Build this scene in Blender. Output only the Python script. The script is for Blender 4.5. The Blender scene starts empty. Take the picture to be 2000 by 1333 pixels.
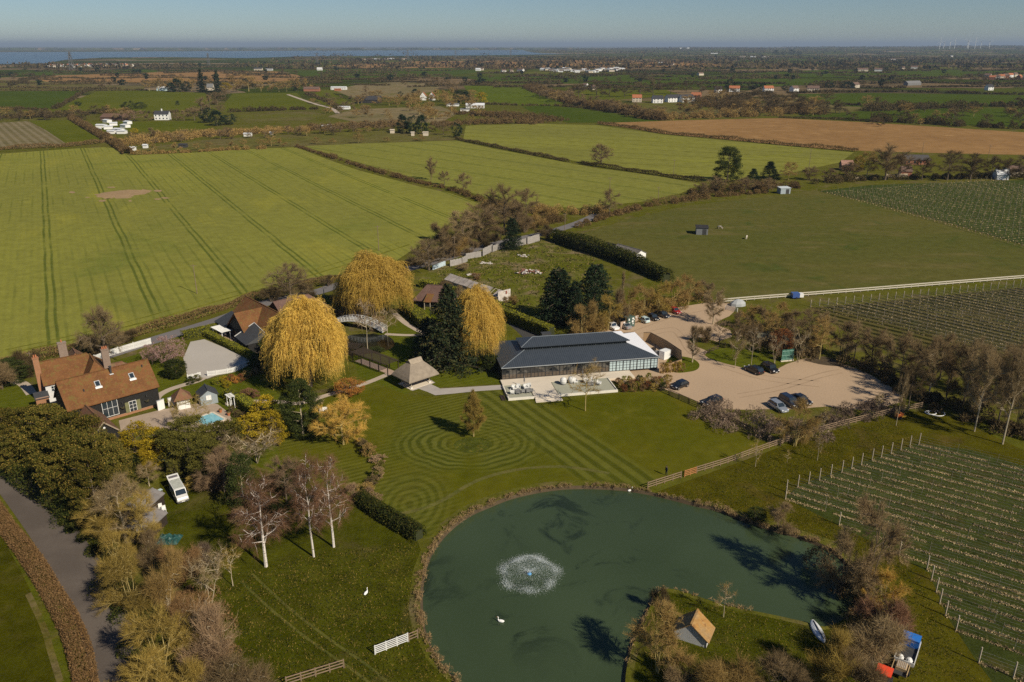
import bpy, bmesh, math, random
import numpy as np
from mathutils import Vector, Matrix
R = math.radians
sc = bpy.context.scene
# ---------------------------------------------------------------- camera, world, sun, exposure
FPX = 1556.0; CAMH = 66.0
PITCH = math.atan((666.5-89)/FPX)
cam = bpy.data.cameras.new("camera"); cam.sensor_width = 36.0; cam.lens = 36.0*FPX/2000.0
cam.clip_start = 0.5; cam.clip_end = 90000
camo = bpy.data.objects.new("camera", cam); sc.collection.objects.link(camo)
camo.location = (0, 0, CAMH); camo.rotation_euler = (math.pi/2-PITCH, 0, 0)
sc.camera = camo
SUN_AZ = R(47)      # shadows fall this far left of "away from the camera"
SUN_EL = R(37.5)
w = bpy.data.worlds.new("World"); sc.world = w; w.use_nodes = True
wn = w.node_tree
sky = wn.nodes.new("ShaderNodeTexSky"); sky.sky_type = 'NISHITA'; sky.sun_disc = False
sky.sun_elevation = SUN_EL; sky.altitude = 900; sky.air_density = 1.0; sky.dust_density = 0.1; sky.ozone_density = 3.0
to_sun = Vector((math.sin(SUN_AZ)*math.cos(SUN_EL), -math.cos(SUN_AZ)*math.cos(SUN_EL), math.sin(SUN_EL)))
sky.sun_rotation = math.atan2(to_sun.x, to_sun.y)
bg = wn.nodes["Background"]; bg.inputs[1].default_value = 0.05
mxw = wn.nodes.new("ShaderNodeMix"); mxw.data_type = 'RGBA'; mxw.blend_type = 'MULTIPLY'; mxw.inputs[0].default_value = 1.0; mxw.inputs[7].default_value = (.88, 1.0, 1.14, 1)
wn.links.new(sky.outputs[0], mxw.inputs[6]); wn.links.new(mxw.outputs[2], bg.inputs[0])
sl = bpy.data.lights.new("sun", 'SUN'); sl.energy = 5.0; sl.angle = R(0.5); sl.color = (1.0, 0.89, 0.71)
so = bpy.data.objects.new("sun", sl); sc.collection.objects.link(so)
so.rotation_euler = (-to_sun).to_track_quat('-Z', 'Y').to_euler(); so.location = (60, -60, 120)
sc.view_settings.view_transform = 'Standard'; sc.view_settings.look = 'None'
sc.view_settings.exposure = 0.14; sc.view_settings.gamma = 1.0
sc.cycles.use_denoising = False; sc.cycles.max_bounces = 5; sc.cycles.diffuse_bounces = 2
sc.cycles.glossy_bounces = 2; sc.cycles.transmission_bounces = 2; sc.cycles.transparent_max_bounces = 4
sc.cycles.volume_bounces = 0; sc.cycles.use_adaptive_sampling = True; sc.cycles.adaptive_threshold = 0.01

# ---------------------------------------------------------------- photo pixel -> place on the ground
CP, SP = math.cos(PITCH), math.sin(PITCH)
def G(px, py, z=0.0):
    u = (px-1000)/FPX; v = (666.5-py)/FPX
    t = (z-CAMH)/(-SP+v*CP)
    return Vector((u*t, (CP+v*SP)*t, z))
def HT(px, by, ty):
    y = G(px, by).y; v = (666.5-ty)/FPX
    return CAMH+y*(v*CP-SP)/(CP+v*SP)
def ppm(px, py):            # photo pixels per metre across the view at a ground point
    g = G(px, py); return FPX/(g.y*CP+CAMH*SP)
def heading(ax, ay, bx, by):
    a, b = G(ax, ay), G(bx, by); return math.atan2(b.y-a.y, b.x-a.x)

# ---------------------------------------------------------------- tagging and linking
ORD = "first second third fourth fifth sixth seventh eighth ninth tenth eleventh twelfth thirteenth fourteenth fifteenth sixteenth seventeenth eighteenth nineteenth twentieth".split()
ORD += ["twenty-"+o for o in ORD[:9]]+["thirtieth"]+["thirty-"+o for o in ORD[:9]]+["fortieth"]+["forty-"+o for o in ORD[:9]]
COL = sc.collection.objects
def tag(o, label=None, cat=None, group=None, kind=None):
    if label: o["label"] = label
    if cat: o["category"] = cat
    if group: o["group"] = group
    if kind: o["kind"] = kind
    return o
def empty(name, loc=(0, 0, 0), rz=0.0, label=None, cat=None, group=None):
    o = bpy.data.objects.new(name, None); o.empty_display_size = 0.5
    COL.link(o); o.location = loc; o.rotation_euler = (0, 0, rz)
    return tag(o, label, cat, group)
def mobj(name, me, parent=None, mat=None):
    o = bpy.data.objects.new(name, me); COL.link(o)
    if mat is not None:
        if not me.materials: me.materials.append(None)
        o.material_slots[0].link = 'OBJECT'; o.material_slots[0].material = mat
    if parent: o.parent = parent
    return o
def copy_tree(o, parent=None):
    c = o.copy(); COL.link(c)
    if parent: c.parent = parent
    for ch in o.children: copy_tree(ch, c)
    return c

# ---------------------------------------------------------------- mesh helpers
def tri_mesh(name, T, mat=None):
    T = np.asarray(T, dtype=np.float32).reshape(-1, 3, 3); n = len(T)
    me = bpy.data.meshes.new(name)
    me.vertices.add(3*n); me.vertices.foreach_set("co", T.ravel())
    me.loops.add(3*n); me.loops.foreach_set("vertex_index", np.arange(3*n, dtype=np.int32))
    me.polygons.add(n); me.polygons.foreach_set("loop_start", np.arange(n, dtype=np.int32)*3)
    me.update(calc_edges=True)
    if mat: me.materials.append(mat)
    return me
class MB:
    def __init__(s): s.v = []; s.f = []; s.m = []; s.ms = []
    def mi(s, mat):
        if mat not in s.ms: s.ms.append(mat)
        return s.ms.index(mat)
    def poly(s, pts, mat=None):
        n = len(s.v); s.v += [tuple(p) for p in pts]; s.f.append(list(range(n, n+len(pts)))); s.m.append(s.mi(mat))
    def box(s, c, d, rz=0.0, mat=None, M=None):
        hx, hy, hz = d[0]/2, d[1]/2, d[2]/2
        P = [Vector((x*hx, y*hy, z*hz)) for z in (-1, 1) for x, y in ((-1, -1), (1, -1), (1, 1), (-1, 1))]
        if M is None: M = Matrix.Rotation(rz, 3, 'Z')
        n = len(s.v); s.v += [tuple(M @ p+Vector(c)) for p in P]
        for q in ((3, 2, 1, 0), (4, 5, 6, 7), (0, 1, 5, 4), (1, 2, 6, 5), (2, 3, 7, 6), (3, 0, 4, 7)):
            s.f.append([n+i for i in q]); s.m.append(s.mi(mat))
    def bar(s, a, b, w, h=None, mat=None):
        a, b = Vector(a), Vector(b); d = b-a; L = d.length
        if L < 1e-6: return
        x = d/L; up = Vector((0, 0, 1)) if abs(x.z) < .95 else Vector((0, 1, 0))
        y = up.cross(x).normalized(); z = x.cross(y)
        s.box((a+b)/2, (L, w, h or w), mat=mat, M=Matrix((x, y, z)).transposed())
    def tube(s, a, b, r0, r1, n=5, mat=None):
        a, b = Vector(a), Vector(b); d = (b-a)
        if d.length < 1e-6: return
        d.normalize(); q = d.orthogonal().normalized(); p = d.cross(q)
        k = len(s.v)
        for c, r in ((a, r0), (b, r1)):
            for i in range(n):
                t = 2*math.pi*i/n; s.v.append(tuple(c+(q*math.cos(t)+p*math.sin(t))*r))
        for i in range(n):
            j = (i+1) % n; s.f.append([k+i, k+j, k+n+j, k+n+i]); s.m.append(s.mi(mat))
        s.f.append([k+i for i in range(n)][::-1]); s.m.append(s.mi(mat))
        s.f.append([k+n+i for i in range(n)]); s.m.append(s.mi(mat))
    def lathe(s, prof, c=(0, 0, 0), n=12, mat=None):
        k = len(s.v); c = Vector(c)
        for r, z in prof:
            for i in range(n):
                t = 2*math.pi*i/n; s.v.append((c.x+r*math.cos(t), c.y+r*math.sin(t), c.z+z))
        for a in range(len(prof)-1):
            for i in range(n):
                j = (i+1) % n; s.f.append([k+a*n+i, k+a*n+j, k+(a+1)*n+j, k+(a+1)*n+i]); s.m.append(s.mi(mat))
    def prism(s, pts, z0, z1, mat=None):
        n = len(pts)
        s.poly([(p[0], p[1], z1) for p in pts], mat); s.poly([(p[0], p[1], z0) for p in pts][::-1], mat)
        for i in range(n):
            a, b = pts[i], pts[(i+1) % n]
            s.poly([(a[0], a[1], z0), (b[0], b[1], z0), (b[0], b[1], z1), (a[0], a[1], z1)], mat)
    def mesh(s, name):
        me = bpy.data.meshes.new(name); me.from_pydata(s.v, [], s.f)
        for m in s.ms:
            if m is not None: me.materials.append(m)
        if any(m is not None for m in s.ms): me.polygons.foreach_set("material_index", s.m)
        me.update(); return me
    def build(s, name, parent=None, mat=None, loc=None, rz=None):
        o = mobj(name, s.mesh(name), parent)
        if mat: o.data.materials.clear(); o.data.materials.append(mat)
        if loc is not None: o.location = loc
        if rz is not None: o.rotation_euler = (0, 0, rz)
        return o

# ---------------------------------------------------------------- materials
class NT:
    def __init__(s, name):
        s.m = bpy.data.materials.new(name); s.m.use_nodes = True; s.t = s.m.node_tree; s.t.nodes.clear()
        s.out = s.n("ShaderNodeOutputMaterial")
    def n(s, typ, ins=None, **at):
        nd = s.t.nodes.new(typ)
        for k, v in at.items(): setattr(nd, k, v)
        for k, v in (ins or {}).items():
            if isinstance(v, bpy.types.NodeSocket): s.t.links.new(v, nd.inputs[k])
            else:
                nd.inputs[k].default_value = v
        return nd
    def math(s, op, a, b=0.0, c=0.0):
        nd = s.n("ShaderNodeMath", {0: a, 1: b, 2: c}, operation=op); return nd.outputs[0]
    def mix(s, f, a, b, bt='MIX'):
        if not isinstance(a, bpy.types.NodeSocket): a = tuple(a)+(1,) if len(a) == 3 else a
        if not isinstance(b, bpy.types.NodeSocket): b = tuple(b)+(1,) if len(b) == 3 else b
        nd = s.n("ShaderNodeMix", {0: f, 6: a, 7: b}, data_type='RGBA', blend_type=bt); return nd.outputs[2]
    def noise(s, vec, scale, detail=3, rough=.55, dist=0.0):
        return s.n("ShaderNodeTexNoise", {'Vector': vec, 'Scale': scale, 'Detail': detail, 'Roughness': rough, 'Distortion': dist}).outputs[0]
    def ramp(s, v, a, b):           # smooth 0..1 between a and b
        nd = s.n("ShaderNodeMapRange", {0: v, 1: a, 2: b, 3: 0.0, 4: 1.0}, interpolation_type='SMOOTHSTEP'); return nd.outputs[0]
    def obj(s): return s.n("ShaderNodeTexCoord").outputs['Object']
    def geo(s): return s.n("ShaderNodeNewGeometry").outputs['Position']
    def scale(s, v, sx, sy, sz): return s.n("ShaderNodeMapping", {'Vector': v, 'Scale': (sx, sy, sz)}).outputs[0]
    def rot(s, v, a): return s.n("ShaderNodeMapping", {'Vector': v, 'Rotation': (0, 0, a)}).outputs[0]
    def xyz(s, v): return s.n("ShaderNodeSeparateXYZ", {0: v}).outputs
    def bsdf(s, col, rough=.85, spec=.25, metal=0.0, bump=None, bd=.1, bs=1.0):
        ins = {'Roughness': rough, 'Specular IOR Level': spec, 'Metallic': metal}
        ins['Base Color'] = col if isinstance(col, bpy.types.NodeSocket) else tuple(col)+(1,)
        if bump is not None:
            ins['Normal'] = s.n("ShaderNodeBump", {'Height': bump, 'Distance': bd, 'Strength': bs}).outputs[0]
        b = s.n("ShaderNodeBsdfPrincipled", ins)
        s.t.links.new(b.outputs[0], s.out.inputs[0]); return s.m
MATS = {}
def plain(name, col, rough=.8, var=.2, sc_=1.5, metal=0.0, spec=.3, fine=.15, fs=9.0):
    if name in MATS: return MATS[name]
    t = NT(name); p = t.obj()
    a = t.noise(p, sc_, 4); b = t.noise(p, fs, 2)
    k = t.math('ADD', t.math('MULTIPLY', t.math('SUBTRACT', a, .5), var*3), t.math('MULTIPLY', t.math('SUBTRACT', b, .5), fine*3))
    k = t.math('ADD', k, 1.0)
    c = t.n("ShaderNodeVectorMath", {0: tuple(col), 3: k}, operation='SCALE').outputs[0]
    MATS[name] = t.bsdf(c, rough, spec, metal); return MATS[name]
def leafmat(name, c1, c2, c3=None, big=.35, transl=.25):
    if name in MATS: return MATS[name]
    t = NT(name); p = t.geo()
    rnd = t.n("ShaderNodeObjectInfo").outputs['Random']
    pr = t.n("ShaderNodeNewGeometry").outputs['Random Per Island']
    f = t.math('ADD', t.math('MULTIPLY', t.noise(p, big, 2), .8), t.math('MULTIPLY', t.math('SUBTRACT', pr, .5), .7))
    c = t.mix(t.ramp(f, .15, .75), c1, c2)
    if c3: c = t.mix(t.math('MULTIPLY', t.math('GREATER_THAN', pr, .8), .8), c, c3)
    k = t.math('ADD', t.math('MULTIPLY', rnd, .45), .78)
    c = t.n("ShaderNodeVectorMath", {0: c, 3: k}, operation='SCALE').outputs[0]
    d = t.n("ShaderNodeBsdfDiffuse", {'Color': c}); tr = t.n("ShaderNodeBsdfTranslucent", {'Color': c})
    m = t.n("ShaderNodeMixShader", {0: transl, 1: d.outputs[0], 2: tr.outputs[0]})
    t.t.links.new(m.outputs[0], t.out.inputs[0]); MATS[name] = t.m; return t.m
def ground(name, c1, c2, c3, big=.02, mid=.15, fine=2.0, tram=None, rows=None, dry=None, streak=None, bump=.05, extra=None, finev=.5):
    """c1/c2 large patches, c3 blotches. tram=(angle, offset, period): sprayer wheel tracks; rows=(angle, period, colour, amount)"""
    t = NT(name); p = t.obj()
    sp = p
    if streak: sp = t.scale(t.rot(p, -streak[0]), streak[1], 1, 1)
    col = t.mix(t.ramp(t.noise(sp, big, 4, .6), .35, .65), c1, c2)
    col = t.mix(t.ramp(t.noise(sp, mid, 4, .6, .4), .52, .72), col, c3)
    if dry: col = t.mix(t.math('MULTIPLY', t.ramp(t.noise(p, dry[1], 5, .65, .6), .55, .7), dry[2]), col, dry[0])
    if rows:
        a, per, rc, amt = rows; x = t.xyz(t.rot(t.n("ShaderNodeVectorMath", {0: p, 1: t.n("ShaderNodeTexNoise", {'Vector': p, 'Scale': .05}).outputs[1]}, operation='ADD').outputs[0], -a))[1]
        s_ = t.math('SINE', t.math('MULTIPLY', x, 2*math.pi/per))
        s_ = t.math('MULTIPLY', t.ramp(s_, -.6, .8), amt)
        s_ = t.math('MULTIPLY', s_, t.math('ADD', t.noise(p, .06, 2), .45))
        col = t.mix(s_, col, rc)
    if tram:
        a, off, per, tc = tram; q = t.xyz(t.rot(p, -a))[1]
        wob = t.math('MULTIPLY', t.noise(p, .03, 2), 1.2)
        fr = t.math('MODULO', t.math('ADD', t.math('ADD', q, wob), 100000*per-off), per)
        d1 = t.math('ABSOLUTE', t.math('SUBTRACT', t.math('ABSOLUTE', t.math('SUBTRACT', fr, per/2)), .95))
        ln = t.math('SUBTRACT', 1.0, t.ramp(d1, .18, .55))
        ln = t.math('MULTIPLY', ln, t.ramp(t.noise(p, .05, 3), .25, .55))
        col = t.mix(t.math('MULTIPLY', ln, .85), col, tc)
        # lighter drill misses between the tracks
        fr2 = t.math('MODULO', t.math('ADD', t.math('ADD', q, wob), 100000*per), per/6)
        ln2 = t.math('SUBTRACT', 1.0, t.ramp(t.math('ABSOLUTE', t.math('SUBTRACT', fr2, per/12)), .15, .5))
        col = t.mix(t.math('MULTIPLY', t.math('MULTIPLY', ln2, .35), t.ramp(t.noise(p, .015, 2), .45, .6)), col, tc)
    if extra: col = extra(t, p, col)
    f = t.noise(p, fine*1.5, 4, .75); f2 = t.noise(p, fine*.22, 3, .6)
    k = t.math('ADD', t.math('MULTIPLY', t.math('SUBTRACT', f, .5), 3.0*finev), t.math('MULTIPLY', t.math('SUBTRACT', f2, .5), 2.2*finev))
    k = t.math('MAXIMUM', t.math('ADD', k, 1.0), .3)
    col = t.n("ShaderNodeVectorMath", {0: col, 3: k}, operation='SCALE').outputs[0]
    return t.bsdf(col, 1.0, 0.0, bump=f, bd=bump)
def tiles(name, c1, c2, c3, course=.1, moss=None):
    """clay tile roof: courses across local z, blotches of weathering"""
    if name in MATS: return MATS[name]
    t = NT(name); p = t.obj(); z = t.xyz(p)[2]
    col = t.mix(t.ramp(t.noise(p, .5, 4), .35, .65), c1, c2)
    col = t.mix(t.ramp(t.noise(p, 2.5, 3, .7), .5, .7), col, c3)
    v = t.n("ShaderNodeTexVoronoi", {'Vector': t.scale(p, 5, 5, 9), 'Scale': 1.0}).outputs[1]
    col = t.mix(.3, col, t.n("ShaderNodeHueSaturation", {'Saturation': .15, 'Value': .55, 'Color': v}).outputs[0], 'MULTIPLY')
    if moss: col = t.mix(t.math('MULTIPLY', t.ramp(t.noise(p, 1.1, 4, .7), .5, .66), .8), col, moss)
    w_ = t.math('FRACT', t.math('MULTIPLY', z, 1/course))
    MATS[name] = t.bsdf(col, .85, .2, bump=t.math('ADD', w_, t.noise(p, 8, 2)), bd=.02); return MATS[name]
def boards(name, col, per=.18, vertical=False, rough=.7, dark=.45):
    if name in MATS: return MATS[name]
    t = NT(name); p = t.obj(); x = t.xyz(p)
    q = t.math('ADD', x[0], x[1]) if vertical else x[2]
    fr = t.math('FRACT', t.math('MULTIPLY', q, 1/per)); edge = t.ramp(fr, 0.0, .16)
    c = t.mix(edge, tuple(k*dark for k in col), col)
    c = t.mix(t.math('MULTIPLY', t.noise(t.scale(p, 1, 1, .15 if vertical else 3), 3.0, 3), .5), c, tuple(k*.6 for k in col))
    MATS[name] = t.bsdf(c, rough, .3, bump=fr, bd=.02); return MATS[name]
def bricks(name, col, mortar=(.35, .3, .25)):
    if name in MATS: return MATS[name]
    t = NT(name); p = t.obj()
    b = t.n("ShaderNodeTexBrick", {'Vector': t.n("ShaderNodeMapping", {'Vector': p, 'Rotation': (R(90), 0, 0)}).outputs[0], 'Color1': tuple(col)+(1,), 'Color2': tuple(k*.7 for k in col)+(1,),
        'Mortar': tuple(mortar)+(1,), 'Scale': 4.0, 'Mortar Size': .012}).outputs[0]
    c = t.mix(t.math('MULTIPLY', t.noise(p, 1.5, 4), .7), b, tuple(k*.55 for k in col))
    MATS[name] = t.bsdf(c, .9, .2); return MATS[name]

GLASS = None
def glassm(name, col=(.02, .03, .04), rough=.08):
    if name in MATS: return MATS[name]
    t = NT(name); MATS[name] = t.bsdf(col, rough, .8); return MATS[name]

# ================================================================ SETTING: ground, fields, water, roads
def vpang(vx): return math.atan2(1/CP, (vx-1000)/FPX)
def across(a, px, py):
    g = G(px, py); return -g.x*math.sin(a)+g.y*math.cos(a)
def smooth(P, k=4, closed=True):
    out = []; n = len(P)
    rng = range(n) if closed else range(n-1)
    for i in rng:
        if closed: a, b, c, d = P[i-1], P[i], P[(i+1) % n], P[(i+2) % n]
        else: a, b, c, d = P[max(i-1, 0)], P[i], P[i+1], P[min(i+2, n-1)]
        for j in range(k):
            t = j/k
            out.append(tuple(.5*((2*b[q])+(-a[q]+c[q])*t+(2*a[q]-5*b[q]+4*c[q]-d[q])*t*t+(-a[q]+3*b[q]-3*c[q]+d[q])*t**3) for q in (0, 1)))
    if not closed: out.append(tuple(P[-1]))
    return out
def wpts(px, sm=0, closed=True, jit=0.0, seed=1):
    P = [tuple(G(*p)[:2]) for p in px]
    if sm: P = smooth(P, sm, closed)
    if jit:
        r = random.Random(seed); P = [(x+r.uniform(-jit, jit), y+r.uniform(-jit, jit)) for x, y in P]
    return P
def sheet(name, P, mat, z, kind='structure', **kw):
    me = bpy.data.meshes.new(name); me.from_pydata([(x, y, z) for x, y in P], [], [list(range(len(P)))])
    me.materials.append(mat); me.update()
    if me.polygons[0].normal.z < 0: me.flip_normals()
    o = mobj(name, me); return tag(o, kind=kind, **kw)
def patch(name, px, mat, z, sm=0, jit=0.0): return sheet(name, wpts(px, sm, True, jit), mat, z)
def strip(name, px, width, mat, z, sm=4, w2=None):
    P = wpts(px, sm, False); L = []; Rr = []; n = len(P)
    for i in range(n):
        a, b = P[max(i-1, 0)], P[min(i+1, n-1)]; dx, dy = b[0]-a[0], b[1]-a[1]; l = math.hypot(dx, dy)
        wd = (width+(w2-width)*i/(n-1)) if w2 else width
        L.append((P[i][0]-dy/l*wd/2, P[i][1]+dx/l*wd/2)); Rr.append((P[i][0]+dy/l*wd/2, P[i][1]-dx/l*wd/2))
    V = [(x, y, z) for x, y in L]+[(x, y, z) for x, y in Rr]
    me = bpy.data.meshes.new(name); me.from_pydata(V, [], [(i, n+i, n+i+1, i+1) for i in range(n-1)])
    me.materials.append(mat); me.update(); return tag(mobj(name, me), kind='structure')

POND = [(905,1345),(870,1308),(846,1275),(828,1235),(821,1190),(822,1140),(832,1095),(850,1062),(878,1030),(915,1003),(955,985),(1000,968),
 (1060,955),(1120,949),(1200,951),(1255,958),(1310,970),(1360,983),(1400,992),(1450,1010),(1500,1028),(1560,1045),(1620,1070),(1660,1105),(1685,1150),
 (1682,1188),(1650,1210),(1610,1224),(1560,1212),(1500,1199),(1440,1187),(1390,1174),(1345,1159),(1308,1150),(1284,1158),(1270,1185),(1250,1225),
 (1232,1270),(1222,1320),(1215,1400),(1150,1480),(1030,1480),(950,1410)]
PW = wpts(POND, 4)

def far_extra(t, p, col):
    # beyond the near fields: a patchwork of farmland with dark hedges between the plots
    d = t.xyz(p)[1]
    q = t.n("ShaderNodeVectorMath", {0: t.scale(t.rot(p, R(20)), .0033, .0042, 0), 1: t.n("ShaderNodeTexNoise", {'Vector': p, 'Scale': .0012}).outputs[1]}, operation='ADD').outputs[0]
    v = t.n("ShaderNodeTexVoronoi", {'Vector': q, 'Scale': 1.0}, distance='CHEBYCHEV')
    e = t.n("ShaderNodeTexVoronoi", {'Vector': q, 'Scale': 1.0}, feature='DISTANCE_TO_EDGE')
    rc = t.n("ShaderNodeSeparateColor", {0: v.outputs[1]}).outputs[0]
    cr = t.n("ShaderNodeValToRGB", {0: rc}); e_ = cr.color_ramp; e_.interpolation = 'CONSTANT'
    stops = [(0, (.045,.060,.005)), (.2, (.064,.075,.009)), (.38, (.096,.100,.014)), (.5, (.038,.050,.005)), (.68, (.170,.120,.065)), (.8, (.051,.065,.009)), (.92, (.200,.150,.090))]
    for i, (a, c) in enumerate(stops):
        el = e_.elements[i] if i < 2 else e_.elements.new(a); el.position = a; el.color = c+(1,)
    c2 = t.mix(t.math('SUBTRACT', 1.0, t.ramp(e.outputs[0], .012, .035)), cr.outputs[0], (.021,.022,.005))
    c2 = t.mix(t.math('MULTIPLY', t.ramp(t.noise(p, .0025, 4, .7), .5, .62), .75), c2, (.028,.028,.014))
    return t.mix(t.ramp(d, 700, 1300), col, c2)
m_base = ground("rough_grass_ground", (.082,.085,.009), (.100,.095,.017), (.120,.095,.045), .03, .12, 1.6, extra=far_extra, dry=((.160,.120,.060), .25, .45))
bm = bmesh.new(); S = 40000
ov = [bm.verts.new((x, y, 0)) for x, y in ((-S, -2000), (S, -2000), (S, 2*S), (-S, 2*S))]
iv = [bm.verts.new((x, y, 0)) for x, y in PW]
es = [bm.edges.new((L[i], L[(i+1) % len(L)])) for L in (ov, iv) for i in range(len(L))]
bmesh.ops.triangle_fill(bm, use_beauty=True, use_dissolve=False, edges=es)
for f in bm.faces:
    if f.normal.z < 0: f.normal_flip()
me = bpy.data.meshes.new("ground"); bm.to_mesh(me); bm.free(); me.materials.append(m_base)
tag(mobj("ground", me), kind='structure')
# pond bank and water
m_bank = plain("bank_mud", (.070,.050,.028), .95, .35, .6)
mb = MB(); cx = sum(p[0] for p in PW)/len(PW); cy = sum(p[1] for p in PW)/len(PW); n = len(PW)
def offs(P, d):
    out = []; n = len(P)
    for i in range(n):
        a, b = P[i-1], P[(i+1) % n]; dx, dy = b[0]-a[0], b[1]-a[1]; l = math.hypot(dx, dy)
        out.append((P[i][0]-dy/l*d, P[i][1]+dx/l*d))
    return out
area = sum(PW[i][0]*PW[(i+1) % n][1]-PW[(i+1) % n][0]*PW[i][1] for i in range(n))
PI_ = offs(PW, .55 if area > 0 else -.55)
for i in range(n):
    j = (i+1) % n; mb.poly([(*PW[i], 0), (*PW[j], 0), (*PI_[j], -.75), (*PI_[i], -.75)])
tag(mb.build("pond_bank", mat=m_bank), kind='structure')
t = NT("pond_water"); p = t.obj()
wc = t.mix(t.ramp(t.noise(p, .035, 3), .3, .7), (.036,.055,.024), (.047,.07,.033))
weed = t.math('MULTIPLY', t.ramp(t.noise(p, .11, 6, .66, .9), .52, .63), t.ramp(t.noise(p, .03, 2), .38, .58))
wc = t.mix(t.math('MULTIPLY', weed, .85), wc, (.008,.014,.008))
bmp = t.math('ADD', t.noise(t.scale(p, 1, 1.6, 1), 2.2, 3), t.math('MULTIPLY', t.noise(p, .5, 2), .8))
m_water = t.bsdf(wc, .1, .3, bump=bmp, bd=.02)
sheet("pond_water", offs(PW, .35 if area > 0 else -.35), m_water, -.45)

A1 = vpang(70)
CT = (.075, .095, .016)
m_crop = ground("young_crop", (.210,.210,.038), (.176,.176,.038), (.225,.215,.038), .012, .05, 1.1,
    tram=(A1, across(A1, 85, 480)-12.6, 24, CT), rows=(A1, 2.0, (.170,.170,.038), .35), bump=.04, streak=(A1, .3), finev=.3, dry=((.106,.132,.024), .013, .6))
A2 = vpang(-650)
m_crop_b = ground("young_crop_middle", (.192,.193,.038), (.170,.170,.038), (.198,.198,.038), .012, .05, 1.1,
    tram=(A2, 3, 24, CT), rows=(A2, 3.0, (.158,.158,.038), .3), bump=.04, streak=(A2, .3), finev=.35)
A3 = vpang(-2600)
m_crop_c = ground("young_crop_back", (.198,.198,.038), (.170,.170,.038), (.210,.210,.038), .012, .05, .8,
    tram=(A3, 3, 24, (.082,.081,.005)), rows=(A3, 6.0, (.147,.147,.038), .3), bump=.04, streak=(A3, .3), finev=.35)
m_plough = ground("bare_soil", (.276,.161,.066), (.233,.134,.055), (.318,.192,.082), .01, .06, .5, rows=(vpang(-3500), 6, (.201,.111,.043), .35), bump=.08, finev=.3)
m_green_a = ground("meadow_green", (.096,.105,.009), (.077,.090,.007), (.110,.115,.012), .01, .04, .6, rows=(vpang(2600), 9, (.077,.085,.007), .3), finev=.3)
m_green_b = ground("dark_winter_wheat", (.058,.085,.009), (.049,.070,.007), (.070,.090,.010), .008, .03, .5, rows=(vpang(-1500), 12, (.038,.055,.005), .4), finev=.3)
m_tan = ground("tan_heath", (.200,.155,.085), (.150,.125,.060), (.110,.105,.020), .01, .03, .5, finev=.4)
m_olive = ground("olive_pasture", (.100,.100,.017), (.120,.100,.040), (.080,.075,.015), .01, .05, .5, dry=((.170,.125,.065), .05, .6))
m_paddock = ground("paddock_grass", (.098,.092,.024), (.082,.085,.02), (.118,.102,.034), .02, .09, 1.5, dry=((.045,.07,.014), .06, .6), streak=(0, .35), finev=.35)

patch("crop_field", [(-160,305),(0,301),(140,291),(205,288),(238,292),(250,304),(370,299),(500,291),(578,288),(640,312),(700,333),(820,365),(880,378),(935,398),
  (925,410),(880,432),(868,455),(810,486),(770,512),(700,538),(640,548),(560,566),(480,590),(350,632),(265,655),(180,680),(90,692),(0,704),(-200,740)], m_crop, .02)
patch("crop_field_middle", [(588,285),(700,281),(890,275),(960,290),(1060,309),(1160,328),(1290,345),(1368,360),(1330,378),(1250,395),(1130,407),(1050,403),(960,388),(880,366),(760,335)], m_crop_b, .02)
patch("crop_field_back", [(905,272),(910,246),(1050,242),(1165,245),(1300,264),(1450,278),(1600,292),(1668,298),(1640,318),(1560,335),(1450,350),(1385,357),(1290,342),(1160,322),(1060,303),(960,284)], m_crop_c, .03)
patch("ploughed_field", [(1165,241),(1350,235),(1520,231),(1700,240),(2000,259),(2160,268),(2160,312),(2000,303),(1850,300),(1700,296),(1600,290),(1450,276),(1300,262)], m_plough, .03)
patch("bare_patch", [(186,381),(200,377),(222,374),(240,371),(262,372),(284,370),(296,376),(282,380),(262,382),(240,388),(214,387),(203,390)], plain("thin_crop", (.3,.2,.1), .95, .2, .06, fine=.2, fs=.6), .024, 2, 1.6)
rb_ = random.Random(8)
for k in range(26):
    x, y = 240+rb_.gauss(0, 38), 380+rb_.gauss(0, 5); r1, r2 = rb_.uniform(3, 11), rb_.uniform(.8, 2.2)
    patch("bare_patch", [(x+math.cos(a*.9)*r1*rb_.uniform(.6, 1.2), y+math.sin(a*.9)*r2*rb_.uniform(.6, 1.2)) for a in range(7)], MATS["thin_crop"], .024+.0005*k, 2)
patch("paddock", [(1125,462),(1230,428),(1330,405),(1400,395),(1530,381),(1590,372),(1720,400),(1860,440),(2000,482),(2160,530),(2000,543),(1800,559),(1600,573),(1430,587),(1400,583),(1345,575),(1305,548),(1180,500)], m_paddock, .02)
patch("green_field_far_right", [(1530,229),(1700,216),(1860,211),(2000,213),(2160,216),(2160,258),(2000,250),(1850,244),(1700,237)], m_green_b, .06)
patch("green_field_beyond", [(1550,184),(1700,182),(1850,184),(2000,187),(2160,190),(2160,206),(2000,208),(1800,214),(1650,208),(1570,200)], m_green_b, .08)
patch("green_strip_right", [(1300,200),(1480,208),(1500,222),(1380,232),(1250,225),(1180,205)], m_olive, .07)
patch("dark_green_field", [(1020,209),(1060,206),(1130,212),(1200,222),(1290,237),(1200,240),(1110,240),(1050,225)], m_green_b, .06)
patch("long_green_field", [(905,168),(1030,164),(1060,180),(1112,200),(1070,206),(980,204),(930,202)], ground("bright_wheat", (.090,.120,.010), (.077,.100,.009), (.102,.120,.010), .01, .03, .5, rows=(vpang(3000), 14, (.058,.080,.007), .5)), .06)
patch("far_left_meadow", [(190,179),(290,176),(400,182),(415,195),(400,215),(330,222),(250,222),(90,222),(75,219),(130,202)], m_green_a, .05)
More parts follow.
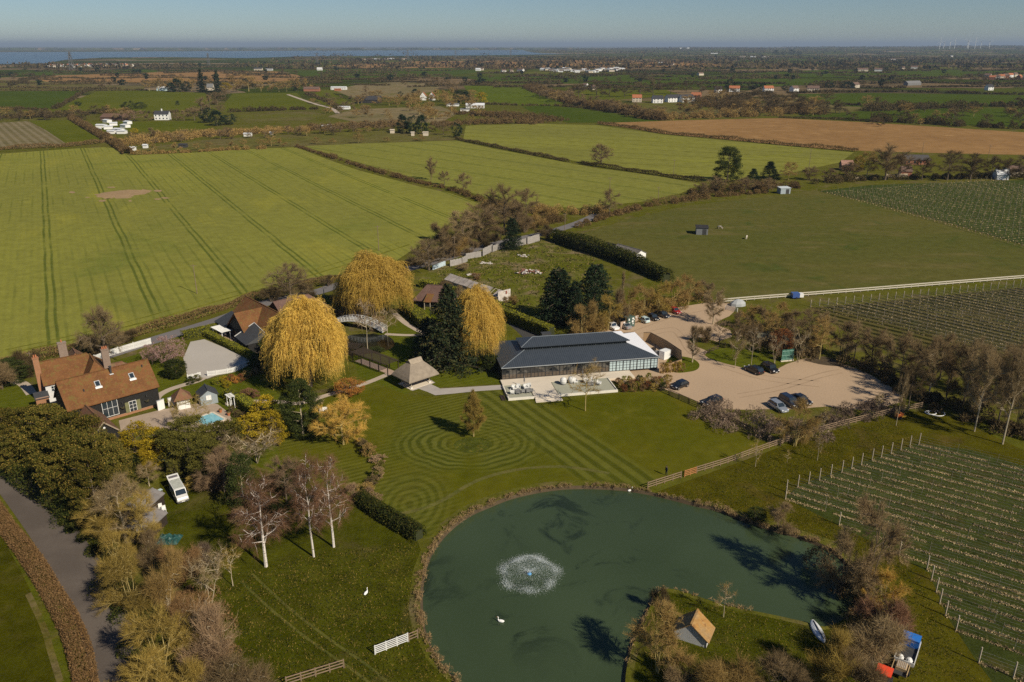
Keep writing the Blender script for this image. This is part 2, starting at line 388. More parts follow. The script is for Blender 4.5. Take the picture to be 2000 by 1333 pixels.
patch("far_middle_meadow", [(455,183),(580,182),(596,198),(612,213),(520,217),(437,218),(440,200)], m_green_a, .05)
patch("far_side_meadow", [(600,182),(640,178),(700,208),(660,213),(630,205)], m_green_a, .05)
patch("left_dark_field", [(-200,181),(0,179),(165,178),(135,195),(105,212),(-200,214)], m_green_b, .05)
patch("left_tan_field", [(-200,158),(0,157),(60,158),(190,166),(285,168),(280,176),(150,178),(0,178),(-200,179)], m_olive, .06)
patch("far_ploughed_field", [(45,151),(150,147),(250,143),(420,139),(540,140),(580,147),(605,156),(540,160),(300,162),(95,161)], m_plough, .08)
patch("white_house_lawn", [(170,240),(270,238),(385,237),(418,251),(300,257),(200,258)], m_green_a, .05)
patch("triangle_meadow", [(57,236),(140,235),(165,250),(200,275),(132,283),(95,258)], m_green_a, .05)
patch("allotment_ground", [(250,303),(270,290),(420,272),(600,262),(760,256),(880,262),(890,274),(700,281),(500,290),(370,298)], m_olive, .04)
patch("heath", [(640,228),(690,214),(860,208),(895,222),(860,240),(700,240)], m_tan, .05)
patch("tan_field", [(650,176),(700,166),(780,160),(862,166),(850,178),(800,190),(690,192)], m_tan, .06)
patch("small_green_field", [(460,224),(600,218),(640,224),(600,236),(480,238)], m_olive, .05)
patch("scrub_meadow", [(1120,176),(1300,176),(1330,186),(1200,196),(1120,192)], m_green_a, .07)
patch("distant_green", [(560,140),(720,136),(900,134),(950,140),(860,150),(620,156)], m_green_b, .1)
patch("distant_green_wide", [(910,152),(1100,146),(1400,148),(1560,154),(1700,160),(1500,170),(1200,164),(960,164)], m_green_b, .1)
patch("distant_soil", [(640,128),(820,120),(1100,118),(1330,120),(1440,128),(1280,134),(900,133),(700,134)], m_plough, .12)
patch("distant_green_band", [(1440,142),(1650,136),(2000,138),(2160,142),(2160,150),(1900,152),(1700,150),(1500,152)], m_green_b, .12)
patch("distant_wheat", [(1430,116),(1600,113),(1700,118),(1600,124),(1460,123)], m_green_b, .15)
patch("distant_meadow", [(30,142),(200,138),(330,136),(300,142),(150,146),(40,148)], m_green_b, .12)
t = NT("estuary_water"); m_sea = t.bsdf((.060,.095,.120), .3, .4, bump=t.noise(t.obj(), .05, 2), bd=.5)
patch("estuary_water", [(-400,103),(-400,128),(0,126),(90,124),(130,117),(200,113),(330,112),(480,114),(600,110.5),(800,109.5),(1000,108),(1200,104),(1290,100),(1000,98),(600,99.5),(300,101),(100,102)], m_sea, .3)
# low hills on the far right
bm = bmesh.new()
bmesh.ops.create_grid(bm, x_segments=60, y_segments=14, size=1)
for v in bm.verts:
    a, b = v.co.x, v.co.y
    x = -6500+(a+1)/2*21000; y = 6500+(b+1)/2*11000
    hgt = 46*max(0, 1-abs(b)**1.8)*min(1, max(0, (x-100)/4000))*(1+.18*math.sin(x/900.)+.1*math.sin(x/380.+2)) if x > 100 else 0
    v.co = (x, y, hgt-.5)
me = bpy.data.meshes.new("hills"); bm.to_mesh(me); bm.free(); me.materials.append(m_base)
for pl in me.polygons: pl.use_smooth = True
tag(mobj("hills", me), kind='structure')
# far shore
mb = MB(); r = random.Random(4)
for i in range(90):
    x = -14000+i*260; mb.tube((x, 13000+r.uniform(0, 2500), -40), (x+300, 13000+r.uniform(0, 2500), -40), 62+r.uniform(-3, 8), 62+r.uniform(-3, 8), 8)
tag(mb.build("far_shore_hills", mat=m_base), kind='structure')

# ---- grounds of the estate
LC = G(918, 866)
def lawn_extra(t, p, col):
    x = t.xyz(p); dk = (.04,.052,.008); lt = (.125,.13,.026)
    dx = t.math('SUBTRACT', x[0], LC.x); dy = t.math('SUBTRACT', x[1], LC.y)
    rr = t.math('SQRT', t.math('ADD', t.math('MULTIPLY', t.math('MULTIPLY', dx, dx), .6), t.math('MULTIPLY', dy, dy)))
    rr = t.math('ADD', rr, t.math('MULTIPLY', t.noise(p, .13, 3), 2.6))
    ring = t.ramp(t.math('SINE', t.math('MULTIPLY', rr, 2*math.pi/1.3)), -.7, .8)
    ringm = t.math('MULTIPLY', t.math('MULTIPLY', t.math('SUBTRACT', 1.0, t.ramp(rr, 9, 14)), t.ramp(rr, 3.0, 4.5)), t.ramp(t.noise(p, .09, 2), .3, .6))
    g2 = G(800, 985); ex = t.math('SUBTRACT', x[0], g2.x); ey = t.math('SUBTRACT', x[1], g2.y)
    r2 = t.math('SQRT', t.math('ADD', t.math('MULTIPLY', ex, ex), t.math('MULTIPLY', t.math('MULTIPLY', ey, ey), .35)))
    ring2 = t.ramp(t.math('SINE', t.math('MULTIPLY', r2, 2*math.pi/1.3)), -.7, .8)
    ring2m = t.math('SUBTRACT', 1.0, t.ramp(r2, 4.5, 7.5))
    a = heading(1090, 800, 1290, 930)
    q = t.xyz(t.rot(p, -a))[1]; q = t.math('ADD', q, t.math('MULTIPLY', t.noise(p, .05, 1), 1.5))
    g3 = G(1140, 880); q0 = -g3.x*math.sin(a)+g3.y*math.cos(a)
    st = t.ramp(t.math('SINE', t.math('MULTIPLY', q, 2*math.pi/2.3)), -.6, .8)
    stm = t.math('SUBTRACT', 1.0, t.ramp(t.math('ABSOLUTE', t.math('SUBTRACT', q, q0)), 4.5, 6.5))
    b = heading(560, 850, 830, 790)
    q2 = t.xyz(t.rot(p, -b))[1]
    s2 = t.ramp(t.math('SINE', t.math('MULTIPLY', t.math('ADD', q2, t.math('MULTIPLY', t.noise(p, .04, 1), 2)), 2*math.pi/1.15)), -.6, .8)
    s2m = t.math('MULTIPLY', t.math('SUBTRACT', 1.0, t.ramp(x[0], LC.x+2, LC.x+20)), .9)
    rings = t.mix(ring, lt, dk)
    c = t.mix(t.math('MULTIPLY', t.math('MULTIPLY', s2m, t.ramp(t.noise(p, .05, 2), .35, .6)), .42), col, t.mix(s2, lt, dk))
    c = t.mix(t.math('MULTIPLY', stm, .5), c, t.mix(st, lt, dk))
    c = t.mix(t.math('MULTIPLY', ringm, .65), c, rings)
    c = t.mix(t.math('MULTIPLY', ring2m, .32), c, t.mix(ring2, lt, dk))
    return c
m_lawn = ground("mown_lawn", (.091,.088,.007), (.075,.079,.005), (.104,.101,.010), .04, .15, 2.2, extra=lawn_extra, dry=((.133,.106,.011), .09, .35), bump=.03, finev=.28)
m_lawn_plain = ground("short_lawn", (.090,.100,.009), (.074,.088,.007), (.106,.110,.012), .05, .2, 2.0, rows=(heading(560, 850, 830, 790), 1.5, (.058,.070,.005), .45), bump=.03, finev=.3)
m_grass = ground("long_grass", (.057,.060,.005), (.046,.051,.003), (.066,.065,.007), .05, .22, 1.5, dry=((.086,.068,.025), .12, .5), bump=.12, finev=.55)
m_grass_y = ground("vineyard_headland_grass", (.069,.063,.005), (.056,.052,.003), (.080,.066,.006), .05, .2, 1.5, dry=((.088,.059,.020), .1, .5), bump=.08, finev=.5)
patch("lawn", [(540,870),(640,770),(700,735),(790,770),(850,775),(985,762),(995,780),(1045,778),(1050,786),(1100,782),(1210,768),(1290,763),(1345,790),(1400,818),(1455,848),(1520,872),
  (1430,900),(1330,930),(1262,950),(1190,940),(1110,938),(1050,944),(990,957),(945,972),(900,992),(862,1022),(838,1052),(815,1048),(760,1010),(715,975),(640,960),(560,930)], m_lawn, .012, 0)
patch("garden_lawn", [(300,745),(350,735),(405,742),(490,718),(520,760),(640,770),(700,735),(690,700),(655,690),(740,650),(840,600),(935,700),(982,750),(860,757),(800,765),(560,930),(470,900),(420,800),(300,800)], m_lawn_plain, .008)
patch("meadow_by_the_pond", [(310,930),(420,900),(560,930),(640,960),(715,978),(815,1055),(822,1075),(805,1120),(798,1190),(808,1240),(835,1290),(880,1335),(900,1400),(400,1400),(380,1250),(350,1100),(320,1040)], m_grass, .008, 0, 0)
patch("vineyard_headland", [(1280,962),(1420,912),(1560,860),(1740,810),(1830,800),(2000,880),(2160,1000),(2160,1500),(1560,1500),(1620,1350),(1740,1220),(1700,1120),(1640,1060),(1500,1015),(1400,985)], m_grass_y, .008)
patch("island_grass", [(1300,1156),(1345,1166),(1390,1181),(1440,1194),(1500,1206),(1560,1219),(1610,1231),(1660,1220),(1700,1260),(1640,1420),(1240,1420),(1240,1300),(1262,1220),(1285,1170)], m_grass, .01)
patch("derelict_field", [(850,520),(950,490),(1050,468),(1085,475),(1160,500),(1180,530),(1120,560),(1050,600),(960,590),(860,560),(820,545)],
   ground("weedy_rough_field", (.090,.095,.010), (.101,.105,.017), (.200,.150,.085), .05, .1, 1.2, dry=((.240,.180,.110), .08, .75), bump=.1, finev=.55), .012)
m_gravel = plain("tan_gravel", (.400,.290,.190), .95, .1, .08, fine=.16, fs=3.0)
patch("gravel_car_park", [(1150,660),(1180,645),(1230,632),(1290,612),(1330,600),(1380,592),(1425,592),(1437,602),(1425,618),(1395,632),(1425,645),(1428,662),(1400,668),(1372,660),(1345,662),(1362,678),(1385,688),
  (1400,702),(1440,716),(1500,728),(1535,712),(1560,704),(1590,698),(1640,710),(1700,733),(1765,775),(1745,790),(1690,802),(1620,794),(1560,800),(1500,800),(1440,800),(1385,795),(1340,775),(1290,760),(1200,745),(1150,740),(1130,700)], m_gravel, .016, 2, .15)
patch("green_verge_by_the_pavilion", [(1310,696),(1335,697),(1355,702),(1366,712),(1362,722),(1345,727),(1318,728),(1300,715)], m_lawn_plain, .024, 3)
patch("green_island_in_the_car_park", [(1376,694),(1400,681),(1450,683),(1500,690),(1532,700),(1530,712),(1500,716),(1478,723),(1440,716),(1400,706)], m_lawn_plain, .026, 2)
patch("rough_island_ground", [(1372,660),(1400,668),(1440,655),(1460,645),(1520,660),(1600,690),(1560,702),(1532,698),(1500,688),(1450,681),(1400,679)], m_base, .022)
patch("dirt_corner", [(1570,702),(1610,697),(1650,712),(1640,716),(1600,712)], m_bank, .022, 3)
patch("stable_courtyard", [(399,663),(372,668),(358,700),(366,735),(388,742),(405,740),(440,727),(487,713),(487,700)], plain("pale_gravel", (.400,.370,.330), .95, .08, .15, fine=.12, fs=4), .016)
m_path = plain("pale_path", (.400,.330,.260), .95, .12, .3, fine=.1)
m_slab = plain("stone_slabs", (.360,.330,.300), .9, .12, .5, fine=.12)
strip("garden_path", [(398,738),(385,745),(360,752),(330,762),(308,775),(302,790)], 1.7, m_path, .02)
strip("lawn_path", [(768,727),(725,745),(690,757),(640,772),(585,788),(540,785),(480,785),(440,790)], 1.5, m_path, .02)
strip("willow_path", [(770,612),(790,630),(815,645),(830,652)], 1.6, m_path, .02)
strip("bridge_path", [(752,653),(790,655),(830,655)], 1.4, m_path, .024)
patch("gazebo_walk", [(984,752),(985,761),(932,764.5),(878,770),(850,772.5),(835,766),(818,760),(806,764),(783,752),(805,744),(841,742),(850,748),(842,751),(860,759.5),(905,757),(935,755)], m_slab, .02)
strip("rear_drive", [(1072,690),(1020,640),(985,615),(962,600)], 4.5, plain("dark_tarmac", (.050,.048,.045), .9, .1), .02)
m_road = NT("tarmac_lane"); t = m_road; p = t.obj()
c = t.mix(t.ramp(t.noise(p, .12, 4, .6), .35, .65), (.115,.095,.080), (.150,.125,.105)); c = t.mix(.35, c, t.n("ShaderNodeTexNoise", {'Vector': p, 'Scale': 6.0}).outputs[0], 'MULTIPLY')
m_road = t.bsdf(c, .95, .15, bump=t.noise(p, 12, 2), bd=.01)
strip("lane", [(-160,760),(-60,850),(15,925),(60,980),(108,1045),(150,1110),(188,1180),(215,1245),(238,1333),(252,1420)], 5.6, m_road, .022)
m_verge = ground("verge_grass", (.077,.085,.007), (.064,.070,.005), (.100,.085,.017), .1, .4, 1.5, dry=((.150,.110,.050), .2, .5), bump=.12)
m_dkfield = ground("near_field", (.046,.047,.003), (.052,.051,.003), (.068,.060,.010), .06, .25, 1.6, bump=.06)
patch("near_left_field", [(-400,960),(-60,960),(0,1040),(45,1110),(90,1190),(115,1270),(125,1400),(-400,1500)], m_dkfield, .012)
strip("field_verge", [(-10,1000),(30,1060),(72,1135),(108,1215),(128,1290),(138,1400)], 2.2, m_verge, .016)
strip("dry_track", [(55,1160),(85,1225),(100,1275),(118,1333)], .7, ground("dry_rut", (.140,.110,.050), (.100,.085,.017), (.067,.070,.010), .3, .6, 2), .02)
m_road2 = plain("grey_tarmac", (.150,.140,.140), .9, .12, .15)
strip("country_road", [(120,722),(200,697),(300,665),(430,625),(520,592),(615,572),(665,556),(760,535),(860,508),(960,478),(1060,457),(1130,436),(1170,418)], 5.0, m_road2, .03, 3)
strip("far_lane", [(562,185),(590,195),(620,205),(648,212),(660,222)], 5, m_path, .1, 2)
strip("straight_track", [(1308,316),(1372,316),(1490,307),(1570,297)], 1.6, ground("worn_track", (.202,.210,.024), (.182,.190,.019), (.220,.210,.036), .1, .3, 1), .04, 1)
strip("headland_track", [(20,690),(150,662),(300,625),(420,590),(560,552),(700,510),(800,478)], .9, ground("wheel_ruts", (.106,.110,.010), (.190,.180,.029), (.096,.100,.010), .1, .3, 1), .028, 3)
strip("headland_track_inner", [(10,684),(140,656),(290,618),(410,583),(550,546),(690,504),(780,474)], .5, bpy.data.materials["wheel_ruts"], .028, 3)
strip("pool_side_terrace_path", [(60,800),(90,795),(128,778)], 2.2, m_slab, .02)
strip("left_garden_path", [(20,745),(45,750),(62,770)], 2.0, m_path, .02)
patch("left_garden_lawn", [(-60,765),(0,755),(40,750),(75,780),(60,800),(0,812),(-60,820)], m_lawn_plain, .012)
patch("house_lawn", [(195,720),(225,705),(275,690),(330,690),(350,720),(330,735),(280,735)], m_lawn_plain, .012)
patch("small_dark_pond", [(655,668),(690,654),(750,655),(770,668),(762,682),(715,692),(672,694)], glassm("dark_pond_water", (.012,.014,.009), .12), .02, 3)

patch("rough_ring_under_the_lawn_tree", [(886,870),(900,858),(925,855),(948,858),(960,868),(950,880),(925,886),(900,882)], ground("daffodil_grass", (.052,.062,.009), (.07,.08,.012), (.15,.13,.02), .3, .8, 2.5, bump=.1, finev=.6), .02, 3)
wr_ = ground("faint_ruts", (.1,.095,.022), (.085,.09,.018), (.06,.075,.014), .1, .4, 1.5, finev=.5)
for a_, d_ in ((0, 0), (22, -14)): strip("meadow_rut", [(470+a_,1135+d_),(540+a_,1200+d_),(620+a_,1262+d_),(690+a_,1310+d_),(740+a_,1350+d_)], .35, wr_, .014)
strip("path_across_the_lawn_edge", [(760,1010),(850,985),(930,940),(1010,918),(1100,912),(1190,925)], .8, ground("worn_lawn", (.13,.115,.035), (.1,.1,.025), (.08,.09,.02), .2, .5, 2, finev=.5), .018)
# tussocks and dead stalks standing in the longer grass
def inside(x, y, P):
    c = False; j = len(P)-1
    for i in range(len(P)):
        if (P[i][1] > y) != (P[j][1] > y) and x < (P[j][0]-P[i][0])*(y-P[i][1])/(P[j][1]-P[i][1])+P[i][0]: c = not c
        j = i
    return c
TUFTS = [([(430,1130),(640,1080),(810,1060),(800,1190),(835,1290),(880,1400),(450,1400)], 9000, .2, 'meadow'), ([(1300,985),(1420,925),(1560,870),(1740,822),(1800,860),(1540,960),(1500,1010)], 5000, .18, 'vineyard headland'),
 ([(1310,1165),(1500,1210),(1600,1235),(1660,1300),(1600,1400),(1290,1400),(1265,1260)], 4000, .18, 'island'), ([(850,520),(950,490),(1050,468),(1160,500),(1170,530),(1110,560),(1040,600),(960,590),(860,560)], 5000, .45, 'derelict field'),
 ([(1540,1050),(1640,1060),(1700,1110),(1760,1210),(1720,1330),(1900,1330),(1800,1140),(1740,1070),(1540,985)], 3500, .18, 'right bank')]

trk = plain("tyre_worn_gravel", (.33,.235,.15), .95, .2, .3)
for q in ([(1240,655),(1310,640),(1335,655),(1355,685),(1420,712),(1500,735),(1600,745)], [(1250,662),(1308,648),(1326,662),(1346,690),(1415,720),(1500,744),(1600,756)], [(1440,770),(1520,755),(1600,730),(1640,722)], [(1445,777),(1522,763),(1605,738),(1645,729)], [(1230,650),(1300,625),(1370,608),(1410,604)]): strip("tyre_track", q, .35, trk, .02)

# ================================================================ VEGETATION prototypes
rng = np.random.default_rng(7)
def unit(a): return a/np.maximum(np.linalg.norm(a, axis=-1, keepdims=True), 1e-6)
def slivers(P, D, L, W):
    """thin triangles: base at P, along D, length L, half width W"""
    n = len(P); s = unit(np.cross(D, rng.normal(size=(n, 3))))*np.asarray(W).reshape(-1, 1)
    return np.stack([P-s, P+s, P+D*np.asarray(L).reshape(-1, 1)], 1)
def leaves(P, size):
    n = len(P); a = unit(rng.normal(size=(n, 3))); b = unit(np.cross(a, rng.normal(size=(n, 3))))
    s = (size*rng.uniform(.6, 1.3, n)).reshape(-1, 1)
    return np.stack([P-a*s*.5, P+a*s*.5, P+b*s], 1)
def woody(seed, H=12, W=9, clear=.22, nl=9, r0=None, shape='round', ntw=6000, tl=1.0, tw=.022, up=.35, droop=0.0, fork=False, stems=1, wob=.3, nsub=6, bk=1.0):
    nsub = nsub+3
    """trunk and limbs as tapering tubes, and a cloud of thin twigs rooted on them"""
    r = random.Random(seed); mb = MB(); r0 = r0 or H*.02; segs = []
    def env(h, a):     # crown radius at relative height
        t_ = max(0., min(1., (h-clear)/(1-clear)))
        k = {'round': math.sin(math.pi*min(1, .12+t_*.86))**.6, 'upright': (.35+.65*math.sin(math.pi*min(1, .1+t_*.8)))*(1-t_*.45),
             'vase': (.3+t_*.75)*(1 if t_ < .8 else 1-(t_-.8)*2.6), 'cone': (1-t_)**.75*(.25+.75*min(1, t_*5)), 'dome': math.sqrt(max(0.02, 1-t_*t_))}[shape]
        return k*W/2
    for s in range(stems):
        sx, sy = (r.uniform(-.3, .3)*W*.12*(stems > 1), r.uniform(-.3, .3)*W*.12*(stems > 1))
        lean = (r.uniform(-1, 1)*W*.22*(stems > 1), r.uniform(-1, 1)*W*.22*(stems > 1))
        pts = []; top = H*(.86 if shape != 'vase' else .6)
        for i in range(6):
            t_ = i/5; pts.append(Vector((sx+lean[0]*t_+r.uniform(-1, 1)*wob*t_, sy+lean[1]*t_+r.uniform(-1, 1)*wob*t_, top*t_)))
        rs = r0/(stems**.5)
        for i in range(5): mb.tube(pts[i], pts[i+1], rs*(1-i/5.6), rs*(1-(i+1)/5.6), 6)
        for i in range(3, 5): segs.append((pts[i], pts[i+1]))
        for k in range(nl//stems or 1):
            h = clear+.02+(.84-clear)*((k+r.random()*.6)/(nl/stems))
            hz = min(h*H, top*.97); t_ = hz/top*5; i = min(4, int(t_)); base = pts[i].lerp(pts[i+1], t_-i)
            a = k*2.4+r.random()*.9; hz2 = h+(.08+up*.4*r.random()); R_ = env(min(hz2, .97), a)*r.uniform(.75, 1.0)
            tgt = Vector((math.cos(a)*R_, math.sin(a)*R_, min(hz2, .97)*H))
            prev = base; rr = (rs*(1-hz/H)*.6+.02)*bk; m1 = base.lerp(tgt, .45)+Vector((r.uniform(-.3, .3), r.uniform(-.3, .3), -.05*H*r.random()+.03*H))
            m2 = base.lerp(tgt, .75)+Vector((r.uniform(-.3, .3), r.uniform(-.3, .3), r.uniform(-.1, .3)))
            for q, rr1 in ((m1, rr*.65), (m2, rr*.42), (tgt, rr*.16)):
                mb.tube(prev, q, rr, rr1, 4); segs.append((prev, q)); prev = q; rr = rr1
            for j in range(nsub):
                q0, q1 = ((base.lerp(m1, .6), m1), (m1, m2), (m2, tgt))[j % 3]
                b0 = q0.lerp(q1, r.random()); rd = Vector((r.gauss(0, 1), r.gauss(0, 1), r.gauss(.35, .8))); rd.normalize()
                e = b0+rd*W*r.uniform(.1, .2)+Vector((math.cos(a), math.sin(a), 0))*W*.05
                ex = math.hypot(e.x, e.y); lim = env(min(max(e.z/H, clear), .99), a)*1.08
                if ex > lim > 0: e.x *= lim/ex; e.y *= lim/ex
                e.z = min(e.z, H*1.0); c = b0.lerp(e, .5)+Vector((r.uniform(-.2, .2), r.uniform(-.2, .2), r.uniform(-.1, .3)))
                mb.tube(b0, c, (r0*.2+.012)*bk, (r0*.13+.01)*bk, 3); mb.tube(c, e, (r0*.13+.01)*bk, .008*bk, 3); segs += [(b0, c), (c, e), (c, e)]
    A = np.array([s[0] for s in segs]); B = np.array([s[1] for s in segs])
    L = np.linalg.norm(B-A, axis=1); pr = (L/L.sum()); k = rng.choice(len(A), ntw, p=pr); u = rng.random((ntw, 1))
    P = A[k]+(B[k]-A[k])*u; ax = unit(B-A)[k]
    out = P-np.array([0, 0, H*.5]); out[:, 2] *= .4; out = unit(out)
    D = unit(ax*.8+out*.6+rng.normal(size=(ntw, 3))*.5+np.array([0, 0, up-droop]))
    ln = tl*1.15*rng.uniform(.5, 1.4, ntw); tw = tw*.72; T = [slivers(P, D, ln, tw*rng.uniform(.7, 1.3, ntw))]
    P2 = P+D*(ln*rng.uniform(.35, .8, ntw)).reshape(-1, 1); D2 = unit(D*.5+rng.normal(size=(ntw, 3))*.7+np.array([0, 0, (up-droop*2)*.6]))
    T.append(slivers(P2, D2, ln*.65, tw*.75*rng.uniform(.7, 1.3, ntw)))
    me = mb.mesh("trunk"); me.materials.append(None)
    return me, tri_mesh("crown", np.concatenate(T), m_dummy), H, W
m_dummy = bpy.data.materials.new("foliage_base")
def clumps(seed, H, W, nc, per, rc, ls, shape='ell', zlo=.0, trunk=True, tr=.2, flat=.7, solid=.35, stems=1):
    """leafy crown: clusters of leaf faces through the crown's volume, with gaps"""
    g = np.random.default_rng(seed); r = random.Random(seed)
    d = unit(g.normal(size=(nc, 3))); rad = 1-solid*g.random((nc, 1))**2*1.0
    if shape == 'cone':
        z = g.random(nc)**1.25; a = g.random(nc)*2*math.pi; rr = (1-z)**.85*g.uniform(.72, 1.0, nc)*(W/2)
        C = np.stack([np.cos(a)*rr, np.sin(a)*rr, H*(zlo+(1-zlo)*z)*.97], 1)
    elif shape == 'tall':
        z = g.random(nc); a = g.random(nc)*2*math.pi; lump = 1+.22*np.sin(a*2+z*9+seed)+.15*np.sin(a*3-z*14)
        rr = np.sin(np.pi*(.14+z*.82))**.55*g.uniform(.7, 1.0, nc)*(W/2)*lump*(1-.25*z)
        C = np.stack([np.cos(a)*rr, np.sin(a)*rr, H*(zlo+(1-zlo)*z)*.97], 1)
    else:
        C = d*rad*np.array([W/2-rc*.6, W/2-rc*.6, H*(1-zlo)/2-rc*.4]); C[:, 2] += H*(1+zlo)/2
        ph = g.random(3)*6; C[:, :2] *= (1+.16*np.sin(np.arctan2(C[:, 1], C[:, 0])*3+ph[0])*np.cos(C[:, 2]/H*5+ph[1])).reshape(-1, 1)
    C[:, 2] = np.maximum(C[:, 2], rc*.4)
    cr = rc*g.uniform(.6, 1.35, nc)
    k = np.repeat(np.arange(nc), per); q = unit(g.normal(size=(nc*per, 3)))*(g.random((nc*per, 1))**.45)
    P = C[k]+q*np.array([1, 1, flat])*cr[k].reshape(-1, 1); P[:, 2] = np.maximum(P[:, 2], .05)
    crown = tri_mesh("crown", leaves(P, ls), m_dummy)
    mb = MB()
    for s in range(stems):
        ox, oy = (r.uniform(-.3, .3), r.uniform(-.3, .3)) if stems > 1 else (0, 0)
        mb.tube((ox, oy, 0), (ox*2.5, oy*2.5, H*.45), tr, tr*.6, 6); mb.tube((ox*2.5, oy*2.5, H*.45), (ox*4, oy*4, H*.85), tr*.6, tr*.15, 5)
        for i in range(7):
            a = r.random()*6.28; h = H*(.25+.08*i); mb.tube((ox*2, oy*2, h), (math.cos(a)*W*.32, math.sin(a)*W*.32, h+H*.12), tr*.35, tr*.1, 4)
    me = mb.mesh("trunk"); me.materials.append(None)
    return me, crown, H, W
def willow(seed, H=16, W=17, nt=340, per=24):
    g = np.random.default_rng(seed); r = random.Random(seed); mb = MB(); T = []
    mb.tube((0, 0, 0), (.2, .1, H*.28), .55, .42, 8)
    for i in range(nt):
        a = (g.integers(0, 26)+g.normal()*.22)/26*2*math.pi; t_ = g.random()**.75     # t_=0 top of dome, 1 rim
        lump = 1+.17*math.sin(a*3+seed)+.11*math.sin(a*5+1)+.1*math.sin(a*2+t_*7+seed)+g.normal()*.05
        R_ = W/2*math.sin(t_*1.45)*.86*lump; z = H*(.40+.56*math.cos(t_*1.5))*(1+.07*math.sin(a*4+seed)+.05*math.sin(a*7))+g.normal()*.45
        c = np.array([R_*math.cos(a), R_*math.sin(a), z]); o = np.array([math.cos(a), math.sin(a), 0])
        if i % 6 == 0:
            f = Vector((.2, .1, H*.26)); m = f.lerp(Vector(c), .5)+Vector((0, 0, H*.09)); mb.tube(f, m, .2, .12, 5); mb.tube(m, c, .12, .03, 4)
        n = per; th = g.random(n)*6.28; sp = g.random((n, 1))*1.3
        P = c+np.stack([np.cos(th), np.sin(th), np.zeros(n)], 1)*sp*.8+g.normal(size=(n, 3))*.15
        Ln = np.minimum(g.uniform(.9, 3.4, n)*(.5+t_*1.05), P[:, 2]-.25); Ln = np.maximum(Ln, .5)
        dr = np.stack([np.cos(th), np.sin(th), np.zeros(n)], 1)*.9+o*.75*(1 if t_ > .2 else .3)
        prev = P; ns = 6
        for s in range(1, ns+1):
            f = s/ns; q = P+dr*(math.sin(min(f*2.2, 1.57))*.8)*g.uniform(.9, 1.1, (n, 1))-np.array([0, 0, 1])*(Ln.reshape(-1, 1)*(f**1.3))+g.normal(size=(n, 3))*.07
            q[:, 2] = np.maximum(q[:, 2], .15)
            sd = unit(np.cross(q-prev, g.normal(size=(n, 3))))*(.036*(1.2-f))
            T.append(np.stack([prev-sd, prev+sd, q+sd], 1)); T.append(np.stack([prev-sd, q+sd, q-sd], 1))
            D = unit((q-prev)+g.normal(size=(n, 3))*.45); T.append(slivers(q, D, g.uniform(.3, .7, n), np.full(n, .026)))
            D = unit((q-prev)+g.normal(size=(n, 3))*.6); T.append(slivers((q+prev)/2, D, g.uniform(.3, .7, n), np.full(n, .026)))
            prev = q
    me = mb.mesh("trunk"); me.materials.append(None)
    return me, tri_mesh("crown", np.concatenate(T), m_dummy), H, W
def conifer(seed, H=18, W=13, nb=150, sag=.12, layer=True, zlo=.03, ls=.42, per=62, taper=.8):
    g = np.random.default_rng(seed); r = random.Random(seed); mb = MB(); T = []
    mb.tube((0, 0, 0), (0, 0, H*.55), H*.022, H*.014, 7); mb.tube((0, 0, H*.55), (0, 0, H*.97), H*.014, .02, 6)
    for i in range(nb):
        z = zlo+(.98-zlo)*(i/nb)**.95; a = i*2.4+g.random()*.6
        L = W/2*((1-z)**taper)*g.uniform(.72, 1.12)+.25; L *= 1+.2*math.sin(a*2+seed)
        e = np.array([math.cos(a)*L, math.sin(a)*L, z*H-sag*L+g.uniform(-.3, .3)]); b = np.array([0, 0, z*H])
        if i % 2 == 0: mb.tube(b, e, .07, .02, 3)
        n = int(per*(.35+L/(W/2))); u = g.random(n)**.6
        P = b+(e-b)*u.reshape(-1, 1); side = np.array([-math.sin(a), math.cos(a), 0])
        P = P+side*(g.normal(size=(n, 1))*L*.17*(1.15-u.reshape(-1, 1)*.55))+np.array([0, 0, 1])*(g.normal(size=(n, 1))*.16-np.abs(g.normal(size=(n, 1)))*.12)
        P[:, 2] = np.maximum(P[:, 2], .1); T.append(leaves(P, ls))
    me = mb.mesh("trunk"); me.materials.append(None)
    return me, tri_mesh("crown", np.concatenate(T), m_dummy), H, W

PR = {}
def proto(k, *v): PR[k] = list(v)
proto('bare', woody(1, nl=10), woody(2, W=10, nl=11, up=.3), woody(3, W=8, clear=.15, nl=10, shape='vase'), woody(5, W=9, clear=.28, nl=9))
proto('oak', woody(11, H=11, W=12, clear=.15, nl=14, shape='dome', ntw=9000, r0=.38, wob=.5, nsub=8), woody(12, H=11, W=13, clear=.12, nl=15, shape='round', ntw=9000, r0=.4, wob=.6, nsub=8))
proto('dense', woody(21, H=12, W=10, clear=.05, nl=14, shape='round', ntw=8000, tl=.9, tw=.027, stems=3, nsub=8), woody(22, H=12, W=11, clear=.04, nl=16, shape='dome', ntw=8000, tl=.9, tw=.027, stems=4, nsub=8))
proto('upright', woody(31, H=13, W=4.5, clear=.12, nl=14, shape='upright', up=.9, ntw=4500, nsub=5), woody(32, H=13, W=5.5, clear=.2, nl=14, shape='upright', up=.8, ntw=4500, nsub=5))
proto('birch', woody(41, H=14, W=8.5, clear=.2, nl=15, r0=.24, shape='upright', ntw=7000, tl=.9, tw=.016, up=.15, droop=.45, wob=.35, nsub=8, bk=.5), woody(42, H=15, W=7, clear=.25, nl=15, r0=.2, shape='upright', ntw=6500, tl=.9, tw=.016, up=.2, droop=.4, wob=.45, nsub=8, bk=.5))
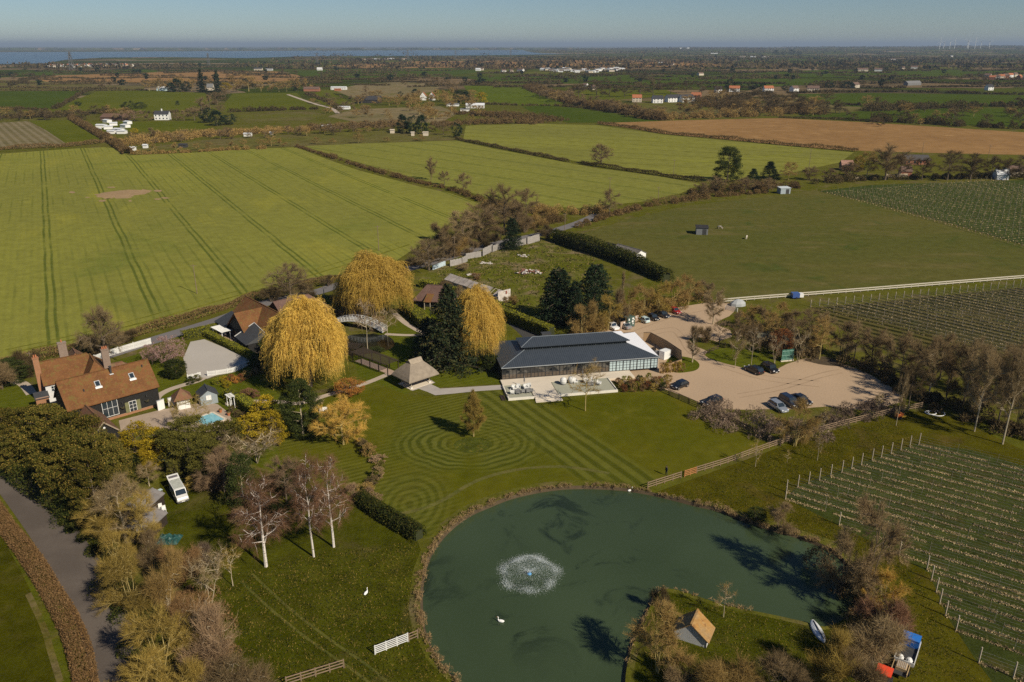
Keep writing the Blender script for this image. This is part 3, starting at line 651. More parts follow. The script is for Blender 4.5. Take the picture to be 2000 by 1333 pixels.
proto('sapling', woody(51, H=6, W=3.6, clear=.25, nl=8, r0=.07, shape='round', ntw=900, tl=.5, tw=.012, nsub=4, wob=.12), woody(52, H=6, W=3.2, clear=.3, nl=8, r0=.07, shape='vase', ntw=800, tl=.5, tw=.012, up=.6, nsub=4, wob=.12))
proto('sparse', woody(55, H=7, W=7, clear=.3, nl=9, r0=.11, shape='round', ntw=2200, tl=.55, tw=.012, nsub=6, wob=.2), woody(56, H=7, W=6, clear=.18, nl=10, r0=.12, shape='vase', ntw=2200, tl=.6, tw=.013, up=.5, stems=2, nsub=6, wob=.2))
proto('bush', woody(61, H=4, W=5, clear=.02, nl=16, r0=.12, shape='dome', ntw=5200, tl=.7, tw=.017, up=.5, stems=5, nsub=6), woody(62, H=4, W=5.5, clear=.02, nl=18, r0=.12, shape='dome', ntw=5200, tl=.6, tw=.017, up=.3, stems=6, nsub=6), woody(63, H=4, W=4.6, clear=.03, nl=15, r0=.1, shape='vase', ntw=6000, tl=.8, tw=.016, up=.7, stems=5, nsub=6))
proto('budding', woody(71, H=8, W=8, clear=.14, nl=14, r0=.16, shape='round', ntw=11000, tl=.6, tw=.016, up=.25, nsub=9), woody(72, H=9, W=6, clear=.08, nl=15, r0=.14, shape='cone', ntw=14000, tl=.5, tw=.024, up=.35, nsub=8))
proto('willow', willow(81), willow(82, W=16, nt=320))
proto('cedar', conifer(91, nb=190, per=80, ls=.36))
proto('conifer', conifer(93, H=14, W=8, nb=130, per=60, ls=.3, taper=.55), conifer(94, H=14, W=9.5, nb=150, per=64, ls=.32, taper=.42, sag=.05))
proto('pine', clumps(95, 12, 8, 150, 90, 1.0, .22, 'tall', .08), clumps(96, 12, 9, 170, 90, 1.0, .22, 'cone', .04))
proto('evergreen', clumps(101, 10, 9, 230, 120, .85, .17, 'ell', .0, flat=.4), clumps(102, 10, 8, 220, 120, .8, .17, 'tall', .0, flat=.38))
proto('leafy', clumps(103, 6, 5.5, 110, 60, .55, .17, 'ell', .05, stems=3), clumps(104, 6, 5, 90, 60, .5, .17, 'tall', .03, stems=3))
proto('shrub', clumps(105, 2, 2.6, 45, 34, .34, .13, 'ell', .0, tr=.05), clumps(106, 2, 2.2, 40, 34, .3, .12, 'tall', .0, tr=.05))
proto('blossom', clumps(107, 6, 7, 170, 36, .5, .12, 'ell', .12, tr=.16, solid=.8))
# lighter versions for the middle distance and the far plain
proto('bare_mid', woody(111, ntw=1300, tl=1.3, tw=.06, nsub=3), woody(112, W=10, ntw=1300, tl=1.3, tw=.06, clear=.12, nsub=3, shape='dome'), woody(113, W=11, H=10, ntw=1500, tl=1.2, tw=.07, clear=.05, stems=3, nsub=3))
proto('green_mid', clumps(114, 12, 9, 60, 26, 1.3, .6, 'tall'), clumps(115, 12, 12, 60, 26, 1.4, .6, 'ell'))
proto('fir_mid', conifer(116, H=16, W=6, nb=60, per=14, ls=.8, taper=.6))
proto('bare_far', woody(117, ntw=260, tl=2.2, tw=.17, nsub=2, nl=7), woody(118, W=13, H=10, ntw=300, tl=2.2, tw=.18, clear=.03, nsub=2, stems=2, nl=8, shape='dome'))
proto('green_far', clumps(119, 10, 12, 22, 12, 2.2, 1.6, 'ell', trunk=False))

BK = plain("bark_brown", (.13,.1,.07), .95, .3, 1.0); BKG = plain("bark_mossy_gold", (.33,.26,.1), .95, .3, 1.5); BKP = plain("bark_pale", (.38,.32,.22), .95, .3, 1.5)
t = NT("birch_bark"); p = t.obj(); m_birchbark = t.bsdf(t.mix(t.ramp(t.noise(t.scale(p, 2, 2, 7), 1.0, 3), .55, .68), (.6,.55,.5), (.08,.07,.06)), .9, .2)
F = dict(
 brown=leafmat("twigs_brown", (.2,.14,.07), (.29,.21,.11)), greybrown=leafmat("twigs_grey_brown", (.25,.18,.09), (.34,.255,.135)),
 dark=leafmat("twigs_dark", (.11,.08,.04), (.17,.125,.06)), red=leafmat("twigs_reddish", (.2,.105,.06), (.27,.155,.09)),
 pink=leafmat("twigs_pinkish", (.28,.185,.105), (.36,.25,.15)), gold=leafmat("twigs_golden", (.5,.31,.06), (.58,.38,.1)),
 olive=leafmat("twigs_olive_gold", (.27,.19,.045), (.36,.26,.07)), bush=leafmat("scrub_brown_gold", (.29,.19,.065), (.38,.26,.095)),
 willow=leafmat("willow_strands", (.64,.43,.085), (.76,.54,.15), (.38,.25,.045), .3, .3),
 yellow=leafmat("yellow_leaves", (.4,.28,.02), (.22,.2,.02), (.5,.36,.03), .5, .35), oliveleaf=leafmat("olive_leaves", (.11,.105,.022), (.16,.14,.03), (.06,.06,.015), .5),
 green=leafmat("dark_leaves", (.035,.048,.014), (.06,.075,.02), (.09,.1,.03), .6), bluegreen=leafmat("blue_green_needles", (.018,.036,.024), (.03,.055,.034), (.05,.075,.045), .5, .1),
 fir=leafmat("dark_needles", (.014,.025,.014), (.024,.04,.018), (.04,.055,.025), .5, .1), cedarleaf=leafmat("cedar_needles", (.025,.042,.022), (.09,.075,.025), (.05,.065,.03), .22, .1),
 leyland=leafmat("evergreen_sprays", (.06,.062,.013), (.16,.13,.026), (.22,.15,.035), .35, .15), orange=leafmat("orange_leaves", (.38,.17,.04), (.3,.2,.05), (.42,.13,.04), .8),
 rust=leafmat("rust_leaves", (.2,.075,.03), (.26,.12,.05)), blossom=leafmat("pink_blossom", (.36,.22,.2), (.28,.17,.13), (.5,.36,.34), .8), white=leafmat("white_blossom", (.45,.38,.3), (.3,.24,.16), (.6,.55,.48), .8),
 hedge=leafmat("clipped_leaves", (.19,.19,.02), (.27,.26,.03), (.11,.125,.014), .6, .2), hedgedark=leafmat("dark_hedge_leaves", (.03,.042,.01), (.07,.07,.016), (.1,.09,.02), .3, .15),
 wild=leafmat("wild_hedge", (.17,.11,.048), (.25,.165,.075), (.11,.09,.03), .08), reed=leafmat("dry_reeds", (.36,.25,.12), (.27,.18,.085), (.42,.31,.17), .3),
 heather=leafmat("grey_scrub", (.2,.145,.105), (.15,.105,.07), (.25,.19,.14), .15), fardark=leafmat("far_hedge", (.085,.065,.028), (.14,.1,.045), (.05,.052,.018), .02, .1),
 verge=leafmat("dead_bracken", (.24,.14,.06), (.3,.19,.09), (.17,.1,.04), .4))

_cnt = 0
def tree(kind, px, by, ty, wpx, mat, label, group=None, name='tree', bark=None, var=None, rz=None, hmax=None, cat=None, minimal=False, lean=None):
    global _cnt; _cnt += 1
    P = PR[kind]; tm, cm, H, W = P[(_cnt if var is None else var) % len(P)]
    g = G(px, by); h = HT(px, by, ty); wd = wpx/ppm(px, by)
    if hmax: h = min(h, hmax)
    r_ = random.Random(_cnt*7+1)
    rz = r_.random()*6.28 if rz is None else rz
    if minimal:
        o = mobj(name, cm, None, F[mat]); o.location = g; o.rotation_euler = (0, 0, rz); o.scale = (wd/W, wd/W, h/H)
        return tag(o, label, cat or 'tree', group)
    e = empty(name, g, rz, label, cat or ('tree' if 'shrub' not in name and 'bush' not in name else 'shrub'), group)
    e.scale = (wd/W, wd/W, h/H)
    if lean: e.rotation_euler = (lean[0], lean[1], rz)
    mobj('trunk', tm, e, bark or (BKG if mat in ('olive', 'gold', 'bush') else BK)); mobj('crown', cm, e, F[mat])
    return e

# ---- hedges and bands of scrub along a line on the ground
def band_tris(P, wd, h, face, dens, seed, twig=.5, hv=.35, box=False, taper=.75):
    g = np.random.default_rng(seed); P = np.array(P, float); S = P[1:]-P[:-1]; L = np.linalg.norm(S, axis=1); tot = L.sum()
    n = int(min(60000, max(40, tot*(wd+2*h)*dens/(face*face*.45))))
    d = g.random(n)*tot; cum = np.concatenate([[0], np.cumsum(L)]); k = np.clip(np.searchsorted(cum, d, side='right')-1, 0, len(L)-1)
    u = ((d-cum[k])/L[k]).reshape(-1, 1); C = P[k]+S[k]*u; nrm = np.stack([-S[k][:, 1], S[k][:, 0]], 1)/L[k].reshape(-1, 1)
    ph = g.random(4)*6; m = 1+hv*(.5*np.sin(d/(h*1.9+1)+ph[0])+.35*np.sin(d/(h*.83+.5)+ph[1])+.3*np.sin(d/(h*4.7+2)+ph[2])) if not box else np.ones(n)
    if not box and hv >= .45:
        nc = int(max(6, tot*max(1, wd/(h*1.3))/(h*.75))); nc = min(nc, 900); dc = g.random(nc)*tot; oc = (g.random(nc)-.5)*max(0, wd-h*.6); rc = h*g.uniform(.3, .8, nc)*(1+.25*np.sin(dc/(h*5)+ph[0]))
        j = g.integers(0, nc, n); q = unit(g.normal(size=(n, 3))); q[:, 2] = np.abs(q[:, 2]); q = q*(g.uniform(.55, 1.05, n)**.6).reshape(-1, 1)*rc[j].reshape(-1, 1)
        d = np.clip(dc[j]+q[:, 0], 0, tot-1e-3); k = np.clip(np.searchsorted(cum, d, side='right')-1, 0, len(L)-1); u = ((d-cum[k])/L[k]).reshape(-1, 1); C = P[k]+S[k]*u; nrm = np.stack([-S[k][:, 1], S[k][:, 0]], 1)/L[k].reshape(-1, 1)
        x = oc[j]+q[:, 1]; z = np.maximum(q[:, 2]*1.25, face*.2)
    elif box:
        s = g.random(n)*(wd+2*h); x = np.where(s < wd, s-wd/2, np.where(s < wd+h, -wd/2, wd/2)); z = np.where(s < wd, h, np.where(s < wd+h, s-wd, s-wd-h))
        x = x+g.normal(size=n)*face*.22; z = np.maximum(z+g.normal(size=n)*face*.22, .02)
    else:
        a = g.random(n)*math.pi; rad = g.uniform(.72, 1.03, n); x = np.cos(a)*rad*wd/2*(.8+.2*m); z = (np.sin(a)**taper)*rad*h*m; z = np.maximum(z, face*.2)
    Q = np.concatenate([C+nrm*x.reshape(-1, 1), z.reshape(-1, 1)], 1)
    nt = int(n*twig); T = []
    if nt:
        D = unit(g.normal(size=(nt, 3))+np.array([0, 0, .9])); T.append(slivers(Q[:nt], D, face*g.uniform(1.0, 2.2, nt), face*.16*g.uniform(.7, 1.3, nt)))
    if nt < n: T.append(leaves(Q[nt:], face))
    return np.concatenate(T)
_hs = 50
def hedge(name, px, wd, h, mat, label, face=None, dens=1.0, twig=.5, box=False, core=None, sm=3, hv=.35, group=None, kind=None, cat='hedge', taper=.75):
    global _hs; _hs += 1
    P = wpts(px, sm, False); my = sum(p[1] for p in P)/len(P)
    face = face or max(.16, my*.0011)
    T = band_tris(P, wd, h, face, dens, _hs, twig, hv, box, taper)
    o = mobj(name, tri_mesh(name, T), None, F[mat]); tag(o, label, cat if not kind else None, group, kind)
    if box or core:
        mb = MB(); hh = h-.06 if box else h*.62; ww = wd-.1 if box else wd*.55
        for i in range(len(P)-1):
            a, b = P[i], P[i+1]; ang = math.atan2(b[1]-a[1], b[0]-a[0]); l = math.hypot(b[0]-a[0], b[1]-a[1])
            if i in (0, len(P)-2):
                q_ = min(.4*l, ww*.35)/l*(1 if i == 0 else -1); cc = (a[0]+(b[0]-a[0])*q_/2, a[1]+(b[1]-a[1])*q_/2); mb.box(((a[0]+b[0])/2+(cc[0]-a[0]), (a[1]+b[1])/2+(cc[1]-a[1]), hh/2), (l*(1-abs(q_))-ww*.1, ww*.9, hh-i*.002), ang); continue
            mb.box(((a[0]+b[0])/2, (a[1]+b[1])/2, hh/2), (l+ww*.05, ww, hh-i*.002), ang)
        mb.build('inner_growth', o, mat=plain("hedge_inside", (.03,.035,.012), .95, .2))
    return o

for P_, n_, sz, nm in TUFTS:
    Wp = [tuple(G(*q)[:2]) for q in P_]; xs = [q[0] for q in Wp]; ys = [q[1] for q in Wp]; g = np.random.default_rng(len(nm)); pts = []
    while len(pts) < n_:
        cx_, cy_ = g.uniform(min(xs), max(xs)), g.uniform(min(ys), max(ys))
        if inside(cx_, cy_, Wp) and not inside(cx_, cy_, PW): pts += [(cx_+g.normal()*.5, cy_+g.normal()*.4, .03) for _ in range(int(g.integers(1, 7)))]
    P3 = np.array(pts[:n_]); D = unit(g.normal(size=(n_, 3))*.8+np.array([0, 0, .9])); k = g.random(n_) < .45
    tag(mobj('grass_tussocks', tri_mesh('grass_tussocks', slivers(P3[~k], D[~k], np.full((~k).sum(), sz*1.3), np.full((~k).sum(), sz*.3))), None, F['hedgedark']), 'dark grass tussocks on the '+nm, kind='stuff')
    tag(mobj('dead_grass', tri_mesh('dead_grass', slivers(P3[k], D[k], np.full(k.sum(), sz*1.3), np.full(k.sum(), sz*.16))), None, F['reed' if nm == 'derelict field' else 'olive']), 'pale dead grass stalks on the '+nm, kind='stuff')

# ================================================================ VEGETATION placed where the photo shows it
W_ = 'golden weeping willow '
tree('willow', 606, 755, 592, 148, 'willow', W_+'in front of the black boarded barn, nearest the pale courtyard', name='weeping_willow', var=0, rz=.4)
tree('willow', 731, 618, 502, 140, 'willow', W_+'behind the white arched bridge, beside the country road', name='weeping_willow', var=1, rz=2.0)
tree('willow', 932, 706, 568, 100, 'willow', W_+'half hidden behind the big dark cedar, beside the long slate-roofed pavilion', name='weeping_willow', var=0, rz=4.1)
tree('cedar', 878, 718, 552, 132, 'cedarleaf', 'big dark layered cedar on the lawn between the thatched gazebo and the pavilion', name='cedar_tree', rz=.5)
tree('conifer', 838, 700, 620, 60, 'bluegreen', 'smaller blue-green conifer against the left side of the big cedar', name='conifer_tree', var=1)
tree('conifer', 1090, 628, 524, 100, 'fir', 'broad dark conifer, left of the pair above the pavilion roof', name='conifer_tree', var=1)
tree('conifer', 1160, 612, 515, 88, 'fir', 'broad dark conifer, right of the pair above the pavilion roof', name='conifer_tree', var=1)
tree('conifer', 1122, 640, 548, 60, 'fir', 'dark conifer filling the gap between the broad pair above the pavilion', name='conifer_tree', var=0)
tree('conifer', 1000, 488, 425, 42, 'fir', 'dark narrow conifer standing in the broken grey board fence', name='conifer_tree', var=1)
tree('birch', 520, 1107, 932, 128, 'red', 'white-trunked birch with a low forked limb, nearest of the three on the meadow', name='birch_tree', bark=m_birchbark, var=0, rz=1.0)
tree('birch', 613, 1088, 890, 82, 'red', 'white-trunked birch, middle of the three on the meadow', name='birch_tree', bark=m_birchbark, var=1)
tree('birch', 652, 1069, 888, 92, 'red', 'white-trunked birch, farthest right of the three on the meadow', name='birch_tree', bark=m_birchbark, var=0, rz=3.5)
tree('sapling', 455, 1145, 1070, 52, 'olive', 'small pale twiggy tree beside the nearest birch', name='small_tree', bark=BKP)
tree('sparse', 412, 1183, 1066, 88, 'greybrown', 'pale many-branched bare tree at the edge of the brown scrub', name='bare_tree', bark=BKP, var=1)
tree('budding', 925, 853, 766, 62, 'olive', 'conical golden-brown tree in the middle of the mown rings', name='young_tree', var=1)
tree('budding', 671, 869, 782, 108, 'gold', 'round golden twiggy tree on the garden lawn', name='golden_tree', var=0)
tree('leafy', 683, 772, 738, 62, 'orange', 'low orange-leaved tree beside the pale lawn path', name='orange_tree', var=0, hmax=3.4)
tree('sparse', 1143, 803, 715, 78, 'bush', 'thin budding tree on the lawn just below the pavilion terrace', name='young_tree', var=0)
tree('sapling', 1160, 742, 700, 30, 'greybrown', 'small leafless tree growing through the terrace', name='small_tree', bark=BKP, var=0)
tree('evergreen', 592, 850, 742, 82, 'green', 'tall dark bay tree with pale bunched trunks by the garden lawn', name='bay_tree', bark=BKP, var=1)
tree('sapling', 622, 838, 770, 34, 'greybrown', 'pale leafless sapling by the white garden seat', name='small_tree', bark=BKP)
tree('pine', 478, 990, 882, 62, 'green', 'dark narrow evergreen above the campervan meadow', name='evergreen_tree', var=0, bark=BKP)
tree('bare', 440, 962, 880, 96, 'pink', 'pinkish bare tree behind the dark narrow evergreen', name='bare_tree')
tree('sparse', 500, 905, 838, 130, 'greybrown', 'pale grey bare tree spreading over the garden corner', name='bare_tree', bark=BKP, var=1)
tree('bare', 560, 980, 898, 80, 'pink', 'pinkish bare tree between the evergreen and the birches', name='bare_tree')
tree('evergreen', 573, 960, 905, 75, 'green', 'dark rounded evergreen behind the middle birch', name='evergreen_tree')
tree('leafy', 525, 832, 775, 74, 'yellow', 'bright yellow-green laurel right of the pool hedge', name='laurel_bush', var=1)
tree('leafy', 500, 862, 812, 90, 'yellow', 'bright yellow-green laurel below the swimming pool', name='laurel_bush', var=0)
tree('leafy', 540, 868, 800, 50, 'yellow', 'bright yellow-green laurel at the edge of the garden lawn', name='laurel_bush', var=1)
tree('leafy', 278, 900, 824, 72, 'yellow', 'yellow-leaved bush beside the gabled annexe', name='laurel_bush', var=0)
tree('leafy', 318, 905, 835, 66, 'yellow', 'yellow-leaved bush in the middle of the shrubbery', name='laurel_bush', var=1)
tree('evergreen', 372, 912, 812, 108, 'oliveleaf', 'tall olive-leaved tree below the pool terrace', name='olive_green_tree', var=0)
tree('leafy', 440, 890, 822, 90, 'oliveleaf', 'olive-leaved tree below the swimming pool', name='olive_green_tree', var=0)
tree('evergreen', 415, 940, 860, 92, 'oliveleaf', 'olive-leaved tree behind the white campervan', name='olive_green_tree', var=1)
tree('sparse', 352, 845, 776, 34, 'olive', 'thin yellowish tree on the pool terrace', name='small_tree', var=1)
tree('sparse', 390, 838, 775, 62, 'olive', 'loose pale-leaved tree in front of the swimming pool', name='small_tree', var=0)
tree('blossom', 335, 718, 655, 68, 'blossom', 'round pink blossom tree beside the pale courtyard', name='blossom_tree')
tree('blossom', 298, 712, 672, 44, 'blossom', 'smaller pink blossom tree against the white roadside fence', name='blossom_tree')
tree('evergreen', 345, 738, 700, 46, 'green', 'dark rounded bush under the pink blossom tree', name='evergreen_bush', var=0)
tree('oak', 208, 702, 603, 90, 'greybrown', 'bare spreading tree behind the brick farmhouse', name='bare_tree', var=0)
tree('oak', 568, 586, 520, 92, 'greybrown', 'bare spreading tree on the road verge above the barn roofs', name='bare_tree', var=1)
tree('sparse', 718, 682, 585, 54, 'pink', 'bare tree with a pale trunk beside the dark little pond', name='bare_tree', bark=BKP, var=0)
tree('sparse', 757, 657, 603, 52, 'greybrown', 'small grey bare tree at the right end of the arched bridge', name='bare_tree', bark=BKP, var=0)
tree('bare', 700, 629, 572, 60, 'brown', 'brown bare tree behind the arched bridge', name='bare_tree')
tree('leafy', 530, 690, 652, 46, 'green', 'dark green bush against the black barn', name='evergreen_bush')
tree('leafy', 505, 722, 690, 44, 'green', 'dark green bush at the corner of the courtyard', name='evergreen_bush')
tree('evergreen', 540, 755, 700, 40, 'green', 'dark evergreen under the left edge of the front willow', name='evergreen_bush')
tree('evergreen', 958, 725, 690, 36, 'green', 'dark clipped evergreen at the corner of the pavilion', name='evergreen_bush')
# trees along the lane and the old field
for i, (x, b, tp, wp, m, d) in enumerate([(985,452,365,90,'brown','tallest bare tree beyond the broken board fence'), (940,470,400,84,'brown','bare tree left of the dark conifer in the board fence'),
  (905,482,412,70,'greybrown','bare tree at the corner of the big crop field'), (1028,425,372,52,'brown','bare tree where the middle crop field meets the road'),
  (838,528,472,92,'greybrown','wide low bare tree behind the back willow'), (880,505,450,60,'brown','bare tree leaning over the grey board fence'),
  (962,430,385,60,'dark','dark bare tree where the field hedge meets the road'), (1010,455,405,46,'brown','bare tree right above the dark conifer')]):
    tree('bare' if i != 4 else 'oak', x, b, tp, wp, m, d, name='bare_tree')
tree('oak', 1174, 322, 283, 50, 'brown', 'lone rounded tree on the hedge between the two crop fields', name='field_oak', bark=BK, var=1)
for x, b, tp, wp, d in [(842,352,308,26,'slim bare tree, highest on the crop field hedge'), (868,362,335,24,'low bare tree in the crop field hedge, next to the slim one'), (905,375,340,34,'bare tree in the crop field hedge near the lane wood'), (1190,424,372,46,'bare tree on the hedge by the country road bend')]:
    tree('bare', x, b, tp, wp, 'brown', d, name='bare_tree')
tree('pine', 1420, 355, 285, 56, 'green', 'tall dark rounded evergreen at the field corner', name='evergreen_tree', var=0)
tree('pine', 1502, 350, 316, 44, 'fir', 'dark spiky evergreen right of the tall field-corner evergreen', name='evergreen_tree', var=1)
tree('pine', 1470, 356, 330, 34, 'fir', 'short dark evergreen at the foot of the tall one', name='evergreen_tree', var=1)
g_ = 'bare trees along the lane beyond the paddock'
for i, (x, b, tp, wp, m) in enumerate(sorted([(1728,352,284,74,'brown'), (1692,350,298,44,'bush'), (1658,352,318,40,'brown'), (1755,350,300,50,'brown'), (1800,352,310,44,'dark'), (1850,352,296,62,'dark'), (1895,352,300,56,'dark'),
   (1935,350,306,44,'dark'), (1965,352,312,46,'dark'), (2000,352,304,60,'dark'), (1540,352,318,36,'bush'), (1580,352,326,40,'brown'), (1620,355,330,34,'brown'), (1400,378,345,46,'brown'), (1455,378,348,46,'brown'), (1500,376,350,40,'brown'), (1370,385,358,40,'brown')])):
    tree('bare', x, b, tp, wp, m, f'leafless tree in the ragged row above paddock and upper vineyard, {ORD[i]} from the left', g_, name='bare_tree')
tree('leafy', 1675, 336, 303, 24, 'yellow', 'golden bush in the ragged row above the vineyard', name='golden_bush')
# the belt behind the car park
g_ = 'golden brown scrub trees behind the car park'
for i, (x, b, tp, wp, m) in enumerate(sorted([(1135,662,595,52,'bush'), (1160,656,585,50,'bush'), (1188,645,575,52,'olive'), (1255,618,556,56,'bush'), (1228,632,560,40,'bush'), (1285,612,548,56,'olive'), (1315,603,542,56,'bush'), (1345,595,535,52,'bush'), (1375,588,548,46,'greybrown'), (1210,640,560,40,'brown'), (1120,640,590,40,'bush')])):
    tree('dense', x, b, tp, wp, m, f'golden brown twiggy tree in the belt behind the upper car park, {ORD[i]} from the left', g_, name='scrub_tree')
tree('upright', 1214, 622, 535, 12, 'greybrown', 'thin bare pole of a tree rising above the belt behind the car park', name='bare_tree', bark=BKP)
tree('bare', 1392, 634, 566, 54, 'greybrown', 'bare tree standing alone on the upper gravel car park', name='bare_tree', bark=BKP, var=2)
tree('upright', 1352, 708, 640, 26, 'brown', 'narrow bare tree on the small green verge by the pavilion', name='bare_tree', bark=BKP, var=0)
for x, b, tp, wp, d in [(1436,719,648,38,'left'), (1467,713,640,42,'middle'), (1513,710,655,40,'right')]:
    tree('sparse', x, b, tp, wp, 'brown', f'young bare tree on the green island in the car park, {d} of the three', name='young_tree', bark=BKP)
tree('sparse', 1559, 708, 640, 46, 'greybrown', 'pale grey bare tree beside the green container doors', name='bare_tree', bark=BKP, var=1)
tree('bare', 1600, 702, 622, 58, 'bush', 'golden-brown tree right of the green container doors', name='bare_tree')
tree('leafy', 1525, 694, 642, 50, 'rust', 'rust-leaved oak behind the green container doors', name='rusty_oak')
tree('sapling', 1405, 674, 625, 46, 'pink', 'small bare tree in the fenced strip of the car park', name='small_tree')
tree('bush', 1376, 668, 642, 34, 'brown', 'brown twiggy bush in the fenced strip of the car park', name='twiggy_bush')
g_ = 'scrub trees between the car park and the vineyard'
for i, (x, b, tp, wp, m) in enumerate(sorted([(1462,640,592,52,'bush'), (1492,648,595,50,'brown'), (1520,642,590,50,'bush'), (1550,652,600,50,'brown'), (1578,662,605,50,'brown'), (1440,668,610,40,'brown'), (1500,672,612,44,'bush'), (1540,682,620,44,'brown'), (1470,690,630,36,'brown'), (1605,668,612,44,'greybrown'), (1578,690,632,44,'dark')])):
    tree('dense' if i % 2 else 'bare', x, b, tp, wp, m, f'twiggy tree between the car park and middle vineyard, {ORD[i]} from the left', g_, name='scrub_tree')
g_ = 'bare trees in the belt right of the car park'
for i, (x, b, tp, wp, m) in enumerate(sorted([(1640,694,625,54,'brown'), (1668,702,632,54,'greybrown'), (1700,714,640,56,'brown'), (1728,726,650,56,'greybrown'), (1758,740,655,58,'brown'), (1785,752,660,60,'greybrown'), (1815,765,662,66,'brown'), (1848,778,668,66,'brown'),
   (1880,792,672,70,'greybrown'), (1915,806,676,76,'brown'), (1950,822,684,76,'brown'), (1985,838,690,80,'greybrown'), (2020,850,690,84,'brown'), (1835,742,655,56,'brown'), (1900,765,665,60,'greybrown'), (1960,785,668,66,'brown'), (2010,800,680,70,'brown'), (1775,790,712,50,'dark')])):
    tree('bare' if i % 3 else 'dense', x, b, tp, wp, m, f'tall leafless tree in the belt right of the car park, {ORD[i]} from the left', g_, name='bare_tree')
for x, b, tp, wp, d in [(1812,782,690,52,'pale-trunked bare tree at the corner of the lower car park'), (1903,843,690,64,'pale-trunked bare tree at the head of the near vineyard, left'), (1958,868,695,70,'pale-trunked bare tree at the head of the near vineyard, right'), (1750,832,735,26,'thin sapling by the orange machine at the fence')]:
    tree('bare', x, b, tp, wp, 'greybrown', d, name='bare_tree', bark=BKP, var=0)
tree('dense', 1552, 872, 780, 74, 'bush', 'golden twiggy tree in the scrub bed above the long wooden fence', name='golden_tree', var=0)
for x, b, tp, wp, d in [(1475,912,862,32,'first sapling along the long fence from the pond'), (1537,905,880,16,'second sapling along the long fence'), (1596,900,848,26,'third sapling along the long fence'), (1607,845,795,20,'thin sapling in the grey scrub bed'), (1714,806,768,22,'thin sapling at the car park corner')]:
    tree('sapling', x, b, tp, wp, 'olive', d, name='small_tree', bark=BKP)
# right bank of the pond
tree('dense', 1690, 1178, 972, 128, 'brown', 'big brown bare tree between the pond and the near vineyard', name='bare_tree', bark=BK, var=0)
tree('dense', 1640, 1165, 1030, 92, 'greybrown', 'big bare tree leaning over the shaded end of the pond', name='bare_tree', var=1)
tree('dense', 1722, 1190, 1100, 76, 'gold', 'golden twiggy tree low on the right bank of the pond', name='golden_tree', var=0)
tree('bush', 1722, 1245, 1165, 104, 'red', 'reddish-brown bush on the right bank of the pond', name='twiggy_bush', var=1)
tree('bush', 1705, 1305, 1218, 120, 'greybrown', 'broad grey-brown bush beside the trailer with the blue boxes', name='twiggy_bush', var=0)
tree('blossom', 1742, 1222, 1180, 30, 'white', 'white blossoming thorn above the trailers', name='blossom_bush')
tree('blossom', 1738, 1275, 1228, 40, 'white', 'white blossoming thorn beside the blue trailer', name='blossom_bush')
tree('bush', 1618, 1345, 1262, 100, 'olive', 'golden twiggy bush at the bottom of the island', name='twiggy_bush', var=2)
tree('bush', 1680, 1370, 1290, 90, 'brown', 'brown bush at the bottom edge left of the red vehicle', name='twiggy_bush')
tree('dense', 1519, 1034, 984, 72, 'brown', 'rounded brown bush on the far bank of the pond', name='twiggy_bush', var=1)
tree('leafy', 1478, 1018, 992, 40, 'green', 'dark green bush on the far bank of the pond', name='evergreen_bush')
tree('dense', 1283, 1312, 1188, 132, 'bush', 'large round brown bush beside the white island shed', name='twiggy_bush', var=1)
tree('sapling', 1413, 1206, 1140, 42, 'bush', 'small tree on the island beside the water', name='small_tree', bark=BKP, var=0)
tree('bush', 1287, 1188, 1145, 40, 'dark', 'dark bush on the tip of the island', name='twiggy_bush')
for x, b, tp, wp, m, d in [(1420,1375,1310,120,'bush','brown bush along the bottom edge of the island, left'), (1520,1372,1295,110,'brown','brown bush along the bottom edge of the island, right'), (1330,1360,1310,90,'brown','brown bush below the large round one')]:
    tree('bush', x, b, tp, wp, m, d, name='twiggy_bush')
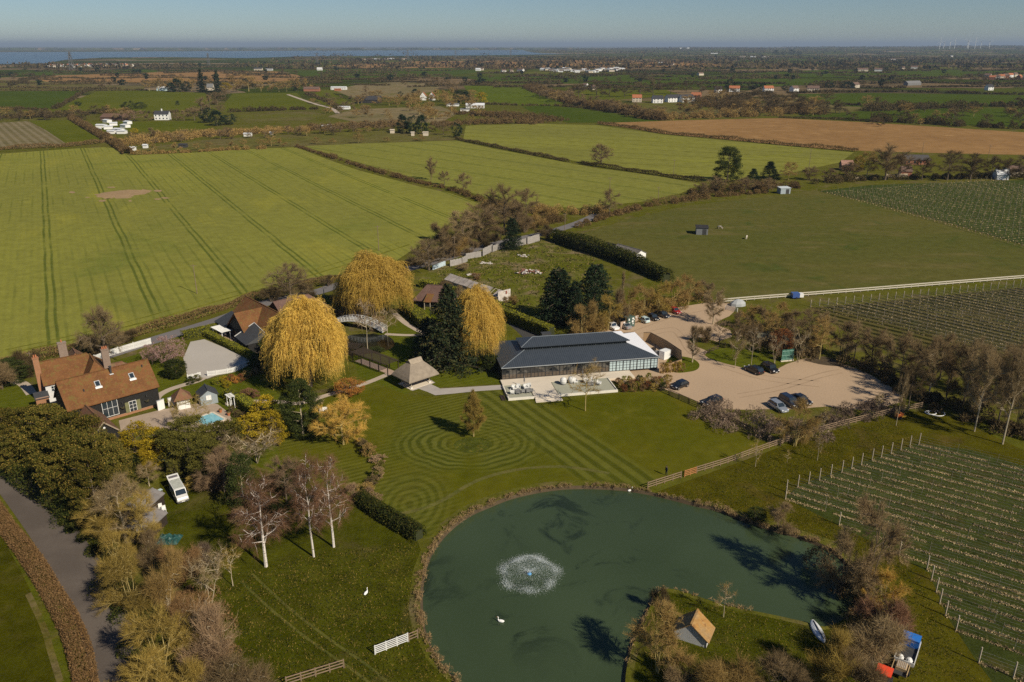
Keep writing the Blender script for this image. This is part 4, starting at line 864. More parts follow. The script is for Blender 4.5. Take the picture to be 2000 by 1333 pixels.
# left: evergreen belt and scrub along the lane
g_ = 'olive evergreens along the lane'
for i, (x, b, tp, wp) in enumerate([(20,890,800,110), (70,900,792,110), (115,925,790,120), (165,950,800,120), (150,980,840,120), (205,985,835,110), (195,1020,880,100), (60,920,830,110), (232,960,850,70), (-30,880,805,110)]):
    tree('evergreen', x, b, tp, wp, 'leyland', f'feathery olive-green evergreen in the belt along the lane, {ORD[i]} counted from the farmhouse side', g_, name='evergreen_tree')
tree('bush', 20, 858, 812, 90, 'olive', 'olive brown bush at the left edge beside the evergreens', name='twiggy_bush')
for x, b, tp, wp, m, k, d in [(248,1062,942,118,'greybrown','bare','pale bare tree in front of the grey shed roofs, left'), (286,1078,968,84,'olive','bare','pale bare tree in front of the grey shed roofs, right'), (205,1070,985,84,'olive','bare','bare tree leaning towards the lane'),
   (262,1198,1085,132,'olive','dense','olive-gold twiggy tree by the lane, highest of the three'), (330,1195,1100,84,'bush','bush','brown bush between the lane trees and the pale bare tree'), (325,1320,1180,150,'olive','dense','olive-gold twiggy tree by the lane, middle of the three'),
   (385,1250,1160,104,'verge','bush','brown bramble mass at the edge of the meadow'), (420,1330,1225,120,'pink','bush','pinkish-brown bramble mass above the bottom edge'), (295,1390,1290,150,'olive','dense','olive-gold twiggy tree by the lane at the bottom edge'),
   (370,1385,1290,110,'olive','bush','golden bush at the bottom edge'), (355,1130,1080,74,'verge','bush','rusty brown bush below the green tarpaulin'), (460,1380,1290,130,'brown','bush','brown bush at the bottom edge right of the lane'), (235,1120,1040,70,'olive','bush','low bush between the lane and the shed roofs'), (300,1110,1055,60,'brown','bush','low brown bush under the shed roofs'), (395,1110,1070,60,'heather','bush','grey-brown bush between the sheds and the small pale tree')]:
    tree(k, x, b, tp, wp, m, d, name='bare_tree' if k in ('bare', 'dense') else 'twiggy_bush', bark=BKG if m in ('olive', 'gold') else BKP)
tree('bare', 292, 950, 905, 44, 'greybrown', 'thin bare tree behind the open tailgate of the campervan', name='bare_tree', bark=BKP)
g_ = 'low mixed shrubs around the campervan clearing'
for i, (x, b, wp, hp, m) in enumerate([(300,915,50,34,'yellow'), (345,930,50,30,'oliveleaf'), (400,925,46,30,'green'), (380,950,40,22,'olive'), (415,962,60,36,'pink'), (505,1000,54,40,'oliveleaf'), (540,1010,50,36,'green'), (470,1020,40,26,'brown'), (590,1000,50,40,'green'), (640,985,44,30,'brown'), (690,970,36,24,'pink')]):
    tree('leafy' if i % 2 else 'bush', x, b, b-hp, wp, m, 'low shrub in the mixed border around the campervan clearing', g_, name='shrub')
for x, b, tp, wp, m, d in [(25,745,700,70,'green','dark bush left of the farmhouse'), (60,735,690,46,'dark','dark bush against the farmhouse chimney'), (5,760,715,60,'brown','brown bush at the left edge by the farmhouse'), (180,690,652,70,'dark','dark thicket under the bare tree behind the farmhouse'), (240,672,650,60,'dark','dark thicket beside the road behind the farmhouse'), (530,590,560,44,'dark','dark ivy thicket above the barn ridge'), (600,580,552,50,'dark','dark thicket on the verge above the long barn wing')]:
    tree('evergreen' if m == 'green' else 'bush', x, b, tp, wp, m, d, name='thicket_bush')
# shrub border by the lower car park, border of lawn, beds
g_ = 'mixed low shrubs in the bed between the terrace and the car park'
for i in range(26):
    x = 1208+i*3.9+(i % 3); y = 744+((i*7) % 5)*4-i*.15+3; m = ('verge','olive','green','hedge','rust','bush')[(i*5) % 6]
    tree('shrub', x, y+3, y-9-(i % 4)*2, 17, m, f'low shrub in the mixed bed right of the pavilion terrace, {ORD[i]} from the left', g_, name='shrub')
g_ = 'small shrubs along the curved lawn border'
for i, (x, y) in enumerate([(703,868),(712,880),(722,890),(738,903),(745,920),(740,935),(728,945),(715,962),(722,975),(700,985),(735,982)]):
    tree('shrub', x, y, y-12-(i % 3)*6, 22+(i % 4)*5, ('brown','dark','bush','pink','oliveleaf')[i % 5], 'small shrub in the curved border between the garden lawns', g_, name='shrub')
g_ = 'flower bed shrubs below the courtyard'
for i, (x, y, m) in enumerate([(425,752,'hedge'),(438,748,'yellow'),(450,745,'rust'),(460,748,'orange'),(470,745,'rust'),(445,757,'yellow'),(482,738,'bush'),(500,732,'brown'),(518,728,'brown'),(350,735,'oliveleaf'),(372,750,'green'),(385,745,'oliveleaf')]):
    tree('shrub', x, y, y-13, 20, m, 'low shrub in the beds just below the pale courtyard fence', g_, name='shrub')
g_ = 'brown roses and shrubs by the pool hedge'
for i, (x, y) in enumerate([(455,808),(466,815),(478,820),(490,826),(500,832),(487,772),(500,776),(478,775)]):
    tree('shrub', x, y, y-14, 20, 'dark' if i < 5 else 'red', 'brown shrub on either side of the clipped pool hedge', g_, name='shrub')
g_ = 'golden shrubs against the timber enclosure'
for i in range(7):
    tree('shrub', 1294+i*6.5, 729-i*.6, 709-(i % 3)*2, 11, 'yellow' if i % 2 else 'bush', 'yellowish shrub against the timber enclosure of the pavilion', g_, name='shrub')

# ---- hedges
hedge('hedgerow', [(578,287),(640,306),(700,325),(760,343),(820,358),(880,372),(945,395)], 3.4, 2.6, 'wild', 'long brown hedgerow between the big crop field and the middle crop field', hv=.5)
hedge('hedgerow', [(890,273),(960,287),(1020,299),(1060,307),(1110,317)], 2.4, 1.9, 'fardark', 'dark hedge between the middle and back crop fields, left of the lone tree')
hedge('hedgerow', [(1135,321),(1160,325),(1250,338),(1320,349),(1375,356)], 2.6, 2.1, 'fardark', 'dark hedge between the middle and back crop fields, right of the lone tree')
hedge('hedgerow', [(1168,243),(1230,250),(1300,262),(1380,269),(1450,276),(1530,284),(1600,290),(1675,297)], 3.5, 2.4, 'wild', 'brown hedge along the near side of the ploughed field')
hedge('hedgerow', [(140,233),(165,248),(200,268),(228,285),(250,302)], 7, 4.0, 'wild', 'thick dark hedge running down to the corner of the big crop field', dens=1.2)
hedge('hedgerow', [(-60,296),(0,293),(60,290),(120,288),(180,282),(225,274)], 5, 2.6, 'wild', 'hedge below the striped far-left vineyard')
hedge('hedgerow', [(255,302),(320,300),(380,297),(440,294),(520,291)], 7, 2.8, 'bush', 'golden scrubby hedge along the top of the big crop field', hv=.7)
hedge('scrub_belt', [(225,284),(300,278),(380,268),(460,262),(540,258),(600,255)], 26, 6, 'bush', 'left half of the wide brown scrub belt beyond the big crop field', hv=.5, dens=1.2)
hedge('scrub_belt', [(600,255),(660,250),(720,248),(790,244)], 30, 7, 'wild', 'right half of the wide brown scrub belt beyond the big crop field', hv=.5, dens=1.2)
hedge('scrub_belt', [(850,246),(900,243),(960,240),(1020,240),(1060,242)], 30, 5, 'wild', 'brown scrub belt above the back crop field', hv=.5)
hedge('scrub_belt', [(900,222),(960,226),(1030,232),(1090,238)], 36, 5, 'wild', 'brown scrub around the far white bungalow', hv=.6)
hedge('scrub_belt', [(1032,172),(1060,182),(1090,192),(1130,204),(1180,214),(1240,226),(1290,236)], 28, 9, 'wild', 'long diagonal belt of brown trees running down to the ploughed field', hv=.5, dens=1.2)
hedge('scrub_belt', [(1290,234),(1350,232),(1410,229),(1470,227),(1530,227)], 24, 9, 'bush', 'belt of golden-brown trees along the far edge of the ploughed field', hv=.5)
hedge('scrub_belt', [(1390,206),(1440,212),(1500,218),(1560,222),(1600,222)], 50, 10, 'wild', 'dark scrub belt beyond the ploughed field', hv=.5)
hedge('hedgerow', [(1520,231),(1620,234),(1700,238),(1740,240)], 5, 2, 'fardark', 'thin dark hedge at the back of the ploughed field')
hedge('scrub_belt', [(1700,238),(1760,240),(1830,244),(1900,248),(1960,251),(2060,256)], 16, 8, 'fardark', 'dark tree belt along the right end of the ploughed field', hv=.6)
hedge('scrub_belt', [(1690,218),(1760,214),(1830,212),(1900,214)], 22, 9, 'fardark', 'dark tree belt between the two far green fields', hv=.6)
hedge('hedgerow', [(1130,446),(1165,430),(1200,420),(1260,406),(1330,394),(1400,385),(1500,376)], 5.5, 3.2, 'wild', 'bushy hedge between the paddock and the middle crop field', hv=.6)
hedge('scrub_belt', [(940,402),(1000,410),(1060,416),(1130,420),(1180,412)], 9, 4.0, 'bush', 'golden-brown scrub along the bottom of the middle crop field', hv=.6)
hedge('scrub_belt', [(1360,382),(1420,374),(1500,366),(1560,366)], 12, 4.5, 'wild', 'scrub behind the paddock below the tall evergreen', hv=.6)
hedge('scrub_belt', [(1590,360),(1680,352),(1780,350),(1880,348),(2060,345)], 10, 4.0, 'fardark', 'dark undergrowth above the upper vineyard', hv=.6)
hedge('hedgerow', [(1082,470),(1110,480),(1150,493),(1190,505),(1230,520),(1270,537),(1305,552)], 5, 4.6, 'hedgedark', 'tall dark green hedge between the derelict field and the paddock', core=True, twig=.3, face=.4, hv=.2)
hedge('hedgerow', [(-80,722),(0,712),(90,700),(180,682),(265,655),(350,632),(430,606),(500,582)], 3.0, 2.0, 'wild', 'brown hedge between the big crop field and the road, left part', hv=.4, face=.32)
hedge('hedgerow', [(500,584),(560,570),(620,554),(670,545)], 2.6, 1.8, 'wild', 'brown hedge between the big crop field and the road, behind the barn roofs', hv=.4, face=.32)
hedge('hedgerow', [(800,520),(840,508),(870,495),(900,478),(925,455)], 5, 3.4, 'wild', 'brown scrubby hedge left of the derelict field', hv=.5)
hedge('scrub_belt', [(1010,452),(1040,440),(1080,432),(1120,428)], 10, 3.2, 'wild', 'scrub beside the bend of the country road', hv=.6)
hedge('verge_hedge', [(-20,985),(20,1040),(62,1095),(105,1165),(140,1230),(160,1290),(172,1360)], 2.6, 1.3, 'verge', 'rusty brown clipped verge hedge left of the lane', face=.17, hv=.25, dens=1.4)
hedge('undergrowth', [(150,1010),(190,1080),(235,1150),(270,1220),(290,1290),(310,1370)], 5, 2.2, 'hedgedark', 'dark undergrowth along the right side of the lane', hv=.6, face=.24)
hedge('undergrowth', [(0,905),(60,950),(120,990),(165,1030)], 4, 3.0, 'hedgedark', 'dark undergrowth below the evergreen belt beside the lane', hv=.4, face=.3)
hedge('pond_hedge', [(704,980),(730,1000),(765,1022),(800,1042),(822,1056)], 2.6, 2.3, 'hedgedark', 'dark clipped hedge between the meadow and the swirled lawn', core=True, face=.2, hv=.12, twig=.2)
clp = dict(box=True, twig=.1, sm=1, hv=0)
hedge('clipped_hedge', [(357,664),(436,645)], 1.8, 2.0, 'hedge', 'bright green clipped hedge between the courtyard and the road', face=.2, **clp)
hedge('clipped_hedge', [(404,657),(497,704)], 1.4, 1.5, 'hedge', 'clipped hedge between the pale courtyard and the barn terrace', face=.2, **clp)
hedge('clipped_hedge', [(468,790),(506,818)], 1.8, 2.2, 'hedge', 'clipped hedge running from the white garden arch', face=.18, **clp)
hedge('clipped_hedge', [(441,778),(462,786)], 1.4, 2.0, 'hedge', 'short clipped hedge left of the white garden arch', face=.18, **clp)
hedge('clipped_hedge', [(975,620),(1078,662)], 2.0, 3.0, 'hedge', 'long tall clipped hedge behind the pavilion', face=.25, **clp)
hedge('clipped_hedge', [(958,603),(1012,618)], 1.8, 2.4, 'hedge', 'shorter clipped hedge beside the ruined greenhouse', face=.25, **clp)
hedge('clipped_hedge', [(790,606),(812,622),(830,640),(848,648)], 3.0, 2.4, 'hedge', 'curved clipped hedge in front of the small tiled cottage', face=.25, **clp)
hedge('clipped_hedge', [(820,560),(870,572),(900,580)], 1.6, 2.2, 'hedge', 'clipped hedge behind the small tiled cottage', face=.28, **clp)
hedge('scrub_bed', [(1368,800),(1420,822),(1480,840),(1540,848),(1600,842)], 11, 2.4, 'heather', 'grey-brown scrub bed in the corner of the two wooden fences, left part', face=.26, hv=.5, twig=.8)
hedge('scrub_bed', [(1600,832),(1650,818),(1700,806),(1750,798)], 7, 1.8, 'heather', 'grey-brown scrub bed in the corner of the two wooden fences, right part', face=.26, hv=.5, twig=.8)
hedge('undergrowth', [(1640,705),(1700,728),(1760,760),(1820,790),(1900,815),(2020,870)], 8, 3.6, 'dark', 'dark brown undergrowth in the tree belt right of the car park', face=.35, hv=.6)
hedge('undergrowth', [(1450,650),(1500,668),(1560,685),(1600,695)], 9, 3.0, 'dark', 'dark undergrowth in the scrub between car park and vineyard', face=.35, hv=.6)
hedge('undergrowth', [(1125,665),(1180,640),(1240,622),(1300,604),(1380,588)], 6, 3.4, 'bush', 'golden undergrowth of the belt behind the upper car park', face=.35, hv=.5)
hedge('undergrowth', [(1600,1090),(1650,1130),(1700,1180),(1700,1230),(1690,1290)], 5, 3.0, 'dark', 'dark undergrowth on the right bank of the pond', face=.25, hv=.5)
hedge('undergrowth', [(250,905),(330,915),(420,905),(480,890)], 4, 2.4, 'hedgedark', 'dark undergrowth below the farmhouse shrubs', face=.25, hv=.5)
hedge('undergrowth', [(440,985),(500,1000),(560,990),(640,970)], 3.5, 1.8, 'hedgedark', 'dark undergrowth behind the birches', face=.25, hv=.5)
hedge('undergrowth', [(340,1120),(390,1200),(420,1280),(430,1370)], 6, 1.9, 'verge', 'rust-brown brambles along the edge of the meadow', face=.22, hv=.5, twig=.8)
# dry reeds round the pond
def reeds(name, i0, i1, h, wd, label, dens=1.0):
    h *= .8; wd *= .62
    seg = [PW[k % len(PW)] for k in range(i0, i1+1)]; T = band_tris(seg, wd, h, .2, dens*.9, i0+900, 1.0, .7)
    tag(mobj(name, tri_mesh(name, T), None, F['reed']), label, kind='stuff')
reeds('reed_fringe', 0, 36, .7, 2.2, 'dry tan reeds along the left bank of the pond')
reeds('reed_fringe', 36, 72, .8, 1.8, 'dry tan reeds along the top bank of the pond', .8)
reeds('reed_fringe', 72, 104, 1.0, 2.0, 'tufted dry reeds along the right of the top bank')
reeds('reed_fringe', 118, 150, .6, 1.0, 'thin reeds along the island shore', .5)

g_ = 'brown bushes around the ruined shed'
for x, b, wp, hp, m in [(872,572,30,22,'brown'),(895,582,30,22,'brown'),(918,590,34,24,'greybrown'),(940,596,30,20,'bush'),(985,600,26,18,'brown'),(1002,596,22,16,'bush'),(905,528,30,12,'greybrown'),(930,545,26,12,'verge'),(850,505,26,16,'brown'),(832,500,26,18,'bush')]: tree('bush', x, b, b-hp, wp, m, 'brown twiggy bush growing round the ruined shed', g_, name='twiggy_bush')
g_ = 'low scrub between the road and the derelict field'
for x, b, wp, hp, m in [(872,505,40,34,'brown'),(895,500,40,34,'bush'),(920,498,36,30,'brown'),(935,480,40,34,'brown'),(955,484,34,28,'dark'),(975,470,34,26,'brown'),(1060,462,34,22,'hedgedark'),(1068,470,24,22,'dark'),(1025,455,40,30,'brown'),(1050,445,40,24,'bush'),(860,470,36,30,'brown'),(1000,440,50,44,'brown'),(1065,430,40,26,'bush')]: tree('bush', x, b, b-hp, wp, m if m != 'hedgedark' else 'dark', 'brown scrub bush between the country road and the derelict field', g_, name='scrub_bush')
g_ = 'brown shade bushes under the willows and bridge'
for x, b, wp, hp, m in [(668,626,30,20,'brown'),(695,622,34,20,'pink'),(740,632,34,16,'brown'),(672,676,26,12,'brown'),(735,690,30,12,'green'),(640,560,30,22,'dark'),(660,600,30,24,'brown')]: tree('bush', x, b, b-hp, wp, m, 'brown bush around the arched bridge and its dark pond', g_, name='twiggy_bush')

# ================================================================ BUILDINGS
white = plain("white_paint", (.72,.72,.7), .6, .05, 1, fine=.04)
blackb = boards("black_weatherboard", (.022,.021,.02), .2); dkwood = plain("dark_timber", (.035,.025,.018), .8, .3, 2)
tile_r = tiles("orange_clay_tiles", (.215,.097,.036), (.165,.072,.028), (.25,.118,.044), moss=(.15,.11,.03))
tile_b = tiles("brown_clay_tiles", (.24,.12,.07), (.18,.095,.06), (.28,.145,.085), moss=(.17,.13,.06))
tile_p = tiles("plum_clay_tiles", (.17,.105,.085), (.145,.085,.07), (.2,.125,.1))
slate = plain("slate", (.05,.052,.055), .6, .2, 1.5); brick = bricks("red_brick", (.36,.15,.08)); brick_o = bricks("orange_brick", (.42,.2,.1))
pane = glassm("window_glass"); greywood = boards("grey_boards", (.26,.25,.24), .2, True); woodf = boards("new_timber_boards", (.36,.24,.13), .22, True)
conc = plain("pale_stone_paving", (.6,.53,.43), .85, .08, .5, fine=.07); lead = plain("lead_flashing", (.4,.41,.42), .5, .1)
thatch = plain("thatch", (.24,.2,.155), .95, .25, 1.2, fine=.3, fs=14)
def house(name, O, ang, L, D, wz, rz_, label, wallm, roofm, cat='house', hips=(0, 0), over=.35, z0=0.0, base=None, group=None, gwall=None):
    """local x along the ridge from O, y across (0..D), gable or hipped ends"""
    e = empty(name, (O[0], O[1], 0), ang, label, cat, group)
    body(e, 0, 0, L, D, wz, rz_, wallm, roofm, hips, over, z0, gwall); return e
def body(e, x0, y0, L, D, wz, rz_, wallm, roofm, hips=(0, 0), over=.35, z0=0.0, gwall=None, along='x', rname='roof', wname='wall'):
    def T(x, y, z): return (x0+x, y0+y, z) if along == 'x' else (x0+y, y0+x, z)
    m = MB(); c = [(0, 0), (L, 0), (L, D), (0, D)]
    for i in range(4):
        a, b = c[i], c[(i+1) % 4]; q = [T(*a, z0), T(*b, z0), T(*b, wz), T(*a, wz)]
        m.poly(q, wallm)
    for k, x in ((0, 0), (1, L)):
        if not hips[k]: m.poly([T(x, 0, wz), T(x, D, wz), T(x, D/2, rz_-.12)], gwall or wallm)
    m.build(wname, e)
    r = MB(); s = (rz_-wz)/(D/2); o = over; ez = wz-s*o; th = .14
    ra, rb = (hips[0] if hips[0] else -o*.7), (L-hips[1] if hips[1] else L+o*.7)
    xa, xb = (-o if hips[0] else -o*.7), (L+o if hips[1] else L+o*.7)
    for dz, fl in ((0, 0), (-th, 1)):
        A, B, C_, D_ = T(xa, -o, ez+dz), T(xb, -o, ez+dz), T(xb, D+o, ez+dz), T(xa, D+o, ez+dz); E_, F_ = T(ra, D/2, rz_+dz), T(rb, D/2, rz_+dz)
        r.poly([A, B, F_, E_], roofm); r.poly([C_, D_, E_, F_], roofm)
        if hips[0]: r.poly([D_, A, E_], roofm)
        if hips[1]: r.poly([B, C_, F_], roofm)
    for P_, Q_ in (((xa, -o), (xb, -o)), ((xb, D+o), (xa, D+o))):
        r.poly([T(*P_, ez), T(*Q_, ez), T(*Q_, ez-th), T(*P_, ez-th)], roofm)
    for k, (x, xr) in enumerate(((xa, ra), (xb, rb))):
        if hips[k]: r.poly([T(x, -o, ez), T(x, D+o, ez), T(x, D+o, ez-th), T(x, -o, ez-th)], roofm)
        else:
            r.poly([T(x, -o, ez), T(x, D/2, rz_), T(x, D/2, rz_-th), T(x, -o, ez-th)], roofm); r.poly([T(x, D+o, ez), T(x, D/2, rz_), T(x, D/2, rz_-th), T(x, D+o, ez-th)], roofm)
    rr = r.build(rname, e)
    cp = MB(); cp.bar(T(ra, D/2, rz_+.03), T(rb, D/2, rz_+.03), .22, .12); cp.build('ridge_tiles', rr, mat=roofm)
    return rr
def chimney(e, x, y, z0, z1, w_=.9, d=.6, m=None, pots=2, flash=True):
    b = MB(); b.box((x, y, (z0+z1)/2), (w_, d, z1-z0)); b.box((x, y, z1-.12), (w_+.16, d+.16, .2)); c = b.build('chimney', e, mat=m or brick)
    for i in range(pots):
        p = MB(); p.lathe([(.13, 0), (.15, .1), (.11, .5), (.13, .55), (.001, .55)], (x+(i-(pots-1)/2)*.36, y, z1-.02), 8); p.build('chimney_pot', c, mat=plain("terracotta", (.4,.15,.07)))
def window(e, c, w_, h, ax='x', cols=2, rows=2, frame=None, gl=None, name='window', out=-1):
    f = MB(); c = Vector(c); X = Vector((1, 0, 0)) if ax == 'x' else Vector((0, 1, 0)); N_ = Vector((0, out, 0)) if ax == 'x' else Vector((out, 0, 0))
    t_ = .07
    def bx(u, z, du, dz, dep=.08):
        d = (du, dep, dz) if ax == 'x' else (dep, du, dz); f.box(c+X*u+Vector((0, 0, z))+N_*.05, d)
    for s in (-1, 1): bx(s*(w_/2), 0, t_, h+t_); bx(0, s*h/2, w_-t_, t_)
    for i in range(1, cols): bx(-w_/2+w_*i/cols, 0, .05, h-t_, .06)
    for i in range(1, rows): bx(0, -h/2+h*i/rows, w_-t_, .045, .05)
    o = f.build(name, e, mat=frame or white); g = MB(); d = (w_, .03, h) if ax == 'x' else (.03, w_, h); g.box(c+N_*.02, d); g.build('pane', o, mat=gl or pane); return o
def boxpart(name, e, c, d, m, rz=0.0):
    b = MB(); b.box(c, d, rz); return b.build(name, e, mat=m)

# ---- the long glazed pavilion
O = G(979.2, 720.4, 3); PA = R(10.8)
pv = empty('pavilion', (O.x, O.y, 0), PA, 'long glazed pavilion with a two-tier dark slate roof and a white right end', 'pavilion')
slate_t = NT("ribbed_slate_roof"); p = slate_t.obj()
c = slate_t.mix(slate_t.noise(p, .8, 3), (.036,.046,.06), (.055,.066,.082)); xx = slate_t.xyz(p)[0]
rib = slate_t.math('FRACT', slate_t.math('MULTIPLY', xx, 2.2)); c = slate_t.mix(slate_t.ramp(rib, .8, .9), c, (.018,.024,.032))
slate_p = slate_t.bsdf(c, .45, .45, bump=rib, bd=.02)
wr = NT("white_roof_sheeting"); p = wr.obj(); rib = wr.math('FRACT', wr.math('MULTIPLY', wr.xyz(p)[1], 1.1)); whiter = wr.bsdf(wr.mix(wr.ramp(rib, .85, .92), (.75,.76,.8), (.5,.52,.56)), .5, .3)
L_, D_ = 34.6, 16.2
r = MB(); e0, e1 = 3.05, 4.75; ix0, ix1, iy0, iy1 = 5.9, 29.0, 5.2, 11.0
r.poly([(0, 0, e0), (L_, 0, e0), (ix1, iy0, e1), (ix0, iy0, e1)], slate_p); r.poly([(0, D_, e0), (0, 0, e0), (ix0, iy0, e1), (ix0, iy1, e1)], slate_p)
r.poly([(L_, D_, e0), (0, D_, e0), (ix0, iy1, e1), (ix1, iy1, e1)], slate_p); r.poly([(L_, 0, e0), (L_, D_, e0), (ix1, iy1, e1), (ix1, iy0, e1)], whiter)
r.poly([(0, 0, e0-.16), (0, D_, e0-.16), (L_, D_, e0-.16), (L_, 0, e0-.16)], slate_p)
for a, b in (((0, 0), (L_, 0)), ((L_, 0), (L_, D_)), ((L_, D_), (0, D_)), ((0, D_), (0, 0))):
    r.poly([(*a, e0-.16), (*b, e0-.16), (*b, e0), (*a, e0)], slate_p)
lr = r.build('lower_roof', pv)
g = MB(); hipm = plain("hip_lead", (.2,.23,.26), .5); g.bar((0, -.06, e0-.02), (L_, -.06, e0-.02), .12, .14)
g.build('gutter', lr, mat=plain("gutter_grey", (.3,.32,.33), .5)); g = MB(); g.bar((0, 0, e0+.03), (ix0, iy0, e1+.03), .16, .05); g.build('hip_cap', lr, mat=hipm); g = MB(); g.bar((L_, 0, e0+.03), (ix1, iy0, e1+.03), .16, .05); g.build('hip_cap', lr, mat=hipm)
g = MB(); g.box(((ix0+ix1)/2, iy0+.42, 5.1), (ix1-ix0-.2, .06, .9)); g.box((ix0+.42, (iy0+iy1)/2, 5.1), (.06, iy1-iy0-.9, .9)); g.box((ix1-.42, (iy0+iy1)/2, 5.1), (.06, iy1-iy0-.9, .9)); g.box(((ix0+ix1)/2, iy1-.42, 5.1), (ix1-ix0-.2, .06, .9))
cl = g.build('clerestory_glass', pv, mat=glassm("dark_clerestory", (.015,.022,.024), .12)); g = MB()
for i in range(47): g.box((ix0+.15+i*(ix1-ix0-.3)/46, iy0+.36, 5.1), (.07 if i % 4 else .16, .06, .88))
g.build('mullions', cl, mat=plain("frame_grey", (.09,.1,.1), .6))
r = MB(); u0, u1 = 5.45, 6.55; ax0, ax1, ay0, ay1, rx0, rx1, ry = 5.2, 29.5, 5.0, 11.2, 8.3, 26.3, 8.1
slope = [((ax0, ay0), (ax1, ay0), (rx1, ry), (rx0, ry)), ((ax1, ay1), (ax0, ay1), (rx0, ry), (rx1, ry)), ((ax0, ay1), (ax0, ay0), (rx0, ry)), ((ax1, ay0), (ax1, ay1), (rx1, ry))]
for k, q in enumerate(slope): r.poly([(x, y, u1 if y == ry else u0) for x, y in q], whiter if k == 3 else slate_p)
r.poly([(ax0, ay0, u0-.14), (ax0, ay1, u0-.14), (ax1, ay1, u0-.14), (ax1, ay0, u0-.14)], slate_p)
for a, b in (((ax0, ay0), (ax1, ay0)), ((ax1, ay0), (ax1, ay1)), ((ax1, ay1), (ax0, ay1)), ((ax0, ay1), (ax0, ay0))): r.poly([(*a, u0-.14), (*b, u0-.14), (*b, u0), (*a, u0)], slate_p)
ur = r.build('upper_roof', pv); g = MB(); g.bar((rx0, ry, u1+.03), (rx1, ry, u1+.03), .2, .06); g.bar((ax0, ay0, u0+.03), (rx0, ry, u1+.03), .14, .05); g.bar((ax1, ay0, u0+.03), (rx1, ry, u1+.03), .14, .05); g.build('hip_cap', ur, mat=hipm)
gl_t = NT("glazing_painted_reflections"); p = gl_t.obj(); zz = gl_t.xyz(p)[2]
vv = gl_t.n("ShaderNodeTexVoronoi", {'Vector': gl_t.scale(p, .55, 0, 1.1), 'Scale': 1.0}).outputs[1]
gcol = gl_t.mix(gl_t.ramp(gl_t.n("ShaderNodeSeparateColor", {0: vv}).outputs[0], .55, .6), (.012,.014,.016), (.085,.08,.07)); gcol = gl_t.mix(gl_t.math('MULTIPLY', gl_t.math('LESS_THAN', zz, 1.35), .7), gcol, (.11,.08,.055))  # pale blocks and brown lower band paint reflections into the glass colour
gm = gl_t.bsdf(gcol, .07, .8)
floor = plain("inside_floor", (.22,.16,.11), .7)
frame = plain("dark_steel_frame", (.05,.05,.05), .5)
nb = 22; bw = 34.2/nb+.0
for i in range(nb):
    x = .2+(i+.5)*(34.2/nb); cur = i >= 15
    f = MB()
    for s in (-1, 1): f.box((x+s*(bw/2-.045), .30, 1.66), (.07, .1, 2.5))
    f.box((x, .30, 2.86), (bw-.16, .1, .08)); f.box((x, .30, .44), (bw-.16, .1, .08)); f.box((x, .30, 1.66), (.05, .06, 2.34))
    if cur or i % 3 == 0:
        for z in (1.05, 1.66, 2.27): f.box((x, .30, z), (bw-.16, .05, .035))
    w_ = f.build('window_bay', pv, mat=frame)
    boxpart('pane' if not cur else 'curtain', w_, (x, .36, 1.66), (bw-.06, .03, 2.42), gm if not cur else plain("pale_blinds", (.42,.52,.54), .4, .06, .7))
boxpart('end_wall', pv, (.22, 8.1, 1.5), (.12, 15.6, 2.9), blackb); boxpart('end_wall', pv, (34.4, 8.1, 1.5), (.12, 15.6, 2.9), whiter)
boxpart('back_wall', pv, (17.3, 15.95, 1.5), (34.2, .12, 2.9), blackb)
boxpart('interior_floor', pv, (17.3, 8.1, .43), (34, 15.5, .04), floor)
cyl = MB(); cyl.lathe([(.25, 0), (.25, .5), (.35, .52), (.001, .6)], (10.6, 17.3, 4.4)); 
boxpart('plant_cabinet', pv, (13.6, 17.6, 1.9), (2.2, 1.6, 3.8), slate)
# pavilion terrace
tr = empty('terrace', (O.x, O.y, 0), PA, 'pale stone terrace with steps and sunken lounging decks in front of the pavilion', 'terrace')
b = MB(); b.box((11.1, -1.25, .2), (22.6, 2.9, .4)); b.box((7.45, -6.0, .2), (4.9, 6.6, .4)); b.box((25.2, -1.6, .2), (5.6, 3.6, .4))
b.build('paving', tr, mat=conc)
for n_, x0, x1 in (('a', -.3, 4.98), ('b', 9.92, 22.3)):
    boxpart('sunken_deck', tr, ((x0+x1)/2, -6.0, .16), (x1-x0-.3, 6.56, .3), plain("grey_green_matting", (.32,.32,.25), .95, .1))
    b = MB(); b.box(((x0+x1)/2, -9.45, .24), (x1-x0, .3, .48)); b.box((x0+.1 if n_ == 'a' else x1-.1, -6.1, .24), (.2, 6.4, .48)); b.build('low_wall', tr, mat=plain("white_render", (.68,.64,.55), .8, .06))
b = MB()
for k in range(3): b.box((7.6, -9.6-k*.75, .33-k*.11-.06), (5.0+k*.2, .9, .12+.1))
b.build('steps', tr, mat=conc)
b = MB(); b.box((-1.2, -8.2, .12), (.8, 2.4, .1)); b.bar((-.9, -9.3, .2), (-.7, -7.0, 1.0), .06); b.bar((-.2, -9.3, .3), (-.1, -5.5, 1.1), .05); b.build('handrail', tr, mat=dkwood)
